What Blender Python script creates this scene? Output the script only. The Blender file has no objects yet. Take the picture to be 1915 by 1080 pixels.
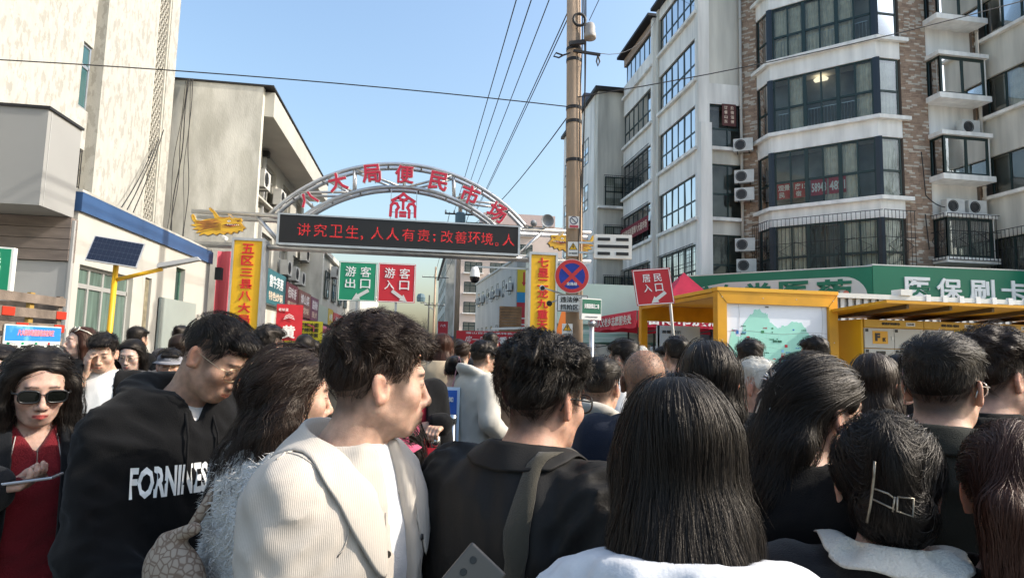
import bpy, math, random
import numpy as np
from mathutils import Vector, Matrix
random.seed(7); RNG = np.random.default_rng(7)
sc = bpy.context.scene; COL = sc.collection; R = math.radians

# ------------------------------------------------------------ camera, sky, sun, exposure
cam = bpy.data.objects.new('camera', bpy.data.cameras.new('camera')); COL.objects.link(cam)
cam.data.sensor_width = 36.0; cam.data.lens = 36.0 * 1150 / 1915
cam.data.clip_start = 0.05; cam.data.clip_end = 3000
YAW, PITCH, ROLL = R(8.5), math.atan(114 / 1150), 0.0245
cam.location = (0, 0, 1.65)
cam.rotation_euler = (Matrix.Rotation(-YAW, 3, 'Z') @ Matrix.Rotation(R(90) + PITCH, 3, 'X') @ Matrix.Rotation(ROLL, 3, 'Z')).to_euler()
sc.camera = cam
SUN_EL, SUN_AZ = R(36), R(101)          # azimuth measured from +Y towards +X
wd = bpy.data.worlds.new('World'); sc.world = wd; wd.use_nodes = True
nt = wd.node_tree; bg = nt.nodes['Background']
sky = nt.nodes.new('ShaderNodeTexSky'); sky.sky_type = 'NISHITA'; sky.sun_disc = False
sky.sun_elevation = SUN_EL; sky.sun_rotation = SUN_AZ
sky.air_density = 1.6; sky.dust_density = 4.0; sky.ozone_density = 3.6; sky.altitude = 50
nt.links.new(sky.outputs[0], bg.inputs[0]); bg.inputs[1].default_value = 0.15
sun = bpy.data.objects.new('sun', bpy.data.lights.new('sun', 'SUN')); COL.objects.link(sun)
sun.data.energy = 2.6; sun.data.angle = R(0.6); sun.data.color = (1.0, 0.93, 0.83)
sun.rotation_euler = Vector((math.sin(SUN_AZ) * math.cos(SUN_EL), math.cos(SUN_AZ) * math.cos(SUN_EL), math.sin(SUN_EL))).to_track_quat('Z', 'Y').to_euler()
sc.view_settings.view_transform = 'Standard'; sc.view_settings.look = 'None'
sc.view_settings.gamma = 1.0; sc.view_settings.exposure = 0.97; sc.view_settings.use_curve_mapping = False
sc.cycles.max_bounces = 7; sc.cycles.diffuse_bounces = 3; sc.cycles.glossy_bounces = 3
sc.cycles.transparent_max_bounces = 8; sc.cycles.caustics_reflective = False; sc.cycles.caustics_refractive = False
sc.cycles.use_denoising = True

# ------------------------------------------------------------ materials
MATS = {}
def srgb(h):
    h = h.lstrip('#'); c = [int(h[i:i + 2], 16) / 255 for i in (0, 2, 4)]
    return tuple((v / 12.92 if v <= .04045 else ((v + .055) / 1.055) ** 2.4) for v in c)
def mat(name, col, rough=.6, metal=0., var=0., vscale=3., bump=0., bscale=60., spec=.5, col2=None, thr=None, soft=.1,
        stretch=None, emit=0., sheen=0., trans=0., sub=0., coat=0., wave=None):
    """col = base colour; var = value variation by large noise; col2/thr = blotches of a second colour"""
    if name in MATS: return MATS[name]
    if isinstance(col, str): col = srgb(col)
    if isinstance(col2, str): col2 = srgb(col2)
    m = bpy.data.materials.new(name); m.use_nodes = True; MATS[name] = m
    n, l = m.node_tree.nodes, m.node_tree.links; b = n['Principled BSDF']
    b.inputs['Roughness'].default_value = rough; b.inputs['Metallic'].default_value = metal
    b.inputs['Specular IOR Level'].default_value = spec
    if sheen: b.inputs['Sheen Weight'].default_value = sheen; b.inputs['Sheen Roughness'].default_value = .5
    if trans: b.inputs['Transmission Weight'].default_value = trans
    if coat: b.inputs['Coat Weight'].default_value = coat
    if sub:
        b.inputs['Subsurface Weight'].default_value = sub; b.inputs['Subsurface Radius'].default_value = (1., .35, .2)
        b.inputs['Subsurface Scale'].default_value = .008
    b.inputs['Base Color'].default_value = (*col, 1)
    if emit:
        b.inputs['Emission Color'].default_value = (*col, 1); b.inputs['Emission Strength'].default_value = emit
    if var or bump or col2 or wave:
        tc = n.new('ShaderNodeTexCoord'); mp = n.new('ShaderNodeMapping'); l.new(tc.outputs['Object'], mp.inputs[0])
        if stretch: mp.inputs['Scale'].default_value = stretch
    out = None
    if col2 is not None:
        t = n.new('ShaderNodeTexNoise'); t.inputs['Scale'].default_value = vscale; t.inputs['Detail'].default_value = 9
        t.inputs['Roughness'].default_value = .62; l.new(mp.outputs[0], t.inputs[0])
        r = n.new('ShaderNodeValToRGB'); r.color_ramp.elements[0].position = (thr or .5) - soft / 2; r.color_ramp.elements[1].position = (thr or .5) + soft / 2
        r.color_ramp.elements[0].color = (*col, 1); r.color_ramp.elements[1].color = (*col2, 1)
        l.new(t.outputs[0], r.inputs[0]); out = r.outputs[0]
    if var:
        t = n.new('ShaderNodeTexNoise'); t.inputs['Scale'].default_value = vscale * .7 + .1; t.inputs['Detail'].default_value = 7
        l.new(mp.outputs[0], t.inputs[0])
        mr = n.new('ShaderNodeMapRange'); mr.inputs[1].default_value = .3; mr.inputs[2].default_value = .7
        mr.inputs[3].default_value = 1 - var; mr.inputs[4].default_value = 1 + var * .6; l.new(t.outputs[0], mr.inputs[0])
        mx = n.new('ShaderNodeMix'); mx.data_type = 'RGBA'; mx.blend_type = 'MULTIPLY'; mx.inputs[0].default_value = 1
        if out: l.new(out, mx.inputs[6])
        else: mx.inputs[6].default_value = (*col, 1)
        l.new(mr.outputs[0], mx.inputs[7]); out = mx.outputs[2]
    if out: l.new(out, b.inputs['Base Color'])
    nrm = None
    if bump:
        t = n.new('ShaderNodeTexNoise'); t.inputs['Scale'].default_value = bscale; t.inputs['Detail'].default_value = 4
        l.new(mp.outputs[0], t.inputs[0]); bp = n.new('ShaderNodeBump'); bp.inputs['Strength'].default_value = bump
        bp.inputs['Distance'].default_value = .02; l.new(t.outputs[0], bp.inputs['Height']); nrm = bp
    if wave:      # (scale, strength, distance, direction)
        w = n.new('ShaderNodeTexWave'); w.inputs['Scale'].default_value = wave[0]; w.inputs['Distortion'].default_value = wave[4] if len(wave) > 4 else .6
        w.inputs['Detail'].default_value = 1; w.bands_direction = wave[3]; l.new(mp.outputs[0], w.inputs[0])
        bp = n.new('ShaderNodeBump'); bp.inputs['Strength'].default_value = wave[1]; bp.inputs['Distance'].default_value = wave[2]
        l.new(w.outputs[0], bp.inputs['Height'])
        if nrm: l.new(nrm.outputs[0], bp.inputs['Normal'])
        nrm = bp
    if nrm: l.new(nrm.outputs[0], b.inputs['Normal'])
    return m
def glass(name, tint=(.75, .8, .8), ior=1.5, rough=.0):
    if name in MATS: return MATS[name]
    m = bpy.data.materials.new(name); m.use_nodes = True; MATS[name] = m
    n, l = m.node_tree.nodes, m.node_tree.links; n.remove(n['Principled BSDF'])
    fr = n.new('ShaderNodeFresnel'); fr.inputs[0].default_value = ior
    tr = n.new('ShaderNodeBsdfTransparent'); tr.inputs[0].default_value = (*tint, 1)
    gl = n.new('ShaderNodeBsdfGlossy'); gl.inputs['Roughness'].default_value = rough
    mx = n.new('ShaderNodeMixShader'); l.new(fr.outputs[0], mx.inputs[0]); l.new(tr.outputs[0], mx.inputs[1]); l.new(gl.outputs[0], mx.inputs[2])
    l.new(mx.outputs[0], n['Material Output'].inputs[0]); return m

# ------------------------------------------------------------ mesh building
def V(*a): return np.array(a, float)
def nrmz(v): v = np.asarray(v, float); return v / (np.linalg.norm(v) + 1e-12)
class MB:
    def __init__(s): s.v = []; s.f = []; s.mi = []; s.cur = 0
    def add(s, vs, fs):
        o = len(s.v); s.v += [tuple(map(float, p)) for p in vs]; s.f += [tuple(i + o for i in f) for f in fs]; s.mi += [s.cur] * len(fs); return s
    def box(s, x0, x1, y0, y1, z0, z1):
        return s.add([(x, y, z) for z in (z0, z1) for y in (y0, y1) for x in (x0, x1)],
                     [(0, 2, 3, 1), (4, 5, 7, 6), (0, 1, 5, 4), (2, 6, 7, 3), (0, 4, 6, 2), (1, 3, 7, 5)])
    def obox(s, c, a, b, d):       # centre and three half-axis vectors
        c, a, b, d = map(np.asarray, (c, a, b, d))
        return s.add([c + x * a + y * b + z * d for z in (-1, 1) for y in (-1, 1) for x in (-1, 1)],
                     [(0, 2, 3, 1), (4, 5, 7, 6), (0, 1, 5, 4), (2, 6, 7, 3), (0, 4, 6, 2), (1, 3, 7, 5)])
    def bar(s, p, q, w, h=None, up=(0, 0, 1)):
        p, q = V(*p), V(*q); d = q - p; L = np.linalg.norm(d); t = d / L
        a = np.cross(t, up)
        if np.linalg.norm(a) < 1e-4: a = np.cross(t, (1, 0, 0))
        a = nrmz(a); b = np.cross(a, t)
        return s.obox((p + q) / 2, t * L / 2, a * w / 2, b * (h or w) / 2)
    def tube(s, pts, r, n=8, cap=True):
        pts = [V(*p) for p in pts]; rs = r if hasattr(r, '__len__') else [r] * len(pts); o = len(s.v); a = None
        for i, p in enumerate(pts):
            t = nrmz(pts[min(i + 1, len(pts) - 1)] - pts[max(i - 1, 0)])
            if a is None:
                a = np.cross(t, (0, 0, 1)); a = np.cross(t, (1, 0, 0)) if np.linalg.norm(a) < .1 else a
            a = nrmz(a - t * np.dot(a, t)); b = np.cross(t, a)
            for k in range(n):
                g = 2 * math.pi * k / n; s.v.append(tuple(p + rs[i] * (math.cos(g) * a + math.sin(g) * b)))
        for i in range(len(pts) - 1):
            for k in range(n):
                s.f.append((o + i * n + k, o + i * n + (k + 1) % n, o + (i + 1) * n + (k + 1) % n, o + (i + 1) * n + k)); s.mi.append(s.cur)
        if cap:
            s.f.append(tuple(o + k for k in range(n))[::-1]); s.f.append(tuple(o + (len(pts) - 1) * n + k for k in range(n))); s.mi += [s.cur] * 2
        return s
    def prism(s, poly, org, u, w, depth):      # 2-D polygon (u,w axes) extruded along u x w by depth, centred on org plane
        u, w = nrmz(u), nrmz(w); nn = np.cross(u, w); org = V(*org); k = len(poly)
        vs = [org + p[0] * u + p[1] * w for p in poly] + [org + p[0] * u + p[1] * w + nn * depth for p in poly]
        return s.add(vs, [tuple(range(k))[::-1], tuple(range(k, 2 * k))] + [(i, (i + 1) % k, k + (i + 1) % k, k + i) for i in range(k)])
    def lathe(s, prof, c, n=16, axis=(0, 0, 1)):
        ax = nrmz(axis); a = np.cross(ax, (1, 0, 0)); a = nrmz(np.cross(ax, (0, 1, 0)) if np.linalg.norm(a) < .1 else a); b = np.cross(ax, a)
        o = len(s.v); c = V(*c)
        for r, z in prof:
            for k in range(n):
                g = 2 * math.pi * k / n; s.v.append(tuple(c + ax * z + r * (math.cos(g) * a + math.sin(g) * b)))
        for i in range(len(prof) - 1):
            for k in range(n):
                s.f.append((o + i * n + k, o + i * n + (k + 1) % n, o + (i + 1) * n + (k + 1) % n, o + (i + 1) * n + k)); s.mi.append(s.cur)
        return s
    def build(s, name, m, parent=None, smooth=False, **kw):
        me = bpy.data.meshes.new(name); me.from_pydata(s.v, [], s.f)
        ms = m if isinstance(m, (list, tuple)) else [m]
        for q in ms: me.materials.append(q)
        if len(ms) > 1: me.polygons.foreach_set('material_index', s.mi)
        if smooth: me.polygons.foreach_set('use_smooth', [True] * len(me.polygons))
        me.update()
        return link(name, me, parent, **kw)
def link(name, me, parent=None, label=None, cat=None, group=None, kind=None):
    o = bpy.data.objects.new(name, me); COL.objects.link(o)
    if parent is not None:
        o.parent = parent
        o.matrix_parent_inverse = Matrix.Translation(-Vector(parent_world(parent)))
    return tag(o, label, cat, group, kind)
def parent_world(p):
    t = Vector(p.location)
    if p.parent is not None: t = t.copy()      # children are built in world coordinates; only things are moved
    return t if p.parent is None else (0, 0, 0)
def tag(o, label=None, cat=None, group=None, kind=None):
    if label: o['label'] = label
    if cat: o['category'] = cat
    if group: o['group'] = group
    if kind: o['kind'] = kind
    return o
def thing(name, label, cat, loc=(0, 0, 0), group=None):
    o = bpy.data.objects.new(name, None); COL.objects.link(o); o.location = loc; o.empty_display_size = .2
    return tag(o, label, cat, group)
_font = {}
def txt(body, c, w, h, m, parent, u=(1, 0, 0), up=(0, 0, 1), depth=.006, bold=.012, name='lettering', shear=0., obj=True, rot=0.):
    """lettering fitted to w x h, centred on c, facing u x up"""
    key = (body, bold, shear)
    if key not in _font:
        def glyph(ch, off):
            cu = bpy.data.curves.new('t', 'FONT'); cu.body = ch; cu.resolution_u = 2; cu.offset = off; cu.shear = shear; cu.fill_mode = 'FRONT'; cu.extrude = .05
            ob = bpy.data.objects.new('t', cu); me = bpy.data.meshes.new_from_object(ob); co = np.empty(len(me.vertices) * 3); me.vertices.foreach_get('co', co); r = (co.reshape(-1, 3), [tuple(p.vertices) for p in me.polygons], sum(p.area for p in me.polygons if p.normal.z > .9))
            bpy.data.objects.remove(ob); bpy.data.meshes.remove(me); bpy.data.curves.remove(cu); return r
        VV, FF, adv, nv = [], [], 0., 0
        one = len(body) > 1 and all(ord(c) > 0x2e80 for c in body)      # set wide characters one by one
        for ch in (body if one else [body]):
            g0 = glyph(ch, 0.); g1 = glyph(ch, bold) if bold else g0; sets = [g1]
            if bold and g1[2] < g0[2] * (1 + bold * 14): sets = [(g0[0] * [1, 1, 1 + .03 * k] + [dx * bold, dy * bold, 0], g0[1], 0) for k, (dx, dy) in enumerate(((1, 0), (-1, 0), (0, 1), (0, -1)))]      # thicken by overprinting
            for co, fs, _ in sets: VV.append(co + [adv, 0, 0]); FF += [tuple(q + nv for q in f) for f in fs]; nv += len(co)
            adv += 1.0
        _font[key] = (np.concatenate(VV), FF)
    co, fs = _font[key]; lo, hi = co.min(0), co.max(0); q = (co - (lo + hi) / 2)
    q = q * [w / (hi[0] - lo[0]) if w else h / (hi[1] - lo[1]), h / (hi[1] - lo[1]) if h else w / (hi[0] - lo[0]), 1]
    q[:, 2] = (co[:, 2] / .05 * .5 + .5) * depth
    if rot: cr, sr = math.cos(rot), math.sin(rot); q[:, :2] = q[:, :2] @ np.array([[cr, sr], [-sr, cr]])
    u, up = nrmz(u), nrmz(up); nn = np.cross(u, up)
    vs = V(*c) + q[:, :1] * u + q[:, 1:2] * up + q[:, 2:3] * nn
    if isinstance(parent, MB): parent.add(vs, fs); return parent
    return MB().add(vs, fs).build(name, m, parent)
def part(name, m, parent, *boxes, **kw):
    if parent is not None and len(boxes) > 1: return [part(name, m, parent, q, **kw) for q in boxes][0]
    b = MB()
    for q in boxes: b.box(*q)
    return b.build(name, m, parent, **kw)
def stroke(b, pts, w, org, u, up, depth):      # thick polyline in a plane as butted prisms
    for (x0, y0), (x1, y1) in zip(pts[:-1], pts[1:]):
        depth += .0011
        d = nrmz((x1 - x0, y1 - y0)); n = (-d[1] * w / 2, d[0] * w / 2); e = d * w * .35
        b.prism([(x0 - e[0] - n[0], y0 - e[1] - n[1]), (x1 + e[0] - n[0], y1 + e[1] - n[1]), (x1 + e[0] + n[0], y1 + e[1] + n[1]), (x0 - e[0] + n[0], y0 - e[1] + n[1])], org, u, up, depth)
def sag(p, q, s, n=14):
    p, q = V(*p), V(*q); return [p + (q - p) * t - V(0, 0, s * 4 * t * (1 - t)) for t in np.linspace(0, 1, n)]
# ------------------------------------------------------------ palette of the setting
M_ASPH = mat('asphalt', (.055, .054, .052), .9, var=.3, vscale=2, bump=.3, bscale=150)
M_PAVE = mat('pavement', (.26, .25, .23), .85, var=.25, vscale=1.5, bump=.2, bscale=80)
M_PEEL = mat('peeling_white_render', (.44, .43, .39), .9, var=.10, vscale=4.2, bump=.3, bscale=25, col2=(.345, .336, .30), thr=.535, soft=.03, stretch=(1.6, 1.6, .75))
M_GREYR = mat('weathered_grey_render', (.54, .52, .45), .9, var=.24, vscale=1.1, bump=.25, bscale=20, col2=(.68, .655, .58), thr=.5, soft=.16, stretch=(1.5, 1.5, .5))
M_CREAM = mat('cream_render', (.48, .46, .40), .85, var=.12, vscale=1.3, bump=.1, bscale=30, stretch=(1, 1, .4))
M_WHITE = mat('white_painted_render', (.84, .81, .75), .8, var=.24, vscale=2.2, bump=.08, bscale=40, stretch=(1.6, 1.6, .16))
M_BEIGE = mat('beige_render', (.64, .61, .53), .85, var=.28, vscale=1.8, bump=.1, bscale=30, stretch=(1.5, 1.5, .2))
M_SHOPW = mat('white_shop_wall', (.48, .465, .42), .7, var=.07, vscale=2, bump=.05, bscale=30, stretch=(1, 1, .3))
M_BLUE = mat('blue_painted_fascia', (.035, .085, .20), .5, var=.15, vscale=1.5)
M_DARK = mat('dark_interior', (.035, .036, .038), .9)
M_ROOM = mat('dim_room', (.24, .24, .23), .9, var=.5, vscale=1.2)
M_FRAME = mat('dark_green_aluminium', (.016, .036, .034), .4, metal=.2)
M_GLASS = glass('window_glass', (.88, .91, .90), 1.36)
M_GLASS2 = glass('clear_glass', (.93, .96, .95), 1.25)
M_CURT = mat('curtain_fabric', (.78, .74, .64), .9, var=.2, vscale=6)
M_STEEL = mat('galvanised_steel', (.55, .56, .57), .35, metal=.75, var=.15, vscale=6)
M_IRON = mat('dark_iron', (.03, .03, .032), .6, metal=.4)
M_RUSTW = mat('weathered_slat_wood', (.19, .15, .12), .85, var=.4, vscale=8, bump=.4, bscale=50)
M_BROWN = mat('brown_board_cladding', (.20, .165, .145), .8, var=.25, vscale=4, bump=.2, bscale=30, stretch=(1, 1, 5))
M_GREYP = mat('grey_metal_cladding', (.42, .42, .41), .5, var=.08, vscale=1.5)
M_ACW = mat('white_plastic_case', (.60, .59, .55), .5, var=.15, vscale=5)
M_YEL = mat('yellow_sign_panel', (.80, .46, .015), .45, var=.06, vscale=3)
M_RED = mat('red_lettering', (.62, .018, .025), .45)
M_REDL = mat('red_arch_lettering', (.50, .022, .055), .5, var=.12, vscale=9)
M_WLET = mat('white_lettering', (.82, .82, .80), .5)
M_BLK = mat('black_lettering', (.012, .012, .012), .5)
M_GRN = mat('green_sign_face', (.012, .26, .13), .4, var=.08, vscale=4)
M_REDS = mat('red_sign_face', (.55, .022, .035), .4, var=.1, vscale=4)
M_WSIGN = mat('white_sign_face', (.74, .74, .70), .45, var=.06, vscale=5)
M_PHARM = mat('pharmacy_green', (.0, .165, .085), .4, var=.06, vscale=1)
M_KIOSK = mat('yellow_powder_coat', (.72, .34, .010), .45, var=.22, vscale=3, bump=.03, bscale=20)
M_TENTR = mat('red_tent_fabric', (.70, .03, .075), .7, var=.15, vscale=3)
M_MINT = mat('mint_tent_fabric', (.55, .70, .60), .8, var=.06, vscale=1.5)
M_GTENT = mat('green_tent_fabric', (.10, .34, .24), .75, var=.2, vscale=3)
M_POLE = mat('concrete_pole', (.40, .29, .20), .85, var=.25, vscale=5, bump=.2, bscale=60, stretch=(1, 1, .25))
M_PINK = mat('pale_pink_render', (.62, .50, .43), .85, var=.08, vscale=.4)
M_WIRE = mat('black_cable', (.02, .02, .02), .6)

# ------------------------------------------------------------ ground
g = MB(); g.box(-600, 600, -300, 1500, -.2, 0); g.build('ground', M_PAVE, kind='structure')
g = MB(); g.box(-3.9, 4.2, -60, 400, -.01, .004); g.build('road', M_ASPH, kind='structure')
for sx, nm in ((-4.05, 'kerb'), (4.35, 'kerb')):
    g = MB(); g.box(sx - .08, sx + .08, 18, 400, -.01, .12); g.build(nm, M_GREYR, kind='structure')

# ------------------------------------------------------------ generic window
def window(parent, o, u, w, h, cols, rows, rec=.06, fw=.055, curtain=0., fm=None, gm=None, name='window', bars=False, room=True, thick=None):
    """o: lower corner on the outer plane, u: horizontal direction (outward = u x z). rows: heights of the transoms (fractions)"""
    fm = fm or M_FRAME; gm = gm or M_GLASS; o = V(*o); u = nrmz(u); z = V(0, 0, 1); n = np.cross(u, z); p = o - n * rec
    f = MB(); d = .05
    def bar(a0, a1, b0, b1): f.obox(p + u * (a0 + a1) / 2 + z * (b0 + b1) / 2 - n * d / 2, u * (a1 - a0) / 2, n * d / 2, z * (b1 - b0) / 2)
    bar(0, w, 0, fw); bar(0, w, h - fw, h); bar(0, fw, fw, h - fw); bar(w - fw, w, fw, h - fw)
    xs = [w * i / cols for i in range(cols + 1)]; ys = [0] + [h * r for r in rows] + [h]
    for i, x in enumerate(xs[1:-1]):
        k = (thick if thick and (i + 1) % 2 == 0 else fw); bar(x - k / 2, x + k / 2, fw, h - fw)
    for y in ys[1:-1]:
        for a, b in zip(xs[:-1], xs[1:]): bar(a + fw / 2 + .002, b - fw / 2 - .002, y - fw / 2 - .01, y + fw / 2 + .01)
    wo = f.build(name, fm, parent)
    for a, b in zip(xs[:-1], xs[1:]):
        for c, e in zip(ys[:-1], ys[1:]):
            q = MB(); tilt = (random.random() - .5) * .03
            q.obox(p + u * (a + b) / 2 + z * (c + e) / 2 - n * (d / 2), u * ((b - a) / 2 - fw * .4), n * .004 + u * (random.random() - .5) * .0002, z * ((e - c) / 2 - fw * .4) + n * tilt * .5)
            q.build('pane', gm, wo)
        if random.random() < curtain:
            q = MB(); k = 18; cx = [a + (b - a) * i / k for i in range(k + 1)]; vs = []
            for x in cx:
                dz = .03 * math.sin(x * 47); vs += [p + u * x + z * .06 - n * (.16 + dz), p + u * x + z * (h - .06) - n * (.16 + .02 * math.sin(x * 60))]
            q.add(vs, [(2 * i, 2 * i + 2, 2 * i + 3, 2 * i + 1) for i in range(k)]); q.build('curtain', M_CURT, wo)
    return wo
def grille(parent, pts, z0, z1, out=.12, step=.13, diam=True, m=None):
    """window bars along a plan polyline, standing off the wall"""
    b = MB()
    for (x0, y0), (x1, y1) in zip(pts[:-1], pts[1:]):
        u = nrmz((x1 - x0, y1 - y0, 0)); n = np.cross(u, V(0, 0, 1)) * out; L = math.hypot(x1 - x0, y1 - y0); a = V(x0, y0, 0) + n
        for i in range(int(L / step) + 1):
            q = a + u * (i * step); b.bar(q + V(0, 0, z0), q + V(0, 0, z1), .014)
        for zz in (z0, (z0 + z1) / 2 + .2, z1): b.bar(a + V(0, 0, zz), a + u * L + V(0, 0, zz), .022)
        if diam:
            zm = (z0 + z1) / 2 - .1
            for t in range(max(1, int(L / 1.3))):
                c = a + u * (L * (t + .5) / max(1, int(L / 1.3))); w = min(.6, L * .4)
                for s1, s2 in ((1, 1), (1, -1), (-1, 1), (-1, -1)): b.bar(c + u * w * s1 + V(0, 0, zm), c + V(0, 0, zm + .35 * s2), .014)
    return b.build('security_grille', m or M_IRON, parent)
AC_N = 0
def ac_unit(c, u, label, s=1.0, group='air conditioner units on the buildings', fan=True):
    u = nrmz(u); z = V(0, 0, 1); n = np.cross(u, z); c = V(*c); w, h, d = .40 * s, .28 * s, .14 * s
    t = thing('air_conditioner', label, 'air conditioner', tuple(c - z * h), group)
    b = MB(); b.obox(c, u * w, n * d, z * h); b.build('case', M_ACW, t)
    g = MB(); fc = c + n * d - u * .12 * s
    prof = [(.23 * s, 0), (.23 * s, .012 * s), (.20 * s, .018 * s), (.20 * s, .004)]; g.lathe(prof, fc, 20, n)
    for r in (.05, .10, .15): g.lathe([(r * s, .004), (r * s, .016 * s), ((r + .012) * s, .016 * s), ((r + .012) * s, .004)], fc, 18, n)
    g.build('fan_grille', M_IRON if fan else M_ACW, t)
    k = MB(); k.lathe([(.0, .012 * s), (.19 * s, .003)], fc, 18, n); k.build('fan', mat('fan_dark', (.05, .05, .05), .6), t)
    k = MB()
    for sx in (-.6, .6): k.bar(c + u * w * sx - z * (h + .02) + n * d, c + u * w * sx - z * (h + .02) - n * (d + .12), .03)
    k.build('bracket', M_IRON, t); return t

# ------------------------------------------------------------ left: tall peeling building
A = thing('peeling_white_building', 'tall white building with peeling render and a honeycomb vent strip', 'building', (-10, 16, 0))
part('wall', M_PEEL, A, (-14, -8, 6, 15.12, 0, 16.5), (-14, -8, 15.12, 15.55, 0, 5.15), (-14, -8, 15.12, 15.55, 6.1, 7.03), (-14, -8, 15.12, 15.55, 8.6, 16.5)); part('interior', M_DARK, A, (-13.5, -8.4, 15.13, 15.54, 5.15, 6.1), (-13.5, -8.4, 15.13, 15.54, 7.03, 8.6))
part('wall', M_PEEL, A, (-14, -8, 16.05, 18.78, 0, 16.5))
part('wall', M_GREYR, A, (-14, -8.45, 15.55, 16.05, 0, 16.4))
part('wall', M_PEEL, A, (-14, -7.97, 19.62, 20.2, 0, 16.5))
part('backing_wall', M_DARK, A, (-14, -8.28, 18.78, 19.62, 0, 16.45))
part('edge_strip', M_CREAM, A, (-8.28, -8.0, 18.78, 18.86, 4, 16.5), (-8.28, -8.0, 19.54, 19.62, 4, 16.5))
hx = MB(); r0 = .098
for j in range(96):
    for i in range(4):
        cy = 18.95 + i * .17 + (.085 if j % 2 else 0); cz = 4.3 + j * .128
        if cy > 19.54: continue
        ring = []
        for rr in (r0, .062):
            for xx in (-8.05, -8.14):
                for k in range(6):
                    a = math.pi / 6 + k * math.pi / 3; ring.append((xx, cy + rr * math.cos(a), cz + rr * 1.0 * math.sin(a)))
        fs = []
        for k in range(6):
            k2 = (k + 1) % 6; fs += [(k, k2, 12 + k2, 12 + k), (12 + k, 12 + k2, 18 + k2, 18 + k), (k, 6 + k, 6 + k2, k2)]
        hx.add(ring, fs)
hx.build('honeycomb_screen', M_CREAM, A, kind='stuff')
wo = window(A, (-8.05, 15.13, 7.04), (0, 1, 0), .42, 1.55, 1, [.66], rec=.0, fm=M_STEEL, gm=mat('teal_glass', (.035, .10, .10), .12, spec=.8))
window(A, (-8.07, 15.13, 5.16), (0, 1, 0), .42, .93, 1, [.5], rec=.0, fm=M_STEEL, gm=mat('dusty_glass', (.07, .075, .07), .2, spec=.6))
b = MB()
for i in range(6): b.bar((-8.03, 15.15 + i * .075, 5.16), (-8.03, 15.15 + i * .075, 6.09), .016)
for zz in (5.2, 5.6, 6.05): b.bar((-8.03, 15.13, zz), (-8.03, 15.54, zz), .016)
b.build('security_grille', M_IRON, A)

# ------------------------------------------------------------ left: shop annexe with the blue fascia
S = thing('blue_fascia_shop', 'single storey white shop with a broad blue fascia along its top', 'shop', (-6.5, 14, 0))
XS = -5.45
part('wall', M_SHOPW, S, (-8, XS, 10.6, 10.78, 0, 3.69), (-8, XS, 12.68, 13.2, 0, 3.69), (-7.9, XS, 10.78, 12.68, 2.86, 3.69), (-8, XS, 13.5, 13.87, 0, 3.69),
     (-8, XS, 13.2, 13.5, 2.92, 3.69), (-8, XS, 14.7, 14.72, 0, 3.69), (-8, XS, 15.26, 16.92, 0, 3.69), (-8, XS, 14.72, 15.26, 3.33, 3.69), (-8, XS, 13.87, 14.7, 2.56, 3.69))
part('fascia', M_BLUE, S, (-8, XS + .05, 10.58, 16.95, 3.69, 4.0))
part('roof', M_GREYR, S, (-8, XS + .03, 10.6, 16.93, 4.0, 4.05))
part('interior', M_ROOM, S, (-7.95, -6.6, 10.8, 16.8, .02, 3.5))
window(S, (XS, 10.78, .1), (0, 1, 0), 1.9, 2.76, 4, [.88], rec=.08, fm=mat('silver_frame', (.50, .50, .48), .4, metal=.4), gm=mat('green_tinted_glass', (.13, .19, .16), .22, var=.55, vscale=3, stretch=(1, 3.5, .3), spec=.5), name='glass_door')
b = MB()
for i in range(9):
    y = 10.95 + i * .2; b.obox((-5.75, y, 1.25), V(.05, .07, 0), V(.004, 0, 0), V(0, 0, 1.2))
b.build('strip_curtain', mat('green_strip_curtain', (.05, .24, .16), .35, var=.4, vscale=5), S)
window(S, (XS, 14.72, .9), (0, 1, 0), .54, 2.43, 1, [.5], rec=.1, fm=mat('green_frame', (.06, .14, .10), .5), gm=mat('dim_green_pane', (.03, .06, .05), .2))
part('notice_strip', mat('faded_paper', (.23, .20, .13), .9, var=.4, vscale=9), S, (XS - .1, XS - .04, 13.22, 13.48, .6, 2.9))
part('door_panel', mat('grey_green_panel', (.30, .34, .32), .6, var=.1, vscale=1), S, (XS + .012, XS + .06, 13.9, 15.95, .05, 2.58))
part('end_wall', M_GREYP, S, (-8.4, XS - .003, 10.45, 10.6, 0, 2.85))
part('board_cladding', M_BROWN, S, *[(-9.5, XS + .01, 10.40, 10.595, 2.86 + k * .172, 2.86 + (k + 1) * .172 - .008) for k in range(4)])
window(S, (-6.6, 10.44, 1.2), (1, 0, 0), .62, 1.58, 1, [], rec=.02, fm=M_GREYP, gm=mat('poster_glass', (.012, .022, .05), .1, col2=(.10, .015, .02), thr=.6, vscale=1.6, soft=.08))
part('pipe', M_GREYP, S, (XS + .015, XS + .055, 10.42, 10.46, 0, 3.5))
# the grey sign box over the corner
q = MB(); q.box(-9.5, XS, 9.58, 10.47, 3.55, 4.97)
G = q.build('grey_sign_box', mat('grey_box_cladding', (.31, .31, .30), .55, var=.06, vscale=1), label='large plain grey metal sign box projecting over the shop corner', cat='sign box')
part('coping', M_IRON, G, (-9.5, XS + .03, 9.55, 10.49, 4.97, 5.01))
part('seam', M_GREYP, G, (XS + .001, XS + .006, 9.66, 9.672, 3.56, 4.96))

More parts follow.
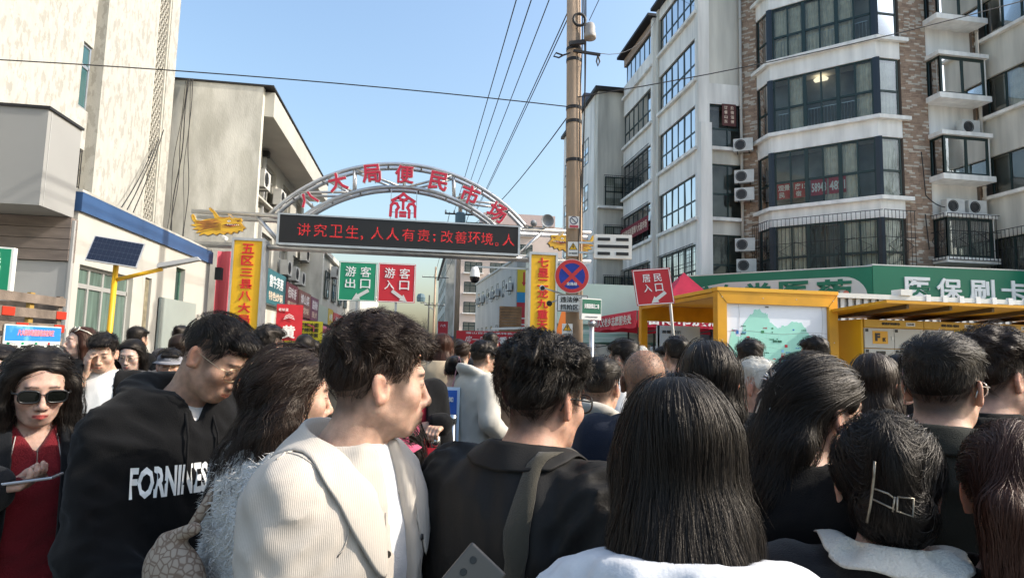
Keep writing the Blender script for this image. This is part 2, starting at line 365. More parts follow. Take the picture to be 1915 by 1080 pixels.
# ------------------------------------------------------------ left: grey three storey building along the lane
B2 = thing('grey_three_storey_building', 'long three storey building with a weathered end wall and deep roof overhang', 'building', (-8, 26, 0))
part('end_wall', M_GREYR, B2, (-13, -5.35, 20.5, 20.75, 0, 10.05))
part('roof', mat('white_fascia', (.48, .465, .41), .85, var=.08, vscale=2, stretch=(1, 1, .4)), B2, (-13, -5.05, 20.76, 33, 9.15, 9.98))
part('coping', M_IRON, B2, (-13.05, -5.02, 20.45, 33.02, 10.055, 10.11))
part('wall', M_CREAM, B2, (-13, -6.2, 20.76, 33, 8.75, 9.14), (-13, -6.2, 20.76, 33, 6.0, 7.15), (-13, -6.2, 20.76, 33, 3.2, 4.25),
     *[(-13, -6.2, y0, y1, 7.15, 8.75) for y0, y1 in ((20.76, 22.0), (23.6, 24.9), (26.6, 28.0), (29.7, 31.0), (32.4, 33))],
     *[(-13, -6.2, y0, y1, 4.25, 6.0) for y0, y1 in ((20.76, 22.0), (23.6, 24.9), (26.6, 28.0), (29.7, 31.0), (32.4, 33))])
part('interior', M_ROOM, B2, (-12.9, -6.75, 20.8, 32.9, .1, 9.1))
for zz, hh in ((7.15, 1.6), (4.25, 1.75)):
    for y0, y1 in ((22.0, 23.6), (24.9, 26.6), (28.0, 29.7), (31.0, 32.4)):
        window(B2, (-6.2, y0, zz), (0, 1, 0), y1 - y0, hh, 2, [.7], rec=.12, curtain=.3, fm=mat('old_white_frame', (.45, .44, .40), .6))
part('ledge', M_CREAM, B2, (-6.2, -5.95, 20.76, 33, 6.98, 7.06))
part('downpipe', M_GREYP, B2, (-6.19, -6.08, 24.3, 24.41, 3.2, 8.9))
part('rainwater_head', M_IRON, B2, (-6.19, -5.98, 24.22, 24.5, 8.82, 9.05))
part('end_pier', M_GREYR, B2, (-6.2, -5.1, 33.0, 33.4, 0, 8.0))
for i, (y, z) in enumerate(((22.0, 7.9), (23.75, 7.75), (26.55, 7.72), (28.2, 5.0), (30.0, 4.95), (31.6, 4.9), (32.4, 6.2))):
    ac_unit((-6.0 + (.1 if i > 2 else 0), y, z), (0, 1, 0), ['boxy AC unit high on the grey building nearest its end wall', 'AC unit beside the tall downpipe under the roof overhang', 'AC unit below the eaves, third along the grey building',
            'AC unit above the teal shop sign', 'AC unit above the maroon shop signs', 'AC unit above the far maroon shop sign', 'AC unit hung under the gate screen left end'][i], 1.15)
B3 = thing('cream_lane_building', 'low cream building further down the lane behind the shop signs', 'building', (-7, 40, 0))
part('wall', M_CREAM, B3, (-13, -5.3, 33.6, 48, 0, 6.6)); part('roof', M_GREYR, B3, (-13, -5.1, 33.5, 48.2, 6.6, 6.85))
for y in (35, 38, 41, 44): window(B3, (-5.3 + .1, y, 4.3), (0, 1, 0), 1.5, 1.5, 2, [.7], rec=.0)
ac_unit((-5.0, 36.9, 5.9), (0, 1, 0), 'AC unit on the low cream lane building', 1.1)
B4 = thing('grey_lane_block', 'plain grey block at the far end of the left row', 'building', (-7, 60, 0))
part('wall', M_GREYR, B4, (-14, -4.9, 52, 75, 0, 7.0)); part('roof', M_GREYP, B4, (-14, -4.8, 51.9, 75, 7.0, 7.2))

# shop signs along the left row
def board(name, label, cat, c, u, w, h, m, t=.08, group=None, up=(0, 0, 1)):
    u = nrmz(u); z = nrmz(up); n = np.cross(u, z); q = MB(); q.obox(V(*c) - n * t / 2, u * w / 2, n * t / 2, z * h / 2)
    return q.build(name, m, label=label, cat=cat, group=group)
part('shop_front', M_GREYR, B2, (-6.2, -5.2, 20.8, 33, 0, 3.0))
for (y0, y1, z0, z1, m, lab, s1, s2) in (
        (20.9, 23.9, 3.0, 4.15, mat('teal_sign', (.03, .13, .15), .5, var=.2, vscale=2), 'dark teal shop sign with white brush lettering', '富牛芙蓉', '特色炒锅'),
        (24.0, 26.3, 2.9, 4.0, mat('maroon_sign', (.22, .05, .06), .5, var=.2, vscale=2), 'maroon shop sign with pale lettering beside the teal sign', '佰味香', '紫米饼'),
        (26.5, 29.4, 2.85, 3.95, mat('brown_sign', (.24, .10, .08), .5, var=.2, vscale=2), 'brown shop sign with orange lettering', '博山菜', '家常味'),
        (29.5, 31.6, 2.8, 3.9, mat('plum_sign', (.18, .05, .10), .5, var=.2, vscale=2), 'plum coloured shop sign with white lettering', '酱排骨', '现卤'),
        (31.8, 35.0, 2.8, 3.7, mat('pale_green_sign', (.45, .50, .40), .6), 'pale grey green blank shop sign', None, None),
        (35.2, 37.0, 2.8, 3.7, mat('yellow_edge_sign', (.62, .42, .03), .5), 'yellow edged shop sign far down the row', '小吃', None),
        (37.2, 42.0, 2.8, 3.6, M_REDS, 'long red shop sign at the far end of the row', '老店', None)):
    s = board('shop_sign', lab, 'sign', (-4.98, (y0 + y1) / 2, (z0 + z1) / 2), (0, 1, 0), y1 - y0, z1 - z0, m, .12, 'shop signs down the lane')
    if s1: txt(s1, (-4.978, (y0 + y1) / 2, (z0 + z1) / 2 + (.2 if s2 else 0)), (y1 - y0) * .7, .42, M_WLET, s, (0, 1, 0))
    if s2: txt(s2, (-4.978, (y0 + y1) / 2, z0 + .28), (y1 - y0) * .7, .3, mat('pale_lettering', (.75, .6, .45), .5), s, (0, 1, 0))
s = board('menu_board', 'yellow handwritten menu board standing under the pink awning', 'sign', (-4.25, 24.0, 2.12), (1, .35, 0), 1.35, .85, mat('yellow_board', (.55, .50, .02), .6), .05)
for k in range(3): txt('臭豆腐烤冷面', (-4.25, 23.97 - .002, 2.4 - k * .19), 1.05, .16, M_BLK, s, (1, .35, 0), bold=.03)
txt('炒锅饼现做', (-4.25, 23.97, 1.82), .9, .13, M_BLK, s, (1, .35, 0), bold=.03)
s = board('red_stall_sign', 'red shop sign with a white roof emblem behind the yellow pillar', 'sign', (-4.1, 20.5, 2.35), (1, .3, 0), .8, 1.15, M_REDS, .06)
txt('黄', (-4.1, 20.45, 2.05), .42, .42, M_WLET, s, (1, .3, 0), bold=.03); txt('老味道', (-4.28, 20.4, 2.75), .3, .1, M_WLET, s, (1, .3, 0))
b = MB(); 
for k in range(3): stroke(b, [(-.16 + .02 * k, .0 + .05 * k), (0, .06 + .05 * k), (.16 - .02 * k, .05 * k)], .018, (-4.1, 20.44, 2.45), (1, .3, 0), (0, 0, 1), .005)
b.build('emblem', M_WLET, s)
a = MB(); a.add([(-5.0, 24, 2.75), (-5.0, 31, 2.75), (-3.9, 31, 2.35), (-3.9, 24, 2.35), (-5.0, 24, 2.71), (-5.0, 31, 2.71), (-3.9, 31, 2.31), (-3.9, 24, 2.31)],
      [(0, 1, 2, 3), (7, 6, 5, 4), (0, 3, 7, 4), (1, 5, 6, 2), (3, 2, 6, 7), (0, 4, 5, 1)])
aw = a.build('shop_awning', mat('pink_red_awning', (.60, .10, .14), .6), label='pinkish red sloping awning over the left shops', cat='awning')
part('valance', mat('pink_red_awning', (.6, .1, .14)), aw, (-3.92, -3.9, 24, 31, 2.15, 2.306))
pl = MB()
for i in range(10):
    x0, x1 = -5.75 + i * .09, -5.75 + (i + 1) * .09; y0, y1 = 18.4 + .06 * math.sin(i * 1.3), 18.4 + .06 * math.sin((i + 1) * 1.3)
    pl.add([(x0, y0, 2.3), (x1, y1, 2.3), (x1, y1, 4.25), (x0, y0, 4.25), (x0, y0 + .02, 2.3), (x1, y1 + .02, 2.3), (x1, y1 + .02, 4.25), (x0, y0 + .02, 4.25)], [(0, 1, 2, 3), (7, 6, 5, 4), (0, 3, 7, 4), (1, 5, 6, 2), (3, 2, 6, 7), (0, 4, 5, 1)])
pl.build('pink_cloth', mat('coral_fabric', (.75, .13, .17), .8), label='coral pink cloth hanging behind the left gate pillar', cat='cloth')
part('meter_box', M_IRON, None, (-5.35, -5.2, 17.0, 17.2, 3.3, 3.62), label='dark meter box on the far corner of the blue fascia shop', cat='box')

# ------------------------------------------------------------ the market gate
YG = 16.8
GT = thing('market_gate', 'steel truss archway with yellow pillars spanning the market lane', 'gate', (-.55, YG, 0))
def arc(cx, cz, r, a0, a1, y, n=40): return [(cx + r * math.sin(t), y, cz + r * math.cos(t)) for t in np.linspace(a0, a1, n)]
XO, ZO, RO, ZI, RI = -.56, 2.10, 4.56, 2.04, 3.98
ao = math.asin(3.47 / RO); ai = math.asin(2.58 / RI)
for yy in (YG, YG + .42):
    q = MB(); q.tube(arc(XO, ZO, RO, -ao, ao, yy), .055, 10); q.build('outer_arch_tube', M_STEEL, GT, smooth=True)
    q = MB(); q.tube(arc(XO, ZI, RI, -ai, ai, yy), .055, 10); q.build('inner_arch_tube', M_STEEL, GT, smooth=True)
def on_o(t): return (XO + RO * math.sin(t), ZO + RO * math.cos(t))
def on_i(t): return (XO + RI * math.sin(t), ZI + RI * math.cos(t))
zig = [(-.66, -.62), (-.66, -.34), (-.47, -.34), (-.30, -.34), (-.30, -.02), (.0, 0.), (.30, .02), (.30, .36), (.47, .36), (.66, .36), (.66, .62)]
for yy in (YG, YG + .42):
    for a, b_ in zig:
        x0, z0 = on_o(a); x1, z1 = on_i(b_); q = MB(); q.tube([(x0, yy, z0), (x1, yy, z1)], .035, 8); q.build('truss_brace', M_STEEL, GT, smooth=True)
for t in np.linspace(-.7, .7, 8):
    for fn in (on_o, on_i):
        if fn is on_i and abs(t) > .62: continue
        x0, z0 = fn(t); q = MB(); q.tube([(x0, YG, z0), (x0, YG + .42, z0)], .03, 8); q.build('cross_tube', M_STEEL, GT, smooth=True)
for yy, zz in ((YG, 5.03), (YG + .42, 4.98), (YG - .0, 4.20), (YG + .42, 4.22)):
    q = MB(); q.tube([(-5.95, yy, zz), (4.75, yy, zz)], .06, 10); q.build('crossbeam', M_STEEL, GT, smooth=True)
for x0, x1 in ((-4.35, -3.72), (2.66, 3.3)):
    for yy in (YG, YG + .42):
        q = MB(); z0, z1 = (4.98, 4.3) if x0 < 0 else (4.3, 4.95); q.tube([(x0, yy, z0), (x1, yy, z1)], .045, 8); q.build('truss_brace', M_STEEL, GT, smooth=True)
for px, chars in ((-4.43, '五区三县八大局'), (3.33, '七星二龙九重天')):
    part('pillar', M_STEEL, GT, (px - .40, px - .345, YG - .30, YG + .25, 0, 4.36), (px + .345, px + .40, YG - .30, YG + .25, 0, 4.36), (px - .345, px + .345, YG - .30, YG + .25, 4.29, 4.36))
    pn = part('pillar_panel', M_YEL, GT, (px - .345, px + .345, YG - .27, YG + .22, .25, 4.288))
    dz = .305 if px < 0 else .287
    for k, ch in enumerate(chars):
        h = .2 if ch in '二三' else .25
        txt(ch, (px, YG - .272, 4.08 - k * dz), .30, h, M_RED, pn, depth=.02, bold=.018)
led = part('screen_housing', mat('led_black', (.012, .010, .010), .35), GT, (-3.72, 2.62, YG - .16, YG + .2, 4.30, 5.045))
part('screen_trim', M_STEEL, GT, (-3.78, -3.721, YG - .18, YG + .1, 4.26, 5.08), (2.621, 2.68, YG - .18, YG + .1, 4.26, 5.08), (-3.72, 2.62, YG - .18, YG + .1, 5.046, 5.085), (-3.72, 2.62, YG - .18, YG + .1, 4.24, 4.299))
m = mat('led_red', (1., .03, .035), .5, emit=1.2); n, l = m.node_tree.nodes, m.node_tree.links
tc = n.new('ShaderNodeTexCoord'); vo = n.new('ShaderNodeTexVoronoi'); vo.inputs['Scale'].default_value = 34; vo.inputs['Randomness'].default_value = .15
l.new(tc.outputs['Object'], vo.inputs['Vector']); mr = n.new('ShaderNodeMapRange'); mr.inputs[1].default_value = .25; mr.inputs[2].default_value = .6; mr.inputs[3].default_value = 1.7; mr.inputs[4].default_value = .08
l.new(vo.outputs['Distance'], mr.inputs[0]); l.new(mr.outputs[0], n['Principled BSDF'].inputs['Emission Strength']); n['Principled BSDF'].inputs['Base Color'].default_value = (.1, .005, .005, 1)
b = MB()
LED = [('讲', -3.10), ('究', -2.68), ('卫', -2.27), ('生', -1.86), (',', -1.60), ('人', -1.20), ('人', -.80), ('有', -.38), ('责', .03), (';', .32), ('改', .66), ('善', 1.04), ('环', 1.40), ('境', 1.76), ('。', 2.03), ('人', 2.36)]
for ch, x in LED:
    w, h, z = (.33, .34, 4.675)
    if ch in ',;。': w, h, z = (.07, .12, 4.53) if ch == ',' else ((.07, .22, 4.62) if ch == ';' else (.10, .10, 4.54))
    txt(ch, (x, YG - .161, z), w, h, None, b, depth=.006, bold=.0)
b.build('screen_lettering', m, led, kind='stuff')
# arch lettering: red plates on white backings
for ch, x, z, sz in zip('八大局便民市场', (-3.03, -2.30, -1.43, -.55, .37, 1.25, 2.02), (5.50, 6.0, 6.29, 6.33, 6.2, 5.88, 5.43), (.48, .50, .50, .50, .52, .52, .52)):
    rot = -math.atan2(x - XO, z - ZO) * .72; h = sz * (.75 if ch == '八' else 1)
    w_ = txt(ch, (x, YG - .14, z), sz + .03, h + .03, M_WLET, GT, depth=.03, bold=.042, name='arch_letter', rot=rot)
    txt(ch, (x, YG - .172, z), sz, h, M_REDL, w_, depth=.03, bold=.02, name='letter_face', rot=rot)
    q = MB(); q.bar((x - .1, YG - .12, z + .1), (x - .1, YG + .02, z + .2), .02); q.bar((x + .1, YG - .12, z - .1), (x + .1, YG + .02, z - .2), .02); q.build('letter_bracket', M_STEEL, w_)
e = MB(); o3 = (-.555, YG - .06, 5.49)
for pts in ([(-.30, .12), (-.10, .24), (0, .32), (.10, .24), (.30, .12)], [(0, .16), (0, -.10)], [(-.12, .2), (0, .12), (.12, .2)],
            [(-.33, -.30), (-.32, -.02), (-.26, .06), (-.17, .04), (-.12, -.06), (-.17, -.14), (-.17, -.33)], [(.33, -.30), (.32, -.02), (.26, .06), (.17, .04), (.12, -.06), (.17, -.14), (.17, -.33)],
            [(-.07, -.20), (.07, -.20)], [(-.07, -.29), (.07, -.29)]):
    stroke(e, pts, .075, o3, (1, 0, 0), (0, 0, 1), .05)
em = e.build('seal_emblem', M_REDL, GT)
part('emblem_frame', M_STEEL, em, (-.90, -.88, YG - .01, YG + .01, 5.09, 6.03), (-.21, -.19, YG - .01, YG + .01, 5.09, 6.03), (-.88, -.21, YG + .0, YG + .02, 5.3, 5.32), (-.88, -.21, YG + .0, YG + .02, 5.62, 5.64))
# printed dragon heads, cut from sheet
DR_OUT = [(-.78, .13), (-.74, .17), (-.70, .12), (-.66, .02), (-.55, .0), (-.42, .05), (-.30, .07), (-.21, .08), (-.26, .22), (-.33, .27), (-.37, .33), (-.33, .36), (-.24, .29), (-.16, .20), (-.10, .13), (.0, .12), (.14, .14),
          (.10, .22), (.16, .21), (.24, .14), (.34, .12), (.44, .13), (.47, .06), (.44, .02), (.48, -.04), (.56, -.12), (.50, -.16), (.48, -.22), (.40, -.20), (.36, -.27), (.27, -.24), (.22, -.31), (.12, -.27), (.04, -.33), (-.06, -.29),
          (-.14, -.35), (-.22, -.31), (-.34, -.37), (-.44, -.33), (-.56, -.38), (-.50, -.30), (-.64, -.31), (-.56, -.24), (-.72, -.22), (-.62, -.16), (-.78, -.12), (-.66, -.08), (-.72, -.02), (-.76, .05)]
M_DRY = mat('dragon_yellow_print', (.68, .41, .03), .5, col2=(.50, .22, .03), thr=.56, soft=.25, vscale=4, stretch=(1, 1, 4)); M_DRO = mat('dragon_orange_print', (.42, .17, .03), .5, var=.4, vscale=12)
def dragon(cx, cz, mir):
    sgn = -1 if mir else 1; f = lambda L: [(sgn * x, z) for x, z in (L if not mir else L[::-1])]
    bk = MB(); bk.prism([(1.05 * x, 1.08 * z) for x, z in f(DR_OUT)], (cx, YG - .12, cz), (1, 0, 0), (0, 0, 1), .012); bk.build('backing_sheet', mat('grey_sheet', (.30, .30, .29), .5), GT); d = MB(); d.prism(f(DR_OUT), (cx, YG - .13, cz), (1, 0, 0), (0, 0, 1), .05); d = d.build('dragon_head_cutout', M_DRY, GT)
    for nm, L, m_, k in (('mane_print', [(-.60, -.02), (-.40, .03), (-.10, .06), (-.25, -.02), (-.05, -.02), (-.28, -.10), (-.08, -.12), (-.35, -.20), (-.55, -.26), (-.45, -.18), (-.64, -.14), (-.48, -.10), (-.66, -.06)], M_DRO, .051),
                      ('mouth_print', [(.0, -.09), (.10, -.045), (.22, -.05), (.34, -.035), (.30, -.09), (.18, -.115), (.08, -.10)], mat('dragon_mouth', (.13, .015, .015), .5), .052),
                      ('tongue_print', [(.15, -.08), (.24, -.075), (.34, -.06), (.28, -.10)], mat('dragon_tongue', (.6, .12, .06), .5), .054),
                      ('eye_print', [(.10, .03), (.14, .055), (.19, .045), (.18, .01), (.13, .0)], M_WLET, .052), ('pupil_print', [(.135, .035), (.165, .035), (.16, .012), (.14, .012)], M_BLK, .054),
                      ('nostril_print', [(.34, .05), (.41, .06), (.40, .03), (.35, .02)], mat('dragon_mouth', (.13, .015, .015)), .053),
                      ('horn_print', [(.10, .205), (.16, .195), (.24, .125), (.30, .11), (.22, .105), (.15, .17)], mat('grey_print', (.4, .4, .4), .5), .052)):
        q = MB(); q.prism(f(L), (cx, YG - .13, cz), (1, 0, 0), (0, 0, 1), k); q.build(nm, m_, d)
_old = dragon
def dragon(cx, cz, mir):
    _old(cx, cz, mir); sgn = -1 if mir else 1; k = 0; q = MB()
    for pts in ([(-.02, -.10), (.10, -.05), (.22, -.055), (.36, -.03)], [(.0, -.12), (.12, -.135), (.28, -.12), (.44, -.08)], [(.06, .06), (.14, .075), (.22, .05)], [(.30, .08), (.40, .08), (.44, .04)], [(-.30, .05), (-.10, .09), (.06, .10)], *[[(-.70 + .03 * j, -.04 - .055 * j), (-.45, -.02 - .05 * j), (-.20, -.03 - .035 * j), (-.04, -.06 - .03 * j)] for j in range(6)], [(-.31, .33), (-.22, .22), (-.14, .13)], [(-.73, .12), (-.66, .0), (-.52, .02)]):
        k += 1; stroke(q, [(sgn * x, z) for x, z in pts], .008, (cx, YG - .1835 - .0006 * k, cz), (1, 0, 0), (0, 0, 1), .0005)
    q.build('print_outline', mat('dragon_line', (.10, .045, .015), .6), GT)
    q = MB()
    for j in range(7): x = .10 + .045 * j; q.prism([(sgn * x, -.05), (sgn * (x + .028), -.048), (sgn * (x + .014), -.078)][::sgn], (cx, YG - .186, cz), (1, 0, 0), (0, 0, 1), .001)
    q.build('teeth_print', M_WLET, GT)
dragon(-5.12, 4.76, False); dragon(4.02, 4.76, True)
# horn loudspeaker and cameras on the gate
L = thing('horn_loudspeaker', 'grey horn loudspeaker on the gate crossbeam beside the concrete pole', 'loudspeaker', (3.38, YG - .2, 5.09))
q = MB(); q.lathe([(.0, .0), (.06, .0), (.07, .12), (.10, .22), (.17, .30), (.185, .31), (.17, .285), (.10, .23), (.05, .2), (0, .2)], (3.38, YG - .05, 5.25), 20, (.1, -1, -.05)); q.build('horn', mat('horn_grey', (.22, .24, .26), .5), L, smooth=True)
q = MB(); q.lathe([(.0, .0), (.08, .0), (.09, .12), (.06, .2), (0, .21)], (3.10, YG + .0, 5.2), 16, (-.3, -.8, 0)); q.build('driver', mat('horn_grey', (.22, .24, .26)), L, smooth=True)
part('bracket', M_STEEL, L, (3.34, 3.42, YG - .1, YG, 5.06, 5.2))
def camera_dome(c, label, s=1.):
    t = thing('surveillance_camera', label, 'camera', c, 'surveillance cameras')
    q = MB(); q.lathe([(0, .16 * s), (.05 * s, .16 * s), (.07 * s, .1 * s), (.085 * s, .0)], c, 16); q.build('housing', M_WLET, t, smooth=True)
    q = MB(); q.lathe([(.082 * s, 0), (.075 * s, -.05 * s), (.045 * s, -.09 * s), (0, -.1 * s)], c, 16); q.build('dome', mat('smoked_dome', (.01, .01, .012), .1), t, smooth=True)
    return t
t = camera_dome((1.46, YG - .05, 3.62), 'dome camera hanging on an arm left of the right yellow pillar', 1.7); part('arm', M_STEEL, t, (1.46, 2.95, YG - .07, YG - .03, 3.88, 3.93))
t = camera_dome((-4.98, YG - .3, 2.15), 'white dome camera left of the left yellow pillar', 1.2); part('arm', M_STEEL, t, (-4.98, -4.84, YG - .31, YG - .27, 2.33, 2.36))
t = thing('bullet_camera', 'small white bullet camera under the left dragon head', 'camera', (-5.02, YG - .2, 4.33)); q = MB(); q.tube([(-5.08, YG - .22, 4.37), (-4.93, YG - .42, 4.29)], .045, 10); q.build('housing', M_WLET, t); q = MB(); q.tube([(-5.02, YG - .2, 4.33), (-5.02, YG - .18, 4.22)], .02, 6); q.build('mount', M_STEEL, t)
for i, (dx, dz) in enumerate(((-.02, 2.93), (.13, 2.62))):
    t = thing('bullet_camera', ['upper black and white bullet camera by the right yellow pillar', 'lower black bullet camera by the right yellow pillar'][i], 'camera', (2.95 + dx, 13.0, dz))
    q = MB(); q.tube([(2.48 + dx, 12.3, dz), (2.46 + dx, 12.15, dz - .02)], .055, 12); q.build('housing', M_BLK if i else M_WLET, t); q = MB(); q.tube([(2.46 + dx, 12.149, dz - .02), (2.459 + dx, 12.14, dz - .02)], .045, 12); q.build('lens', M_BLK, t)
    q = MB(); q.bar((2.48 + dx, 12.25, dz), (3.0, 12.25, 2.78), .03); q.build('arm', M_STEEL, t)
# ------------------------------------------------------------ right: corner apartment block
K = thing('corner_apartment_block', 'six storey apartment block with dark framed bay windows and brick tile strips', 'building', (15, 25, 0))
FZ = [4.5 + 3 * k for k in range(5)]; WH = 2.2
Z3 = V(0, 0, 1)
# left wing, two bays along the lane (facing -x)
XW = 11.3
part('interior', M_ROOM, K, (XW + .9, 20, 24.3, 33.2, 3.3, 18.8))
for y0, y1, base in ((23.62, 27.95, 0), (28.7, 33.3, 1)):
    for k in range(5):
        z = FZ[k] - .15; zt = z + (1.9 if k < 4 else 0)
        part('spandrel', M_WHITE, K, (XW, XW + .3, y0 + .25, y1, z - 1.1 if k else 3.3, z))
        part('ledge', M_WHITE, K, (XW - .16, XW + .02, y0 + .05, y1 - .02, z - .14, z + .003))
        if k < 4 or base == 0:
            hh = 1.9 if k < 4 else 1.9
            wo = window(K, (XW + .02, y1 - .02, z + .005), (0, -1, 0), y1 - y0 - .28, hh - .01, 6, [.42], rec=.05, curtain=.12, thick=.11)
            if (base == 1 and k in (0, 1, 2)) or (base == 0 and k == 0): grille(wo, [(XW, y1 - .1), (XW, y0 + .3)], z, z + 1.9, .14, .15, False)
    part('spandrel', M_WHITE, K, (XW, XW + .3, y0 + .25, y1, 18.25 if base == 0 else 16.35, 18.8 if base == 0 else 16.9))
    part('pilaster', M_WHITE, K, (XW - .05, XW + .45, y0, y0 + .25, 0, 18.8))
    if base == 1: 
        window(K, (XW + .02, y1 - .3, 17.1), (0, -1, 0), 4.2, 1.15, 6, [], rec=.05); part('spandrel', M_WHITE, K, (XW + .001, XW + .31, y0 + .25, y1, 16.9, 17.09))
        part('brick_band', mat('brown_tile', (.36, .25, .175), .7, var=.2, vscale=6), K, (XW, XW + .3, y0 + .25, y1, 18.26, 18.75))
    part('roof', M_IRON, K, (XW - .35, 16, y0 - .1, y1 + .3, 18.84, 18.98))
part('pier', M_BEIGE, K, (XW - .05, XW + .5, 27.95, 28.2, 0, 18.82)); part('pier', M_WHITE, K, (XW + .12, XW + .5, 28.2, 28.7, 0, 18.83))
# return wall facing the square
part('return_wall', M_BEIGE, K, (XW + .45, 13.15, 23.6, 24.2, 12.2, 19.6))
part('return_wall', M_BEIGE, K, *[(XW + .45, 13.15, 23.6, 24.0, z0, z1) for z0, z1 in ((3.3, 4.32), (6.62, 7.32), (9.62, 10.32))])
part('corner_pillar', M_WHITE, K, (XW - .04, XW + .45, 23.35, 23.62, 0, 11.3)); part('corner_pillar', M_WHITE, K, (XW - .04, XW + .45, 23.55, 23.62, 11.3, 19.6))
part('band', M_WHITE, K, (XW + .45, 13.15, 23.57, 23.9, 12.2, 13.1))
for k in range(3):
    window(K, (XW + .46, 23.62, FZ[k] - .17), (1, 0, 0), 1.68, 2.28 if k < 2 else 1.85, 2, [.45], rec=.04, thick=.1)
    part('ledge', M_WHITE, K, (XW + .45, 13.14, 23.42, 23.62, FZ[k] - .32, FZ[k] - .18))
part('interior', M_ROOM, K, (XW + .95, 13.1, 24.25, 24.4, 3.3, 12))
t_ = board('window_sign', 'small brown window sign with pale lettering in the corner flat', 'sign', (12.62, 23.53, 11.75), (1, 0, 0), .62, .95, mat('brown_led_sign', (.10, .02, .015), .5), .03)
[txt(c, (12.47, 23.528, 12.06 - .2 * i), .15, .15, mat('pale_lettering', (.75, .6, .45)), t_, bold=.02) for i, c in enumerate('订餐山东')]; [txt(c, (12.76, 23.528, 12.06 - .2 * i), .15, .15, mat('pale_lettering', (.75, .6, .45)), t_, bold=.02) for i, c in enumerate('热情淄博')]
# chamfered corner with the bay windows
A_, B_, C_, D_ = V(13.64, 23.11, 0), V(13.64, 22.12, 0), V(16.26, 19.5, 0), V(17.25, 19.5, 0)
def poly(m, pts, z0, z1, name, off=0.):
    q = MB(); q.prism([(p[0], p[1]) for p in pts], (0, 0, z0), (1, 0, 0), (0, 1, 0), z1 - z0); return q.build(name, m, K)
def bay(off): # outline grown outward by off
    return [A_ + V(-off, .2 + off * 0, 0), B_ + V(-off, -off * .41, 0), C_ + V(-off * .41, -off, 0), D_ + V(.25, -off, 0), V(17.5, 20.2, 0), V(14.2, 23.5, 0)]
poly(M_ROOM, [p + V(.55, .55, 0) for p in (A_, B_, C_, D_)] + [V(19, 21, 0), V(15, 25, 0)], 3.3, 20, 'interior')
M_BAYW = mat('white_bay_paint', (.85, .83, .78), .75, var=.18, vscale=3, stretch=(1.6, 1.6, .2))
for k in range(6):
    z = 4.5 + 3 * k
    if k: poly(M_BAYW, bay(0.), z - .78, z - .14, 'spandrel')
    poly(M_BAYW, bay(.17), z - .14, z, 'ledge')
    if k > 4: continue
    for p0, p1, c, th in ((A_, B_, 1, None), (B_, C_, 6, .14), (C_, D_, 1, None)):
        L = np.linalg.norm(p1 - p0); u = (p1 - p0) / L; e = .06 if c == 1 else .11
        wo = window(K, p0 + u * e + V(0, 0, z + .003), u, L - 2 * e, 2.215, c, [.44] if k < 4 else [.36], rec=.05, fw=.06, curtain=.55 if c > 1 else .3, thick=th)
        if k in (2, 3) and c > 1:
            q = MB(); nn = np.cross(u, Z3)
            for i in range(28): a = p0 + u * (.3 + i * (L - .6) / 27) - nn * .22; q.bar(a + V(0, 0, z + .05), a + V(0, 0, z + .8), .016)
            q.bar(p0 + u * .25 - nn * .22 + V(0, 0, z + .8), p1 - u * .25 - nn * .22 + V(0, 0, z + .8), .025); q.build('balustrade', M_STEEL, wo)
    for p in (B_, C_):
        d = nrmz(p - V(16.5, 22.5, 0)); poly(mat('blue_black_frame', (.008, .016, .028), .4), [p + V(-.05, .05, 0) * 1.6, p + V(-.02, -.04, 0), p + V(.05, -.05, 0) * 1.6, p + V(.12, .06, 0), p + V(.05, .13, 0)], z + .004, z + 2.214, 'corner_post')
grille(K, [tuple((A_ + V(-.17, .1, 0))[:2]), tuple((B_ + V(-.17, -.07, 0))[:2]), tuple((C_ + V(-.07, -.17, 0))[:2]), tuple((D_ + V(.2, -.17, 0))[:2])], 4.6, 6.95, .06, .15)
q = MB(); q.lathe([(.0, 0), (.24, .0), (.27, .05), (.2, .1), (0, .12)], (15.35, 21.35, 12.55), 18); lamp_ = q.build('ceiling_lamp', mat('lamp_glow', (1., .86, .62), .5, emit=.7), label='lit round ceiling lamp behind the third floor bay window', cat='lamp')
# red rental banners in the second floor bay
u = nrmz(C_ - B_); nn = np.cross(u, Z3)
for i, (s0, s1, tx) in enumerate(((.16, .70, ('观景', '民')), (.78, 1.30, ('房13', '宿')), (1.40, 1.96, ('58948', None)), (2.02, 2.60, ('4821', None)))):
    c = B_ + u * (s0 + s1) / 2 + V(0, 0, 8.12 + .0) - nn * .10
    t = board('rental_banner', ['red window banner, leftmost of the rental row', 'red window banner, second of the rental row', 'red window banner with a phone number, third of the rental row', 'red window banner ending in 4821'][i], 'banner', c, u, s1 - s0, .62, mat('red_banner', (.42, .02, .04), .7), .01, 'rental banners in the bay window')
    if tx[1]: txt(tx[0], c + V(0, 0, .13), .42, .24, M_WLET, t, u, bold=.02); txt(tx[1], c + V(0, 0, -.15) - u * .08, .2, .22, M_WLET, t, u, bold=.02)
    else: txt(tx[0], c, s1 - s0 - .05, .36, M_WLET, t, u, bold=.03)
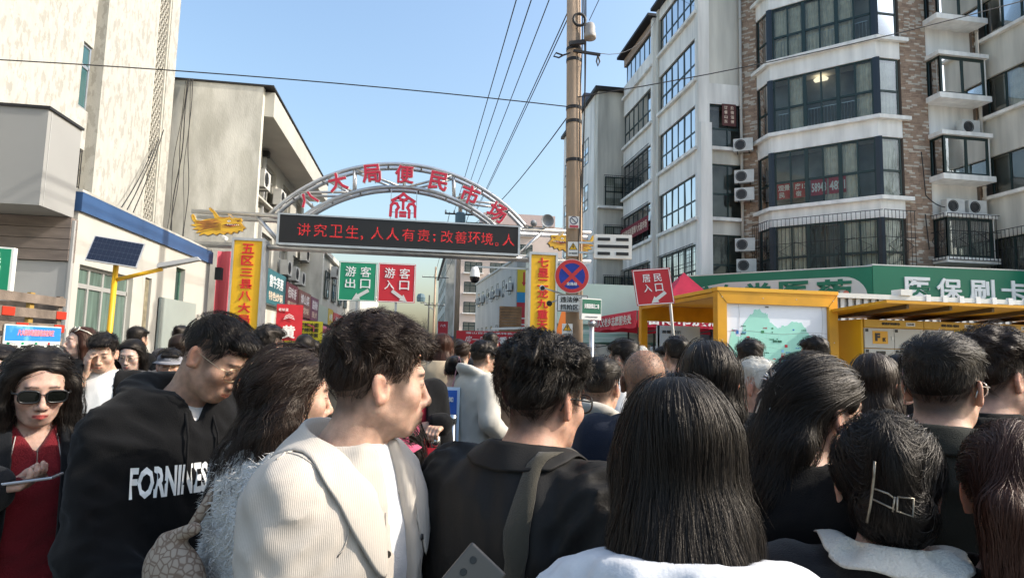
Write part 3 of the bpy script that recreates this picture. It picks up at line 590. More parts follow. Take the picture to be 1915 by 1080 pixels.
# brick tile strips: real tiles, brown with pale ones mixed in
M_BT = [mat('brown_tile', (.23, .145, .095)), mat('pale_tile', (.52, .46, .38), .7, var=.2, vscale=6), mat('dark_brown_tile', (.29, .195, .135), .7, var=.2, vscale=6)]
def bricks(o, u, L, z0, z1, name='brick_cladding'):
    o = V(*o); u = nrmz(u); n = np.cross(u, Z3); b = MB(); rows = int((z1 - z0) / .068)
    for j in range(rows):
        x = -random.random() * .2
        while x < L:
            a, e = max(x, 0), min(x + .235, L); x += .245
            if e - a < .03: continue
            r = random.random(); b.cur = 1 if r < .26 else (2 if r < .5 else 0)
            c = o + u * (a + e) / 2 + Z3 * (z0 + j * .068 + .03) + n * (.008 + random.random() * .004); b.obox(c, u * (e - a) / 2, n * .008, Z3 * .0295)
    return b.build(name, M_BT, K, kind='stuff')
M_MORT = mat('mortar', (.16, .13, .11), .9)
poly(M_MORT, [V(13.15, 23.6, 0), V(13.66, 23.09, 0), V(14.5, 23.6, 0), V(13.6, 24.4, 0)], 3.3, 19.8, 'brick_backing')
bricks((13.15, 23.6, 0), (1, -1, 0), .70, 3.9, 18.2)
part('brick_backing', M_MORT, K, (17.25, 18.35, 19.5, 20.4, 3.3, 19.8), (20.35, 20.6, 19.5, 20.4, 3.3, 19.8))
bricks((17.25, 19.5, 0), (1, 0, 0), 1.08, 3.9, 16.5); bricks((20.36, 19.5, 0), (1, 0, 0), .24, 3.9, 16.5)
for x, y in ((13.12, 23.45), (20.42, 19.36)):
    q = MB(); q.tube([(x, y, 3.2), (x, y, 19)], .06, 10)
    for zz in range(4, 19, 2): q.tube([(x, y, zz), (x, y, zz + .08)], .075, 10)
    q.build('downpipe', mat('beige_pipe', (.50, .46, .40), .6), K, smooth=True)
# column of small bays to the right
part('wall', M_WHITE, K, (18.35, 20.35, 19.6, 20.4, 3.3, 19.8))
for k in range(5):
    z = 5.3 + 3 * k
    part('ledge', M_BAYW, K, (18.25, 20.4, 18.85, 19.62, z - .2, z)); part('ledge', M_BAYW, K, (18.28, 20.38, 18.87, 19.62, z + 1.45, z + 1.6))
    window(K, (18.42, 18.97, z + .003), (1, 0, 0), 1.86, 1.44, 4 if k == 9 else 2, [], rec=.02, fw=.10, curtain=.3)
    window(K, (18.40, 19.58, z + .003), (0, -1, 0), .6, 1.44, 1, [], rec=.02, fw=.08)
    part('interior', M_ROOM, K, (18.52, 20.27, 19.24, 19.58, z + .02, z + 1.43)); part('side_wall', M_BAYW, K, (20.29, 20.35, 19.0, 19.58, z + .002, z + 1.448))
grille(K, [(18.3, 19.5), (18.3, 18.9), (20.4, 18.9)], 5.2, 6.85, .08, .15)
# projecting wing at the right edge
part('wall', M_BEIGE, K, *[(20.6, 26, 17.0, 19.5, z0, z1) for z0, z1 in ((2.0, 4.6), (6.1, 7.7), (9.15, 10.7), (12.15, 13.7), (15.15, 19))])
for k in range(4):
    z = 4.6 + 3 * k + (0 if k == 0 else .08)
    window(K, (20.6, 19.3, z), (0, -1, 0), 2.2, 1.5, 3, [], rec=.1, fw=.06, curtain=.2); part('ledge', M_WHITE, K, (20.42, 20.65, 17.02, 19.48, z - .12, z))
part('interior', M_ROOM, K, (20.95, 26, 17.1, 20.6, 3, 18)); grille(K, [(20.6, 19.3), (20.6, 17.1)], 4.5, 6.3, .3, .15, False)
for (x, y, z, u_, lab) in ((13.05, 23.2, 10.35, (1, -.6, 0), 'AC unit on the brick edge, topmost of its column'), (13.05, 23.15, 9.0, (1, -.6, 0), 'AC unit on the brick edge, second from the top'), (13.05, 23.15, 8.25, (1, -.6, 0), 'AC unit on the brick edge, third from the top'),
        (13.05, 23.15, 6.15, (1, -.6, 0), 'AC unit on the brick edge, second from the bottom'), (13.1, 23.15, 5.3, (1, -.6, 0), 'small AC unit on the brick edge just above the pharmacy sign'),
        (19.75, 19.25, 10.2, (1, 0, 0), 'AC unit alone on the upper small bay roof'), (18.95, 19.25, 7.2, (1, 0, 0), 'left one of two AC units on the lower bay roof'), (19.85, 19.25, 7.2, (1, 0, 0), 'right one of two AC units on the lower bay roof')):
    ac_unit((x, y, z), u_, lab, .92 if x > 18 else .95)
q = MB(); q.tube(sag((17.9, 19.4, 9.2), (18.0, 19.4, 7.6), 0) + sag((18.0, 19.4, 7.6), (18.6, 19.2, 7.15), .1), .018, 6); q.tube(sag((17.95, 19.4, 6.9), (18.05, 19.4, 5.6), 0), .02, 6)
q.build('refrigerant_hose', M_WIRE, label='black AC hose looping down the brick strip', cat='hose')
# maroon propaganda banner on the far wing
t = board('wall_banner', 'long dark red banner hung under a window of the lane wing', 'banner', (11.1, 31.0, 8.15), (0, -1, 0), 4.2, .75, mat('maroon_banner', (.20, .02, .03), .8, var=.2, vscale=3), .02)
txt('欢迎您来到淄博八大局市场', (11.095, 31.0, 8.15), 3.9, .42, mat('pale_lettering', (.75, .6, .45)), t, (0, -1, 0))
# next block down the lane
N = thing('second_apartment_block', 'pale apartment block behind the corner block, seen past the concrete pole', 'building', (13, 40, 0))
part('wall', M_BEIGE, N, (9.85, 16, 33.6, 34.2, 0, 16.85)); part('wall', M_WHITE, N, (9.8, 10.2, 34.2, 42, 0, 16.85)); part('roof', M_IRON, N, (9.6, 16, 33.3, 42.2, 16.85, 17.05)); part('roof', mat('navy_roof', (.02, .03, .07), .6), N, (9.9, 14, 37, 42, 17.06, 18.2))
for k in range(5):
    z = 4.4 + 2.9 * k
    if z < 15.5:
        window(N, (9.8 - .02, 41.5, z), (0, -1, 0), 1.5, 1.6, 2, [.5], rec=0.); window(N, (9.8 - .02, 38.4, z), (0, -1, 0), 3.0, 1.6, 4, [.4], rec=0.)
for k in range(3):
    b = MB(); z = 4.2 + 2.9 * k
    w_ = window(N, (10.3, 33.57, z), (1, 0, 0), 1.1, 1.75, 2, [.5], rec=0.); part('ledge', M_WHITE, N, (9.85, 11.4, 33.3, 33.6, z - .15, z - .01)); grille(w_, [(10.2, 33.55), (11.4, 33.55)], z, z + 1.8, .12, .12, False)

# ------------------------------------------------------------ pharmacy fascia
PH = thing('pharmacy_shop_front', 'green pharmacy fascia with white lettering around the block corner', 'shop front', (14, 19, 0))
P0, P1, P2 = V(10.4, 22.9, 0), V(14.82, 18.27, 0), V(22.6, 17.8, 0)
def slab(p, q_, z0, z1, t, m, name):
    u = nrmz(q_ - p); n = np.cross(u, Z3); b = MB(); b.obox((p + q_) / 2 + V(0, 0, (z0 + z1) / 2) - n * t / 2, (q_ - p) / 2, n * t / 2, Z3 * (z1 - z0) / 2); return b.build(name, m, PH)
slab(P0, P1, 2.9, 4.70, .3, M_PHARM, 'fascia'); slab(P1 + V(.02, 0, 0), P2, 2.9, 4.74, .3, M_PHARM, 'fascia')
slab(P0 + V(.3, .3, 0), P1 + V(.3, .3, 0), 0, 2.98, .2, M_ROOM, 'shop_wall'); slab(P1 + V(.3, .3, 0), P2 + V(0, .3, 0), 0, 2.98, .2, M_ROOM, 'shop_wall')
slab(P0 + V(0, .02, 0), P1, 4.71, 4.75, .45, M_STEEL, 'coping'); slab(P1, P2, 4.75, 4.79, .45, M_STEEL, 'coping')
u = nrmz(P1 - P0); b = MB(); n = np.cross(u, Z3); pts = [(.25, 3.0)] + [(5.55 + .70 * math.sin(t), 3.70 - .70 * math.cos(t)) for t in np.linspace(0, math.pi, 14)] + [(1.6, 4.40), (.7, 4.28), (.25, 4.05)]
b.prism(pts, P0, u, (0, 0, 1), .012); pw = b.build('name_panel', mat('cream_panel', (.66, .64, .57), .5), PH)
for ch, s_ in zip('宏仁堂医药', (.8, 1.72, 2.72, 3.96, 5.25)): txt(ch, P0 + u * s_ + V(0, 0, 3.92) + n * .012, .72 + .07 * s_, .82, M_PHARM, pw, u, depth=.03, bold=.03)
b = MB(); cc = P0 + u * 5.62 + V(0, 0, 3.72) + n * .044
for dx, dz in ((.11, 0), (-.11, 0), (0, .11), (0, -.11), (0, 0)): b.prism([(dx + .095 * math.cos(a), dz + .095 * math.sin(a)) for a in np.linspace(0, 2 * math.pi, 12, endpoint=False)], cc, u, (0, 0, 1), .012 + .01 * (dx + 2 * dz))
b.build('cross_emblem', mat('coral_print', (.75, .22, .14), .5), pw)
u = nrmz(P2 - P1); n = np.cross(u, Z3)
for ch, s_ in zip('医保刷卡', (1.58, 2.71, 3.88, 5.05)): txt(ch, P1 + u * s_ + V(0, 0, 4.03) + n * .001, .92, .74, M_WLET, PH, u, depth=.04, bold=.025)

# ------------------------------------------------------------ far end of the lane
PKB = thing('pink_apartment_block', 'far pale pink apartment block showing above the lane', 'building', (14, 92, 0))
part('wall', M_PINK, PKB, (5.6, 30, 91, 104, 0, 20.5)); part('roof', mat('pinkish_roof', (.55, .42, .38), .8), PKB, (9, 20, 90.8, 100, 20.5, 22.2))
for k in range(6):
    for x in (6.4, 10.2, 14.0): 
        z = 4.0 + 3.0 * k; w_ = window(PKB, (x, 90.96, z), (1, 0, 0), 2.6, 1.6, 3, [.65], rec=0., fw=.1); part('ledge', M_WHITE, w_, (x - .2, x + 2.8, 90.5, 90.96, z - .2, z - .03))
FL = thing('far_flat_row', 'distant grey flats along the right side of the lane', 'building', (5, 120, 0))
part('wall', M_GREYR, FL, (4.3, 14, 106, 150, 0, 18)); part('roof', M_IRON, FL, (3.9, 14, 105.5, 150, 18, 18.4))
for k in range(5):
    for j in range(8): window(FL, (4.28, 111 + j * 4.8, 3.4 + 3 * k), (0, -1, 0), 3.4, 1.6, 2, [], rec=0., fw=.15)
GB = thing('grey_two_storey_block', 'two storey grey block with a row of AC units down the right of the lane', 'building', (7, 50, 0))
g0, g1 = V(6.5, 41.5, 0), V(5.4, 60, 0); u = nrmz(g0 - g1); n = np.cross(u, Z3)
M_GB = mat('grey_lane_render', (.47, .46, .43), .85, var=.15, vscale=.8, stretch=(1, 1, .4))
b = MB(); b.prism([(6.5, 41.5), (18, 41.5), (18, 60), (5.4, 60)], (0, 0, 0), (1, 0, 0), (0, 1, 0), 7.9); b.build('wall', M_GB, GB)
b = MB(); b.prism([(6.4, 41.4), (18, 41.4), (18, 60.1), (5.3, 60.1)], (0, 0, 7.9), (1, 0, 0), (0, 1, 0), .15); b.build('roof', M_GREYP, GB)
for i in range(7):
    for j, z in enumerate((2.3, 5.6)):
        p = g1 + u * (1.5 + i * 2.4) + n * .02; window(GB, p + V(0, 0, z), u, .8, 1.3, 1, [.6], rec=0., fw=.07)
        if (i + j) % 3: ac_unit(p + u * 1.3 + n * .25 + V(0, 0, z + .5), u, 'AC unit, %s floor of grey lane block, number %s from its far end' % (('lower', 'upper')[j], ('one', 'two', 'three', 'four', 'five', 'six', 'seven')[i]), 1.0)
part('poster', mat('yellow_poster', (.75, .55, .03), .5), GB, (6.55, 8.2, 41.38, 41.45, 5.6, 7.3)); part('poster', mat('sky_poster', (.03, .30, .55), .5), GB, (6.55, 8.2, 41.38, 41.45, 4.9, 5.59)); part('poster', M_REDS, GB, (6.55, 8.2, 41.38, 41.45, 1.7, 4.89))
b = MB(); [b.prism([(-.06, .5), (.06, .5), (.06, -.2), (.16, -.2), (0, -.5), (-.16, -.2), (-.06, -.2)], (7.0 + .5 * i, 41.375, 6.5), (1, 0, 0), (0, 0, 1), -.01) for i in range(3)]; b.build('poster_arrow', M_RED, GB)
txt('二', (7.1, 41.375, 3.6), .5, .5, M_WLET, GB, name='poster_lettering'); txt('1', (7.1, 41.375, 2.5), .35, .7, M_WLET, GB, name='poster_lettering')
t = thing('plank_panel', 'panel of brown planks beside the grey lane block', 'timber', (4.9, 33.1, 0))
part('plank', mat('plank_brown', (.30, .17, .08), .8, var=.3, vscale=4), t, *[(4.3, 5.5, 33, 33.3, 2.1 + k * .16, 2.24 + k * .16) for k in range(12)]); part('post', M_IRON, t, (4.35, 4.45, 33.31, 33.4, 0, 4))
# poles down the lane
def util_pole(x, y, h, r, label, arms, m=M_POLE):
    t = thing('utility_pole', label, 'utility pole', (x, y, 0)); q = MB(); q.tube([(x, y, 0), (x, y, h)], [r, r * .7], 12); q.build('shaft', m, t, smooth=True)
    for z, w in arms:
        q = MB(); q.bar((x - w, y - .1, z), (x + w, y - .1, z), .09); q.build('crossarm', M_IRON, t)
        for sx in (-.95, -.4, .4, .95): q = MB(); q.lathe([(.0, 0), (.05, 0), (.06, .08), (.03, .12), (.05, .16), (0, .2)], (x + w * sx, y - .1, z + .045), 8); q.build('insulator', M_GREYP, t)
    return t
fp = util_pole(2.25, 37.5, 11.2, .17, 'utility pole with a transformer standing mid lane behind the arch', ((10.6, .75), (9.9, .95), (9.1, .85)))
q = MB(); q.lathe([(0, 0), (.3, 0), (.32, .1), (.32, .7), (.25, .8), (0, .82)], (2.25, 37.2, 9.15), 12); q.build('transformer', mat('transformer_blue', (.08, .14, .17), .5), fp)
util_pole(1.75, 75, 11.5, .16, 'distant utility pole left of the pink block', ((10.2, 1.6), (6.8, 1.2))); util_pole(1.6, 110, 11, .16, 'farthest thin utility pole at the lane end', ((9.5, 1.5),))
q = MB(); q.lathe([(0, 0), (.5, 0), (.55, .5), (.4, .9), (0, 1)], (.1, 75, 7.2), 10); st = q.build('street_lamp_head', mat('transformer_blue', (.08, .14, .17)), label='blue grey lamp head on the distant pole', cat='lamp'); q = MB(); q.bar((.1, 75, 7.4), (1.7, 75, 6.2), .12); q.build('arm', M_GREYP, st)
for z, xx, s in ((9.75, 1.85, .7), (9.75, 2.18, .7), (10.45, 2.8, .75), (9.75, 3.08, .8), (10.0, 3.25, .8)):
    q = MB(); q.tube(sag((xx, 37.4, z + .2), (xx + .05, -14, z - .1), s * .5, 24), .014, 5); q.build('overhead_wire', M_WIRE, label='thin overhead power wire %s of the bundle along the lane' % {1.85: 'first from the left', 2.18: 'second from the left', 2.8: 'third from the left', 3.08: 'fourth from the left', 3.25: 'fifth from the left'}[xx], cat='wire', group='overhead wires')
for x, s in ((1.6, .5), (2.1, .5), (2.8, .5)):
    q = MB(); q.tube(sag((x, 37.4, 10.0), (x - .1, 75, 10.2), s, 12), .02, 4); q.build('overhead_wire', M_WIRE, label='far overhead wire between the lane poles, %s' % {1.6: 'left strand', 2.1: 'middle strand', 2.8: 'right strand'}[x], cat='wire', group='overhead wires')
# far red stall banner, red lane sign
s = board('stall_banner', 'wide red stall banner with white lettering at the lane end', 'banner', (3.9, 30.0, 2.18), (1, -.15, 0), 4.2, .72, M_REDS, .05)
txt('房一味', (2.75, 30.17 - .003, 2.12), 1.1, .34, M_WLET, s, (1, -.15, 0), shear=.3, bold=.0); txt('酱香牛肉', (4.3, 29.93, 2.10), 1.6, .38, M_WLET, s, (1, -.15, 0), bold=.04); txt('淄山百年传承特色名吃', (3.7, 30.02, 2.44), 2.9, .10, M_WLET, s, (1, -.15, 0)); txt('Fangyiwei', (2.6, 30.19, 1.88), .6, .07, M_WLET, s, (1, -.15, 0))
part('post', M_IRON, s, (1.85, 1.9, 30.3, 30.35, 0, 1.8), (5.9, 5.95, 29.7, 29.75, 0, 1.8))
q = MB(); q.bar((3.4, 29.0, 2.62), (5.7, 28.7, 2.75), .1); s = q.build('rolled_tarpaulin', M_WSIGN, label='pale rolled tarpaulin above the red stall banner', cat='tarpaulin')
s = board('lane_sign', 'small red square sign on a far lane post', 'sign', (1.72, 45, 3.0), (1, 0, 0), .72, 1.2, M_REDS, .06); s2 = txt('八大', (1.72, 44.997, 3.3), .4, .2, M_WLET, s); part('post', M_STEEL, s, (1.69, 1.75, 45.02, 45.1, 0, 2.4))
s = part('blue_canopy', mat('blue_white_canopy', (.25, .35, .50), .6, var=.5, vscale=3), None, (1.2, 3.2, 38, 41, 2.15, 2.4), label='blue and white stall canopy far down the lane', cat='canopy')

# ------------------------------------------------------------ concrete pole with its plates
cp = thing('concrete_pole', 'tall concrete utility pole carrying signs in front of the gate', 'utility pole', (3.12, 12.2, 0))
q = MB(); q.tube([(3.17, 12.25, 0), (3.0, 12.25, 10.5)], [.185, .145], 18); q.build('shaft', M_POLE, cp, smooth=True)
px_at = lambda z: 3.17 - .17 * z / 10.5
for z in (5.62, 6.45, 6.75, 8.05, 7.8): q = MB(); q.tube([(px_at(z), 12.25, z - .035), (px_at(z), 12.25, z + .035)], .185 - .004 * z + .01, 18); q.build('band', M_IRON, cp)
q = MB(); q.bar((2.98, 12.05, 7.93), (3.55, 12.0, 7.87), .05); q.build('crossarm', M_IRON, cp); q = MB(); q.bar((2.88, 12.0, 8.05), (3.2, 12.0, 8.12), .08); q.build('clamp', M_IRON, cp)
for pts in ([(3.5, 12.0, 7.86), (3.47, 12, 7.72), (3.5, 12, 7.62), (3.54, 12, 7.72), (3.5, 12, 7.86)], [(2.9, 12, 7.85), (2.75, 12, 7.78), (2.6, 12, 7.82), (2.55, 12, 7.74), (2.66, 12, 7.72), (2.78, 12, 7.8)]): q = MB(); q.tube(pts, .018, 6); q.build('hook', M_IRON, cp)
q = MB(); q.lathe([(0, 0), (.125, 0), (.132, .04), (.125, .10), (.112, .12), (.108, .25), (.08, .33), (0, .36)], (3.32, 12.0, 8.2), 18); q.build('antenna_cap', mat('grey_cap', (.34, .32, .30), .6), cp, smooth=True)
q = MB(); q.tube([(3.10 + .13 * math.cos(a), 12.04, 8.62 + .13 * math.sin(a)) for a in np.linspace(0, 6.3, 20)], .03, 6); q.build('cable_coil', M_WIRE, cp)
q = MB(); q.tube([(3.16 + .02 * math.sin(z * 1.7), 12.08, z) for z in np.linspace(2.6, 9.5, 30)], .012, 5); q.tube([(3.23 + .03 * math.sin(z * 1.1), 12.12, z) for z in np.linspace(2.6, 9.5, 30)], .016, 5); q.tube([(3.3 + .015 * math.sin(z), 12.3, z) for z in np.linspace(.5, 9.5, 30)], .016, 5); q.build('cable', M_WIRE, cp)
def plate(name, label, cat, c, w, h, m, u=(1, -.15, 0), t=.012, rim=None):
    s = board(name, label, cat, c, u, w, h, m, t)
    if rim:
        b = MB(); uu = nrmz(u); n = np.cross(uu, Z3); cc = V(*c) + n * .002
        for a, z, ww, hh in ((0, h / 2 - .012, w - .02, .012), (0, -h / 2 + .012, w - .02, .012), (-w / 2 + .014, 0, .012, h - .05), (w / 2 - .014, 0, .012, h - .05)): b.obox(cc + uu * a + Z3 * z, uu * ww / 2, n * .002, Z3 * hh / 2)
        b.build('border', rim, s)
    return s
U = nrmz((1, -.15, 0)); NN = np.cross(U, Z3)
s = plate('no_fireworks_plate', 'small white warning plate high on the concrete pole', 'sign', (3.04, 12.03, 4.27), .22, .25, M_WSIGN)
b = MB(); b.lathe([(.07, 0), (.07, .003), (.085, .003), (.085, 0)], V(3.04, 12.03, 4.31), 20, NN); b.bar(V(3.04, 12.02, 4.31) - U * .05 + V(0, 0, .05), V(3.04, 12.02, 4.31) + U * .05 - V(0, 0, .05), .012); b.build('pictogram', mat('navy_print', (.03, .03, .09), .5), s)
part('caption', mat('dark_red_print', (.3, .03, .05), .5), s, (2.95, 3.13, 12.008, 12.014, 4.155, 4.205))
for i, (cx, cy, cz, ww, hh, lab) in enumerate(((3.03, 12.02, 3.72, .21, .29, 'white plate with a yellow lightning triangle above the round sign'), (2.93, 12.0, 2.08, .21, .24, 'white plate with a yellow lightning triangle low on the pole'))):
    s = plate('high_voltage_plate', lab, 'sign', (cx, cy, cz), ww, hh, M_WSIGN)
    b = MB(); b.prism([(-.09, -.05), (.09, -.05), (0, .10)], V(cx, cy, cz + .03) + NN * .001, U, Z3, .003); b.build('triangle_border', M_BLK, s); b = MB(); b.prism([(-.07, -.04), (.07, -.04), (0, .078)], V(cx, cy, cz + .03) + NN * .001, U, Z3, .005); b.build('triangle', M_YEL, s)
    b = MB(); b.prism([(.0, .06), (-.025, .005), (.0, .01), (-.012, -.035), (.025, .02), (.002, .018), (.015, .06)], V(cx, cy, cz + .03) + NN * .001, U, Z3, .007); b.build('bolt_print', M_BLK, s); txt('止步 高压危险', V(cx, cy, cz - .09) + NN * .001, .17, .03, M_BLK, s, U)
t = thing('no_stopping_sign', 'round blue sign with a red cross and rim on the concrete pole', 'sign', (2.985, 11.95, 2.8)); c = V(2.985, 11.9, 3.147)
b = MB(); b.lathe([(0, -.012), (.345, -.012), (.345, .0), (0, .0)], c, 40, NN); b.build('plate', M_WSIGN, t); b = MB(); b.lathe([(.262, .001), (.262, .004), (.335, .004), (.335, .001)], c, 40, NN); b.build('rim', mat('traffic_red', (.55, .03, .03), .4), t)
b = MB(); b.lathe([(0, .003), (.261, .003), (.261, .001)], c, 40, NN); b.build('face', mat('traffic_blue', (.01, .035, .32), .4, var=.3, vscale=9), t)
for sx in (-1, 1): b = MB(); b.obox(c + NN * (.005 + .0012 * sx), (U * sx + Z3) / 1.414 * .262, NN * .001, (U - Z3 * sx) / 1.414 * .036); b.build('cross_bar', mat('traffic_red', (.55, .03, .03)), t)
txt('全路段', c + NN * .006 - Z3 * .155, .21, .065, M_WLET, t, U, bold=.02)
s = plate('tow_zone_plate', 'white plate with two rows of black lettering under the round sign', 'sign', (2.99, 11.85, 2.60), .62, .34, M_WSIGN, rim=M_BLK); txt('违法停车', (2.99, 11.847, 2.675), .48, .115, M_BLK, s, U, bold=.02); txt('抓拍区域', (2.99, 11.847, 2.52), .48, .115, M_BLK, s, U, bold=.02)
t = thing('road_name_sign', 'green and white road name sign on its own short post', 'sign', (3.06, 10.65, 0)); uu = nrmz((1, .25, 0)); n2 = np.cross(uu, Z3)
b = MB(); b.obox((3.02, 10.66, 2.41), uu * .2, n2 * .045, Z3 * .19); b.build('case', M_WSIGN, t); b = MB(); b.obox(V(3.02, 10.66, 2.455) + n2 * .046, uu * .19, n2 * .002, Z3 * .125); b.build('face', mat('road_sign_green', (.01, .12, .07), .4), t); txt('共青团西路北二巷', V(3.02, 10.66, 2.46) + n2 * .049, .30, .085, M_WLET, t, uu, bold=.02); txt('GONGQINGTUAN', V(3.02, 10.66, 2.27) + n2 * .0465, .24, .028, mat('grey_print', (.4, .4, .4)), t, uu)
b = MB(); b.tube([(3.06, 10.7, 0), (3.06, 10.7, 2.2)], .045, 12); b.tube([(3.06, 10.7, 2.12), (3.06, 10.7, 2.2)], .07, 12); b.build('post', M_STEEL, t, smooth=True)
t = board('trigram_sign', 'white box sign with black broken bars beside the concrete pole', 'sign', (3.80, 11.8, 3.77), U, .76, .49, M_WSIGN, .12)
b = MB()
for dz, segs in ((.145, ((-.20, .135), (.20, .135))), (0, ((0, .335),)), (-.145, ((-.20, .135), (.20, .135)))):
    for a, hw in segs: b.obox(V(3.80, 11.8, 3.77) + U * a * .93 + Z3 * dz + NN * .004, U * hw * .93, NN * .005, Z3 * .031)
b.build('trigram_bars', M_BLK, t); q = MB(); q.bar((3.15, 12.0, 3.85), (3.5, 11.95, 3.85), .04); q.bar((3.15, 12.0, 3.65), (3.5, 11.95, 3.65), .04); q.build('bracket', M_STEEL, t)
for pts, lab, r in ((sag((-9.5, 11.9, 6.6), (3.05, 12.1, 6.72), .0)[:1] + sag((-9.4, 11.9, 6.55), (3.05, 12.1, 6.72), -.12), 'long cable crossing the sky from the left building to the concrete pole', .012), (sag((3.1, 12.1, 6.95), (21, 10, 12.6), .5), 'cable rising from the concrete pole to the right', .012), (sag((3.02, 12.15, 6.7), (2.3, 37.4, 9.0), .6), 'cable dipping from the concrete pole toward the arch', .014),
        (sag((3.5, 12.0, 7.9), (11.2, 27, 19.0), .9), 'slack thin cable from the pole to the corner block roof', .008), (sag((3.3, 12.0, 8.6), (5.2, 2, 14), .1), 'thin wire leaving the pole top toward the camera', .008)):
    q = MB(); q.tube(pts, r, 5); q.build('hanging_cable', M_WIRE, label=lab, cat='cable')
for i in range(5):
    y = 19.6 + .12 * i; pts = sag((-7.72 + .05 * i, 20.42, 10.1), (-7.95 + .17 * i * (1 + .3 * math.sin(i * 2.3)), 20.35 - .1 * i, 4.6), 0, 24); pts = [p + V(.16 * math.sin(k * .42 + i * 1.9) * (k / 24) * (1 - k / 30), 0, 0) for k, p in enumerate(pts)]; q = MB(); q.tube(pts, .009 + .004 * (i % 3), 5); q.build('drooping_cable', M_WIRE, label='black cable drooping from the roof corner, %s of the tangle' % ('first', 'second', 'third', 'fourth', 'last')[i], cat='cable', group='cables on the wall corner')
for i in range(3):
    q = MB(); q.tube(sag((-7.85, 19.4 - i * .3, 8.0 - i * .4), (-7.7, 17.0 - i * .5, 4.3), .3), .014, 5); q.build('drooping_cable', M_WIRE, label='thin cable slanting over the peeling wall, %s of three' % ('upper', 'middle', 'lower')[i], cat='cable')

# ------------------------------------------------------------ hand-held height signs
def arrow(s, c, u, ang, L, m):
    b = MB(); ca, sa = math.cos(ang), math.sin(ang); P = [(-.5, -.09), (.12, -.09), (.12, -.2), (.5, 0), (.12, .2), (.12, .09), (-.5, .09)]
    b.prism([(L * (x * ca - y * sa), L * (x * sa + y * ca)) for x, y in P], c, u, (0, 0, 1), .004); b.build('arrow', m, s)
for i, (x, m, a, t1, t2, lab) in enumerate(((-1.145, M_GRN, R(212), '游客', '出口', 'green square visitor exit sign with a white arrow'), (-.44, M_REDS, R(-35), '游客', '入口', 'red square visitor entrance sign beside the green one'))):
    s = plate('visitor_sign', lab, 'sign', (x, 11.5, 2.83), .68, .72, m, (1, 0, 0), .03, rim=M_WLET)
    for k, ch in enumerate(t1): txt(ch, (x - .13 + k * .27, 11.498, 3.01), .19, .19, M_WLET, s, bold=.006)
    for k, ch in enumerate(t2): txt(ch, (x - .13 + k * .27, 11.498, 2.79), .18, .17, M_WLET, s, bold=.008)
    arrow(s, (x + .06, 11.497, 2.585), (1, 0, 0), a, .34, mat('pale_arrow', (.62, .62, .58), .5)); part('post', M_STEEL, s, (x - .02, x + .02, 11.535, 11.575, 0, 3.1))
UR = nrmz((.54, -.086, .052)); UP = nrmz((.10, .03, -.535)) * -1
t = thing('residents_sign', 'red resident entrance sign on a leaning steel post', 'sign', (3.85, 8.6, 0)); c = V(3.365, 8.545, 2.62); nr = nrmz(np.cross(UR, UP))
b = MB(); b.obox(c, UR * .275, nr * .012, UP * .265); b.build('plate', M_REDS, t); b = MB()
for a_, z_, w_, h_ in ((0, .253, .262, .006), (0, -.253, .262, .006), (-.262, 0, .006, .24), (.262, 0, .006, .24)): b.obox(c + nr * .014 + UR * a_ + UP * z_, UR * w_, nr * .002, UP * h_)
b.build('border', M_WLET, t)
for k, ch in enumerate('居民入口'): txt(ch, c + nr * .013 + UR * (-.085 + .165 * (k % 2)) + UP * (.13 - .145 * (k // 2)), .115, .115, M_WLET, t, UR, UP, bold=.01)
b = MB(); ca, sa = math.cos(R(213)), math.sin(R(213)); b.prism([(.27 * (x * ca - y * sa), .27 * (x * sa + y * ca)) for x, y in [(-.5, -.09), (.12, -.09), (.12, -.2), (.5, 0), (.12, .2), (.12, .09), (-.5, .09)]], c + nr * .013 + UR * .05 - UP * .165, UR, UP, .004); b.build('arrow', M_WSIGN, t)
b = MB(); b.tube([(3.60, 8.56, 2.75), (3.88, 8.6, 0)], .022, 10); b.build('post', M_STEEL, t)
t = thing('residents_exit_sign', 'green sign cut by the left edge of the view', 'sign', (-4.85, 7.7, 0)); uu = nrmz((1, .12, -.02)); b = MB(); b.obox((-4.9, 7.7, 2.42), uu * .31, nrmz((-.12, 1, 0)) * .04, Z3 * .255); b.build('case', M_WSIGN, t)
b = MB(); n2 = np.cross(uu, Z3); b.obox(V(-4.9, 7.7, 2.42) + n2 * .041, uu * .285, n2 * .003, Z3 * .235); b.build('face', M_GRN, t)
for k, ch in enumerate('居民出口'): txt(ch, V(-4.9, 7.7, 2.42) + n2 * .045 + uu * (-.12 + .24 * (k % 2)) + Z3 * (.12 - .15 * (k // 2)), .15, .14, M_WLET, t, uu, bold=.02)
b = MB(); b.tube([(-4.95, 7.75, 0), (-4.95, 7.75, 2.4)], .025, 10); b.build('post', M_STEEL, t)

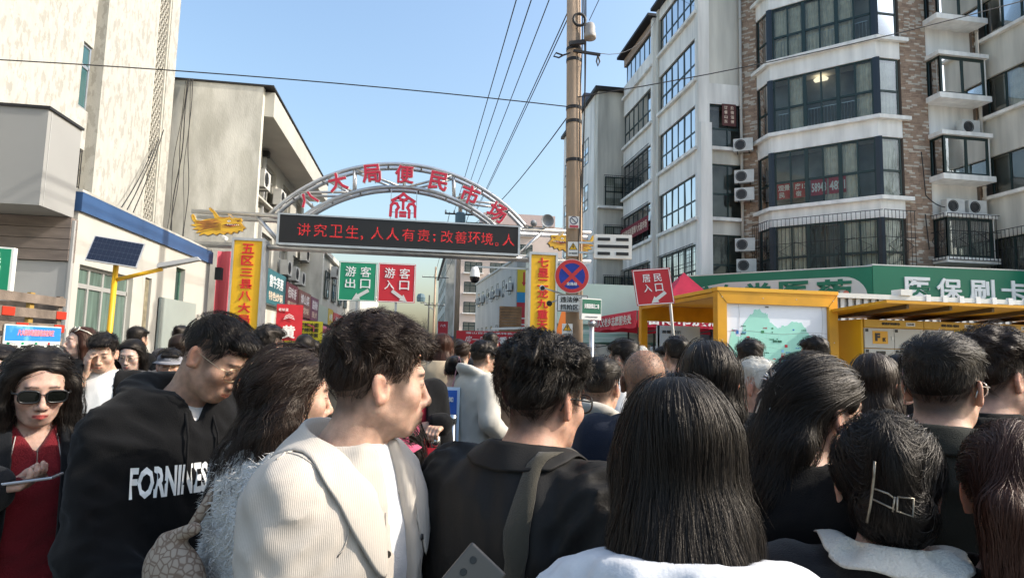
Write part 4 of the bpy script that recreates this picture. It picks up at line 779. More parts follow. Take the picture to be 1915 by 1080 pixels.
# ------------------------------------------------------------ slat-sided cart with a notice
t = thing('slat_sided_truck', 'truck bed with weathered slatted sides and red reflector patches', 'truck', (-4.8, 7, 0))
for k in range(5):
    z = 2.09 - .16 * k; part('side_slat', M_RUSTW, t, (-4.29, -4.26, 5.0, 8.2, z - .05, z + .05))
for z, ys in ((1.93, (7.15, 8.12)), (1.77, (7.4, 8.1))):
    for y in ys: part('reflector', mat('reflector_red', (.5, .04, .02), .3), t, (-4.258, -4.25, y - .1, y + .1, z - .045, z + .045))
for y in (5.6, 7.6, 8.16): part('side_post', M_RUSTW if y > 8 else mat('ochre_paint', (.35, .22, .05), .7), t, (-4.33, -4.291, y - .04, y + .04, .7, 2.16))
for k in range(4): part('end_slat', M_RUSTW, t, (-6.1, -4.34, 8.17, 8.2, 2.04 - .16 * k - .05, 2.04 - .16 * k + .05))
part('bed', M_IRON, t, (-6.1, -4.25, 4.6, 8.2, .75, .95)); part('cab', mat('truck_blue', (.03, .07, .2), .4), t, (-6.1, -4.3, 3.0, 4.5, .5, 2.1)); part('floor_panel', M_RUSTW, t, (-4.3, -4.27, 4.7, 8.18, .95, 1.36))
for y in (3.7, 7.4):
    for x in (-6.0, -4.5): q = MB(); q.lathe([(.15, 0), (.36, .02), (.38, .06), (.38, .18), (.36, .22), (.15, .24), (.15, 0)], (x, y, .38), 20, (1, 0, 0)); q.build('wheel', M_BLK, t)
nb = board('blue_notice', 'blue headed notice poster hung on the slatted truck side', 'poster', (-4.235, 7.6, 1.61), (0, 1, 0), 1.02, .36, mat('notice_white', (.72, .76, .74), .5), .012)
part('notice_header', mat('notice_blue', (.03, .22, .62), .4, col2=(.15, .42, .78), thr=.55, vscale=3, soft=.1), nb, (-4.234, -4.230, 7.1, 8.1, 1.62, 1.78)); txt('八大局市场健康教育宣传栏', (-4.2295, 7.62, 1.71), .66, .075, mat('pink_letter', (.75, .25, .3), .5), nb, (0, 1, 0), bold=.03)
for i in range(4): txt('健康生活方式知识', (-4.2345, 7.22 + i * .24, 1.56), .18, .02, M_BLK, nb, (0, 1, 0)); part('notice_icon', M_GRN if i < 3 else M_REDS, nb, (-4.2345, -4.231, 7.14 + i * .24, 7.18 + i * .24, 1.58, 1.605))

# ------------------------------------------------------------ solar street lamp
t = thing('solar_street_lamp', 'yellow solar street lamp with a tilted panel before the white shop', 'street lamp', (-4.6, 10.1, 0)); YP = mat('yellow_pole_paint', (.72, .40, .01), .45)
q = MB(); q.tube([(-4.63, 10.1, 0), (-4.6, 10.1, 2.85)], [.045, .038], 12); q.build('post', YP, t, smooth=True); q = MB(); q.tube([(-4.6, 10.1, 2.56), (-3.95, 10.12, 2.76)], .03, 10); q.build('arm', YP, t, smooth=True)
q = MB(); q.add([(-4.0, 10.03, 2.77), (-3.4, 10.07, 2.92), (-3.4, 10.17, 2.92), (-4.0, 10.23, 2.77), (-4.0, 10.05, 2.84), (-3.45, 10.08, 2.97), (-3.45, 10.16, 2.97), (-4.0, 10.21, 2.84)], [(3, 2, 1, 0), (4, 5, 6, 7), (0, 1, 5, 4), (2, 3, 7, 6), (0, 4, 7, 3), (1, 2, 6, 5)]); q.build('lamp_head', M_GREYP, t)
pu = nrmz((.98, .10, -.12)); pv = nrmz((-.50, .25, .85)); pv = nrmz(pv - pu * np.dot(pu, pv)); pn = np.cross(pu, pv); pc = V(-4.585, 10.02, 2.98)
q = MB(); q.obox(pc, pu * .35, pv * .215, pn * .015); pnl = q.build('solar_panel', mat('panel_frame', (.50, .50, .50), .4, metal=.3), t)
M_CELL = mat('solar_cell', (.01, .014, .03), .25, spec=.6)
for i in range(12):
    for j in range(4): q = MB(); q.obox(pc + pn * .016 + pu * (-.306 + i * .0556) + pv * (-.149 + j * .0993), pu * .0267, pv * .0480, pn * .002); q.build('solar_cell', M_CELL, pnl)

# ------------------------------------------------------------ map kiosk
t = thing('map_kiosk', 'yellow framed map kiosk with an open side', 'kiosk', (5.8, 11, 0)); y0 = 9.39
part('front_frame', M_KIOSK, t, (4.80, 6.95, y0, y0 + .16, 2.50, 2.70), (4.80, 4.96, y0, y0 + .16, 0, 2.499), (6.79, 6.95, y0, y0 + .16, 0, 2.499), (4.961, 6.789, y0, y0 + .16, .3, .7))
part('front_fascia', mat('yellow_powder_light', (.80, .42, .03), .4), t, (4.79, 6.96, y0 - .015, y0 + .17, 2.701, 2.76))
part('side_frame', M_KIOSK, t, (4.80, 4.90, y0 + .161, 12.86, 2.61, 2.68), (4.80, 4.94, 12.87, 13.03, 0, 2.68))
part('side_frame', M_KIOSK, t, (6.81, 6.95, y0 + .161, 13.03, 2.36, 2.68), (6.81, 6.95, 12.87, 13.03, 0, 2.359), (4.941, 6.809, 12.87, 13.03, 2.36, 2.68)); part('roof', mat('yellow_powder_light', (.8, .42, .03)), t, (4.78, 6.97, y0 + .17, 13.05, 2.69, 2.75))
mp = board('city_map', 'pale city map with green district shapes in the yellow kiosk frame', 'map', (5.875, y0 + .06, 1.60), (1, 0, 0), 1.826, 1.80, mat('map_paper', (.86, .89, .94), .35), .03)
ol = [(.02, .0), (.02, .62), (.06, .78), (.10, .70), (.14, .72), (.18, .84), (.22, .90), (.26, .93), (.28, .97), (.33, .97), (.36, .94), (.41, .93), (.43, .86), (.46, .83), (.50, .80), (.55, .82), (.60, .83), (.66, .86), (.74, .86), (.78, .82), (.80, .77), (.85, .73), (.90, .70), (.92, .62), (.90, .50), (.82, .40), (.74, .22), (.64, .10), (.52, .0)]
ol2 = []
for a, b_ in zip(ol[1:-1], ol[2:]):
    for k in range(4): f_ = k / 4; ol2.append((a[0] + (b_[0] - a[0]) * f_ + random.uniform(-.008, .008), a[1] + (b_[1] - a[1]) * f_ + random.uniform(-.010, .010)))
ol2 = [(.03, 0)] + ol2 + [(.52, 0.)]
X0, Z0 = 4.975, .72; q = MB(); q.prism([(x * 1.8, z * 1.75) for x, z in ol2], (X0, y0 + .0595, Z0), (1, 0, 0), (0, 0, 1), .003); q.build('district_print', mat('map_green', (.38, .76, .62), .4, var=.06, vscale=5), mp)
for i in range(9): q = MB(); zz = Z0 + .2 + i * .13; q.tube([(X0 + x, y0 + .056, zz + .05 * math.sin(x * 3 + i * 2) + (i % 3 - 1) * .04 * x) for x in np.linspace(.3, 1.3 - .03 * (8 - i), 8)], .002, 3); q.build('road_print', mat('map_road', (.60, .86, .76), .5), mp)
for i in range(6): q = MB(); xx = X0 + .3 + i * .2; q.tube([(xx + .04 * math.sin(z * 4 + i), y0 + .056, Z0 + z) for z in np.linspace(.1, 1.3, 8)], .002, 3); q.build('road_print', mat('map_road', (.45, .68, .60)), mp)
for m_, L in ((mat('map_mid_green', (.03, .22, .08), .5), [(.64, 1.33, .05, .04), (.37, 1.18, .05, .03), (1.66, 1.05, .07, .10), (1.36, .95, .08, .035)]), (mat('map_blue', (.02, .16, .50), .5), [(.30, 1.14, .02, .06), (.46, 1.02, .03, .03), (.74, .82, .03, .10), (1.02, .86, .035, .05), (.66, .58, .03, .07), (1.12, .75, .05, .04), (.95, .75, .06, .02)]),
              (M_REDS, [(.38, 1.24, .05, .02), (.40, 1.13, .06, .025), (.37, 1.02, .025, .08), (.84, .89, .05, .015), (.94, .85, .03, .06), (.70, .67, .06, .02)])):
    for x, z, w, h in L: q = MB(); q.box(X0 + x - w / 2, X0 + x + w / 2, y0 + .052, y0 + .0563, Z0 + z - h / 2, Z0 + z + h / 2); q.build('map_symbol', m_, mp)
for i in range(26): q = MB(); x, z = random.uniform(.2, 1.5), random.uniform(.3, 1.4); q.lathe([(0, 0), (.011, 0), (.011, -.003)], (X0 + x, y0 + .053, Z0 + z), 6, (0, 1, 0)); q.build('map_symbol', mat('map_dark', (.02, .14, .07), .5), mp)
txt('淄博市 张店区', (X0 + .9, y0 + .055, Z0 + 1.18), .16, .035, mat('map_dark', (.02, .14, .07)), mp); txt('导览图', (X0 + .72, y0 + .058, Z0 + 1.74), .06, .02, M_BLK, mp)
names = '张店 临淄 周村 博山 淄川 桓台 高青 沂源 火车站 博物馆 海岱楼 陶瓷馆 体育场 人民公园 植物园 齐盛湖 牧羊村 水晶街'.split()
for i in range(30):
    x, z = random.uniform(.12, 1.45), random.uniform(.35, 1.42); m_ = (mat('map_dark', (.02, .14, .07)), M_BLK, mat('map_blue', (.02, .16, .5)), M_REDS)[i % 4]; txt(names[i % len(names)], (X0 + x, y0 + .0555, Z0 + z), .05 + .012 * len(names[i % len(names)]), .026, m_, mp, depth=.001, bold=.01)
for i in range(14):
    x, z = random.uniform(.15, 1.45), random.uniform(.3, 1.4); q = MB(); w = random.uniform(.012, .03); q.box(X0 + x - w, X0 + x + w, y0 + .0535, y0 + .0562, Z0 + z - w * random.uniform(.5, 1.6), Z0 + z + w); q.build('map_symbol', (mat('map_blue', (.02, .16, .5)), M_REDS, mat('map_mid_green', (.03, .22, .08)), mat('map_lake', (.30, .62, .85), .4))[i % 4], mp)
for zz, xx in ((1.32, None), (None, .22), (None, 1.72)): q = MB(); q.tube([(X0 + t_, y0 + .0555, Z0 + zz + .02 * math.sin(t_ * 5)) for t_ in np.linspace(.0, 1.8, 12)] if zz else [(X0 + xx + .012 * math.sin(t_ * 9), y0 + .0555, Z0 + t_) for t_ in np.linspace(1.0, 1.77, 10)], .0018, 4); q.build('paper_crease', mat('crease', (.25, .22, .2), .8), mp)
for x_, s_ in ((4.80, 1), (6.95, -1)): q = MB(); q.bar((x_ + s_ * .004, y0 - .0015, 2.697), (x_ + s_ * .158, y0 - .0015, 2.505), .004); q.build('mitre_joint', M_IRON, t)
for x_ in (4.88, 5.6, 6.2, 6.87):
    for z_ in (2.6,) if 5 < x_ < 6.8 else (2.6, 1.9, 1.2): q = MB(); q.lathe([(0, .004), (.008, .003), (.009, 0)], (x_, y0 - .001, z_), 8, (0, -1, 0)); q.build('rivet', M_STEEL, t)
s = board('paper_notice', 'pale blank notice board seen through the kiosk side', 'notice', (5.05, 11.5, 1.75), (1, 0, 0), .9, .9, mat('pale_notice', (.62, .68, .70), .6), .02); part('post', M_STEEL, s, (4.62, 4.66, 11.5, 11.54, 0, 2.2))
txt('温馨提示', (4.9, 11.498, 2.08), .4, .06, M_BLK, s)

# ------------------------------------------------------------ luggage lockers
t = thing('luggage_lockers', 'yellow luggage locker bank under a slanting roof', 'lockers', (8.6, 9.6, 0)); yl = 9.2
part('case', M_KIOSK, t, (7.25, 11.2, yl, yl + .75, 0, 2.30)); part('side_panel', mat('yellow_side', (.78, .42, .01), .45, var=.05, vscale=1), t, (7.215, 7.249, yl - .01, yl + .75, 0, 2.30))
part('header', mat('header_yellow', (.62, .36, .04), .45), t, *[(7.262 + k * 1.11, 7.262 + k * 1.11 + 1.10, yl - .03, yl - .001, 2.17, 2.295) for k in range(3)])
for k in range(3): txt(('微信扫码寄存', '400-000-4001', '微信扫码寄存')[k], (7.75 + k * 1.11, yl - .031, 2.235), .34, .045, M_BLK, t, bold=.03); part('time_badge', M_WSIGN, t, (8.03 + k * 1.11, 8.2 + k * 1.11, yl - .034, yl - .0305, 2.205, 2.265)); txt('24小时', (8.115 + k * 1.11, yl - .0345, 2.235), .12, .03, M_BLK, t)
M_LOCK = mat('locker_white', (.52, .51, .47), .4, var=.06, vscale=2)
for k in range(3):
    for c in range(2):
        for r, (z0, z1) in enumerate(((1.83, 2.155), (.95, 1.815), (.5, .935), (.05, .485))):
            x = 7.262 + k * 1.11 + c * .545; d = part('locker_door', M_LOCK, t, (x, x + .535, yl - .035, yl - .001, z0, z1)); part('number_tag', M_BLK, d, (x + .01, x + .065, yl - .038, yl - .0355, z1 - .06, z1 - .012)); part('latch', M_STEEL, d, (x + .49, x + .515, yl - .045, yl - .0355, (z0 + z1) / 2 - .03, (z0 + z1) / 2 + .03))
part('zone_card', mat('card_yellow', (.72, .36, .03), .5), t, (7.40, 7.68, yl - .039, yl - .0355, 1.90, 2.11)); txt('F', (7.49, yl - .0395, 2.01), .09, .13, M_BLK, t, bold=.06); txt('区', (7.61, yl - .0395, 1.97), .055, .06, M_BLK, t, bold=.03)
part('scan_panel', M_BLK, t, (7.46, 7.63, yl - .039, yl - .0355, 1.72, 1.78), (7.49, 7.60, yl - .039, yl - .0355, 1.59, 1.70), (7.51, 7.58, yl - .039, yl - .0355, 1.56, 1.575)); part('screen', mat('scan_screen', (.45, .45, .45), .3), t, (7.495, 7.595, yl - .0415, yl - .0395, 1.60, 1.695))
for ch, x, z in (('寄', 9.05, 2.05), ('存', 9.38, 2.05), ('处', 9.70, 2.02)): txt(ch, (x, yl - .04, z), .26, .26, mat('bright_yellow_print', (.80, .55, .02), .5), t, depth=.01, bold=.06); txt(ch, (x, yl - .052, z), .24, .24, M_BLK, t, depth=.004, bold=.0)
q = MB(); q.add([(7.0, 8.35, 2.50), (11.5, 8.35, 2.50), (11.5, 10.1, 2.42), (6.72, 10.1, 2.36), (7.0, 8.35, 2.545), (11.5, 8.35, 2.545), (11.5, 10.1, 2.465), (6.72, 10.1, 2.405)], [(3, 2, 1, 0), (4, 5, 6, 7), (0, 1, 5, 4), (1, 2, 6, 5), (2, 3, 7, 6), (3, 0, 4, 7)]); q.build('roof', M_KIOSK, t)
for k in range(6): q = MB(); x = 7.4 + k * .75; q.bar((x, 8.4, 2.46), (x - .15, 10.0, 2.36), .05, .06); q.build('rafter', mat('dark_rafter', (.10, .06, .02), .7), t)
ct = thing('site_container', 'white corrugated cabin behind the lockers', 'cabin', (14, 14, 0))
q = MB()
for k in range(60): x = 9.3 + k * .2; q.add([(x, 13.0, 0), (x + .1, 13.0, 0), (x + .13, 13.06, 0), (x + .2, 13.06, 0), (x, 13.0, 3.05), (x + .1, 13.0, 3.05), (x + .13, 13.06, 3.05), (x + .2, 13.06, 3.05)], [(0, 1, 5, 4), (1, 2, 6, 5), (2, 3, 7, 6)])
q.build('corrugated_wall', mat('cabin_white', (.62, .62, .60), .5, var=.1, vscale=1), ct); part('roof_edge', M_WSIGN, ct, (9.25, 21.4, 12.95, 16, 3.05, 3.16)); part('corner_casting', M_WSIGN, ct, (11.2, 11.5, 12.9, 13.2, 3.161, 3.3)); part('core', M_GREYP, ct, (9.32, 21.3, 13.07, 15.9, 0, 3.04))
for k in range(8): part('roof_clip', M_WLET, ct, (11.9 + k * .45, 12.02 + k * .45, 12.93, 13.0, 3.0, 3.2))

# ------------------------------------------------------------ market tents
def tent(x0, x1, y0, y1, ze, zp, zv, m, mv, label, name='market_tent', legs=True):
    t = thing(name, label, 'tent', ((x0 + x1) / 2, (y0 + y1) / 2, 0)); c = ((x0 + x1) / 2, (y0 + y1) / 2); q = MB(); n = 8; ring = []
    for i in range(4):
        a, b_ = [(x0, y0), (x1, y0), (x1, y1), (x0, y1)][i], [(x1, y0), (x1, y1), (x0, y1), (x0, y0)][i]
        prev = None
        for s in range(n + 1):
            f_ = s / n; e = (a[0] + (b_[0] - a[0]) * f_, a[1] + (b_[1] - a[1]) * f_); col = []
            for r in range(7):
                g = r / 6; zz = ze + (zp - ze) * (1 - g) ** 1.25; col.append(len(q.v)); q.v.append((c[0] + (e[0] - c[0]) * g, c[1] + (e[1] - c[1]) * g, zz))
            if prev:
                for r in range(6): q.f.append((prev[r], prev[r + 1], col[r + 1], col[r])); q.mi.append(0)
            prev = col
    q.build('canopy', m, t)
    for i in range(4):
        a, b_ = [(x0, y0), (x1, y0), (x1, y1), (x0, y1)][i], [(x1, y0), (x1, y1), (x0, y1), (x0, y0)][i]; q = MB(); k = 24; d = nrmz((b_[0] - a[0], b_[1] - a[1])); o = (d[1] * .03, -d[0] * .03); vs = []
        for s in range(k + 1):
            f_ = s / k; w = .02 * math.sin(s * 1.9); x, y = a[0] + (b_[0] - a[0]) * f_ + o[0], a[1] + (b_[1] - a[1]) * f_ + o[1]; vs += [(x, y, ze + .01), (x + o[0] * w * 20, y + o[1] * w * 20, ze - zv + .02 * math.sin(s * .8))]
        q.add(vs, [(2 * s, 2 * s + 1, 2 * s + 3, 2 * s + 2) for s in range(k)]); q.build('valance', mv, t)
    for x in (x0 + .05, x1 - .05):
        for y in (y0 + .05, y1 - .05): part('leg', M_IRON, t, (x - .025, x + .025, y - .025, y + .025, 0, ze))
    q = MB()
    for k in range(6): xa = x0 + (x1 - x0) * k / 6; xb = x0 + (x1 - x0) * (k + 1) / 6; q.bar((xa, y0 + .05, ze - zv - (.02 if k % 2 else .16)), (xb, y0 + .05, ze - zv - (.16 if k % 2 else .02)), .03)
    q.build('scissor_brace', M_IRON, t); return t
tent(7.6, 10.9, 19.3, 21.9, 2.95, 4.55, .3, M_TENTR, M_TENTR, 'pinkish red peaked tent behind the red resident sign')
t = tent(5.47, 9.6, 14.93, 19.2, 2.72, 3.12, .42, mat('white_tent_fabric', (.72, .72, .74), .75), M_TENTR, 'white topped market tent with a red lettered valance')
txt('淄博市旅店住宿服务', (7.55, 14.87, 2.52), 3.9, .30, M_WLET, t, bold=.03); txt('鄂州人父老乡志愿服务处', (5.42, 17.1, 2.52), 3.7, .26, M_WLET, t, (0, -1, 0), bold=.02)
M_STR = mat('green_stripe_fabric', (.10, .34, .24), .75, col2=(.55, .66, .60), thr=.5, soft=.2, vscale=1.1, stretch=(.15, .15, 5))
t = tent(5.0, 9.8, 22.2, 27, 2.75, 3.2, .75, M_MINT, M_STR, 'mint green market tent with striped skirt behind the white topped tent')
bd = board('mint_backdrop', 'tall plain mint backdrop panel behind the white topped tent', 'backdrop', (7.3, 22.05, 3.42), (1, 0, 0), 4.6, 1.5, M_MINT, .06); part('post', M_IRON, bd, (5.05, 5.1, 22.06, 22.1, 0, 3.0), (9.5, 9.55, 22.06, 22.1, 0, 3.0))
s = board('pink_stall_fascia', 'small dusty pink stall sign above the mint backdrop', 'sign', (7.62, 22.22, 3.78), (1, -.25, 0), 1.1, .34, mat('dusty_pink', (.42, .14, .18), .6), .08); txt('纪念品', (7.62, 22.22, 3.78), .8, .22, M_WLET, s, (1, -.25, 0)); part('post', M_IRON, s, (7.59, 7.65, 22.31, 22.36, 0, 3.78))
s = part('orange_triangle_flag', mat('orange_flag', (.75, .2, .03), .6), None, (3.9, 3.93, 17.5, 17.53, 0, 2.9), label='orange pennant beside the right yellow pillar', cat='flag'); s.name = 'orange_pennant'; q = MB(); q.prism([(0, -.9), (.55, -.9), (.3, .3)], (3.85, 17.49, 2.75), (1, 0, 0), (0, 0, 1), .01); q.build('cloth', mat('orange_flag', (.75, .2, .03)), s)

# ------------------------------------------------------------ queue barrier and blue standee
SX, SY, UZ = 0.205, 4.703, nrmz((1, -.05, 0))
s = board('blue_standee', 'blue framed poster stand behind the queue barrier', 'poster stand', (SX, SY, 1.02), UZ, .24, .68, mat('standee_frame', (.50, .62, .75), .4), .03); b = MB(); b.obox((SX, SY - .004, 1.02), UZ * .098, V(.0003, -.003, 0), Z3 * .318); b.build('poster', mat('standee_blue', (.02, .10, .42), .4, var=.1, vscale=3), s)
txt('游客须知', (SX, SY - .009, 1.27), .14, .04, M_WLET, s, UZ); [txt(c, (SX + .01, SY - .009, 1.16 - .065 * i), .03, .03, M_WLET, s, UZ) for i, c in enumerate('请有序排队入场')]; part('foot', M_STEEL, s, (SX - .15, SX + .15, SY - .1, SY + .15, 0, .04)); part('leg', M_STEEL, s, (SX - .1, SX - .07, SY + .005, SY + .03, .04, .69), (SX + .07, SX + .1, SY + .005, SY + .03, .04, .69))
for i, (x, y) in enumerate(((0.110, 3.408), (0.264, 4.488))):
    t = thing('barrier_post', ['steel queue barrier post gripped by the person in red and black', 'steel queue barrier post beside the blue poster stand'][i], 'barrier post', (x, y, 0), 'queue barrier posts'); q = MB(); q.tube([(x, y, .03), (x, y, 1.12)], .026, 14); q.tube([(x, y, 1.12), (x, y, 1.18)], .030, 14); q.build('post', mat('polished_steel', (.6, .6, .58), .18, metal=1), t, smooth=True); q = MB(); q.lathe([(0, .04), (.05, .035), (.16, .015), (.165, 0)], (x, y, 0), 20); q.build('foot', M_IRON, t)
x, y = 0.110, 3.408; q = MB(); q.add([(x - .5, y - .04, 1.13), (x, y - .033, 1.12), (x + .3, y - .02, 1.10), (x - .5, y - .04, 1.08), (x, y - .033, 1.07), (x + .3, y - .02, 1.05)], [(0, 3, 4, 1), (1, 4, 5, 2)]); o = q.build('barrier_tape', mat('barrier_red', (.5, .015, .03), .6), label='red retractable belt of the queue barrier', cat='barrier belt'); so = o.modifiers.new('s', 'SOLIDIFY'); so.thickness = .002

# ------------------------------------------------------------ bare winter trees (lane end, and across the square, mirrored in the windows)
M_BARK = mat('grey_bark', (.11, .09, .075), .9, var=.2, vscale=8)
def bare_tree(x, y, h, label, seed, depth=5, spread=.55):
    g = np.random.default_rng(seed); t = thing('bare_tree', label, 'tree', (x, y, 0), 'bare winter trees'); tr = MB(); br = MB()
    def grow(p, d, L, r, lv):
        pts = [p]; dd = d.copy()
        for k in range(3): dd = nrmz(dd + g.normal(size=3) * .12 + V(0, 0, .06)); pts.append(pts[-1] + dd * L / 3)
        (tr if lv == 0 else br).tube(pts, [r, r * .88, r * .76, r * .62], 6 if lv < 2 else 3, cap=False)
        if lv >= depth: return
        for k in range(3 if lv < 4 else 2):
            q = pts[-1] if k else pts[2]; a = g.uniform(0, 6.28); side = nrmz(np.cross(dd, (math.cos(a), math.sin(a), .3))); grow(q, nrmz(dd + side * (spread + g.random() * .4)), L * g.uniform(.62, .85), r * .6, lv + 1)
    grow(V(x, y, 0), V(0, 0, 1), h * .30, h * .014, 0); tr.build('trunk', M_BARK, t, smooth=True); br.build('crown', M_BARK, t)
bare_tree(-1.5, 118, 9, 'hazy bare tree at the far end of the lane', 1); bare_tree(1.2, 128, 8, 'second bare tree beside the farthest lane pole', 2)
for i, (x, y, h) in enumerate(((-15, -3, 19), (-21, -8, 21), (-11, -9, 18), (33, -5, 19), (27, -10, 18))):
    bare_tree(x, y, h, 'bare street tree behind the viewer, mirrored in the %s windows' % ('bay', 'upper bay', 'lower bay', 'side bay', 'small bay')[i], 10 + i, 6)
# ------------------------------------------------------------ people: implicit surfaces -> one continuous mesh per body
f32 = np.float32
def smin(a, b, k):
    h = np.maximum(k - np.abs(a - b), 0) / k; return np.minimum(a, b) - h * h * k * f32(.25)
def smax(a, b, k): return -smin(-a, -b, k)
def sstep(x, a, b): t = np.clip((x - a) / (b - a), 0, 1); return t * t * (3 - 2 * t)
def ell(p, c, r):
    x, y, z = (p[0] - c[0]) / r[0], (p[1] - c[1]) / r[1], (p[2] - c[2]) / r[2]
    k1 = np.sqrt(x * x + y * y + z * z) + f32(1e-6); k2 = np.sqrt((x / r[0]) ** 2 + (y / r[1]) ** 2 + (z / r[2]) ** 2) + f32(1e-6)
    return k1 * (k1 - 1) / k2
def sph(p, c, r): return np.sqrt((p[0] - c[0]) ** 2 + (p[1] - c[1]) ** 2 + (p[2] - c[2]) ** 2) - r
def cone(p, a, b, ra, rb):
    d = [b[i] - a[i] for i in range(3)]; L = sum(v * v for v in d) + 1e-9
    t = np.clip(((p[0] - a[0]) * d[0] + (p[1] - a[1]) * d[1] + (p[2] - a[2]) * d[2]) / L, 0, 1)
    return np.sqrt((p[0] - a[0] - t * d[0]) ** 2 + (p[1] - a[1] - t * d[1]) ** 2 + (p[2] - a[2] - t * d[2]) ** 2) - (ra + (rb - ra) * t)
def wob(p, seed, f0=14., amp=1., n=5):
    g = np.random.default_rng(seed); s = 0
    for i in range(n):
        k = g.normal(size=3) * f0 * (1.45 ** i) / 1.7; s = s + np.sin(p[0] * f32(k[0]) + p[1] * f32(k[1]) + p[2] * f32(k[2]) + f32(g.uniform(0, 6.28))) * f32(amp / (1.35 ** i))
    return s * f32(.5)
def nets(ax, d):
    """surface nets on a tensor grid; returns verts, quads"""
    s = d < 0; nx, ny, nz = d.shape
    c = np.zeros((nx - 1, ny - 1, nz - 1), np.uint8)
    for i in (0, 1):
        for j in (0, 1):
            for k in (0, 1): c += s[i:nx - 1 + i, j:ny - 1 + j, k:nz - 1 + k]
    cell = (c > 0) & (c < 8); idx = np.full(cell.shape, -1, np.int64); I, J, K_ = np.nonzero(cell); idx[I, J, K_] = np.arange(len(I))
    acc = np.zeros((len(I), 3)); cnt = np.zeros(len(I)); C = np.stack([d[I + i, J + j, K_ + k] for i in (0, 1) for j in (0, 1) for k in (0, 1)], 1).astype(float)
    off = np.array([(i, j, k) for i in (0, 1) for j in (0, 1) for k in (0, 1)])
    for a in range(8):
        for b in range(a + 1, 8):
            if np.abs(off[a] - off[b]).sum() != 1: continue
            m = (C[:, a] < 0) != (C[:, b] < 0); t = np.where(m, C[:, a] / np.where(m, C[:, a] - C[:, b], 1), 0)[:, None]
            acc += np.where(m[:, None], off[a] + (off[b] - off[a]) * t, 0); cnt += m
    q = acc / np.maximum(cnt, 1)[:, None]; v = np.empty_like(q)
    for n_, g in enumerate((I, J, K_)):
        A_x = ax[n_]; v[:, n_] = A_x[g] + (A_x[g + 1] - A_x[g]) * q[:, n_]
    F = []
    for axis in range(3):
        sl0 = [slice(None)] * 3; sl1 = [slice(None)] * 3; sl0[axis] = slice(0, -1); sl1[axis] = slice(1, None)
        A0, A1 = s[tuple(sl0)], s[tuple(sl1)]; e = A0 != A1
        o = [i for i in range(3) if i != axis]
        sel = [slice(None)] * 3; sel[o[0]] = slice(1, -1); sel[o[1]] = slice(1, -1)
        G = np.argwhere(e[tuple(sel)]); G[:, o[0]] += 1; G[:, o[1]] += 1
        if not len(G): continue
        flip = A0[tuple(G.T)]
        def at_(d0, d1): H = G.copy(); H[:, o[0]] -= d0; H[:, o[1]] -= d1; return idx[tuple(H.T)]
        Q = np.stack([at_(1, 1), at_(0, 1), at_(0, 0), at_(1, 0)], 1)
        if axis == 1: flip = ~flip
        Q[~flip] = Q[~flip][:, ::-1]; F.append(Q)
    F = np.concatenate(F) if F else np.zeros((0, 4), int)
    return v, F[(F >= 0).all(1)]
def mesh_np(name, v, quads=None, tris=None, m=None, parent=None, cols=None, smooth=True, **kw):
    me = bpy.data.meshes.new(name); nq = 0 if quads is None else len(quads); ntr = 0 if tris is None else len(tris)
    me.vertices.add(len(v)); me.vertices.foreach_set('co', np.ascontiguousarray(v, np.float32).ravel())
    loops = np.concatenate([a for a in (quads.ravel() if nq else None, tris.ravel() if ntr else None) if a is not None]).astype(np.int32)
    me.loops.add(len(loops)); me.loops.foreach_set('vertex_index', loops)
    st = np.concatenate([np.arange(nq) * 4, nq * 4 + np.arange(ntr) * 3]).astype(np.int32); me.polygons.add(nq + ntr); me.polygons.foreach_set('loop_start', st)
    me.polygons.foreach_set('use_smooth', np.full(nq + ntr, smooth))
    if cols is not None:
        a = me.color_attributes.new('Col', 'FLOAT_COLOR', 'POINT'); a.data.foreach_set('color', np.ascontiguousarray(np.c_[cols, np.ones(len(v))], np.float32).ravel())
    for q in (m if isinstance(m, list) else [m]): me.materials.append(q)
    me.update(calc_edges=True); return link(name, me, parent, **kw)
def axis_pts(spans, lo, hi, coarse):
    """1-D grid: coarse between lo and hi, with fine spans (a, b, step)"""
    spans = sorted(spans); out = []; x = lo
    for a, b, st in spans:
        a = max(a, x)
        if b <= a: continue
        n = max(1, int(math.ceil((a - x) / coarse))) if a > x + 1e-6 else 0
        if n: out += list(np.linspace(x, a, n, endpoint=False))
        out += list(np.arange(a, b, st)); x = b
    out += list(np.linspace(x, hi, max(2, int(math.ceil((hi - x) / coarse)))))
    return np.array(out, np.float32)

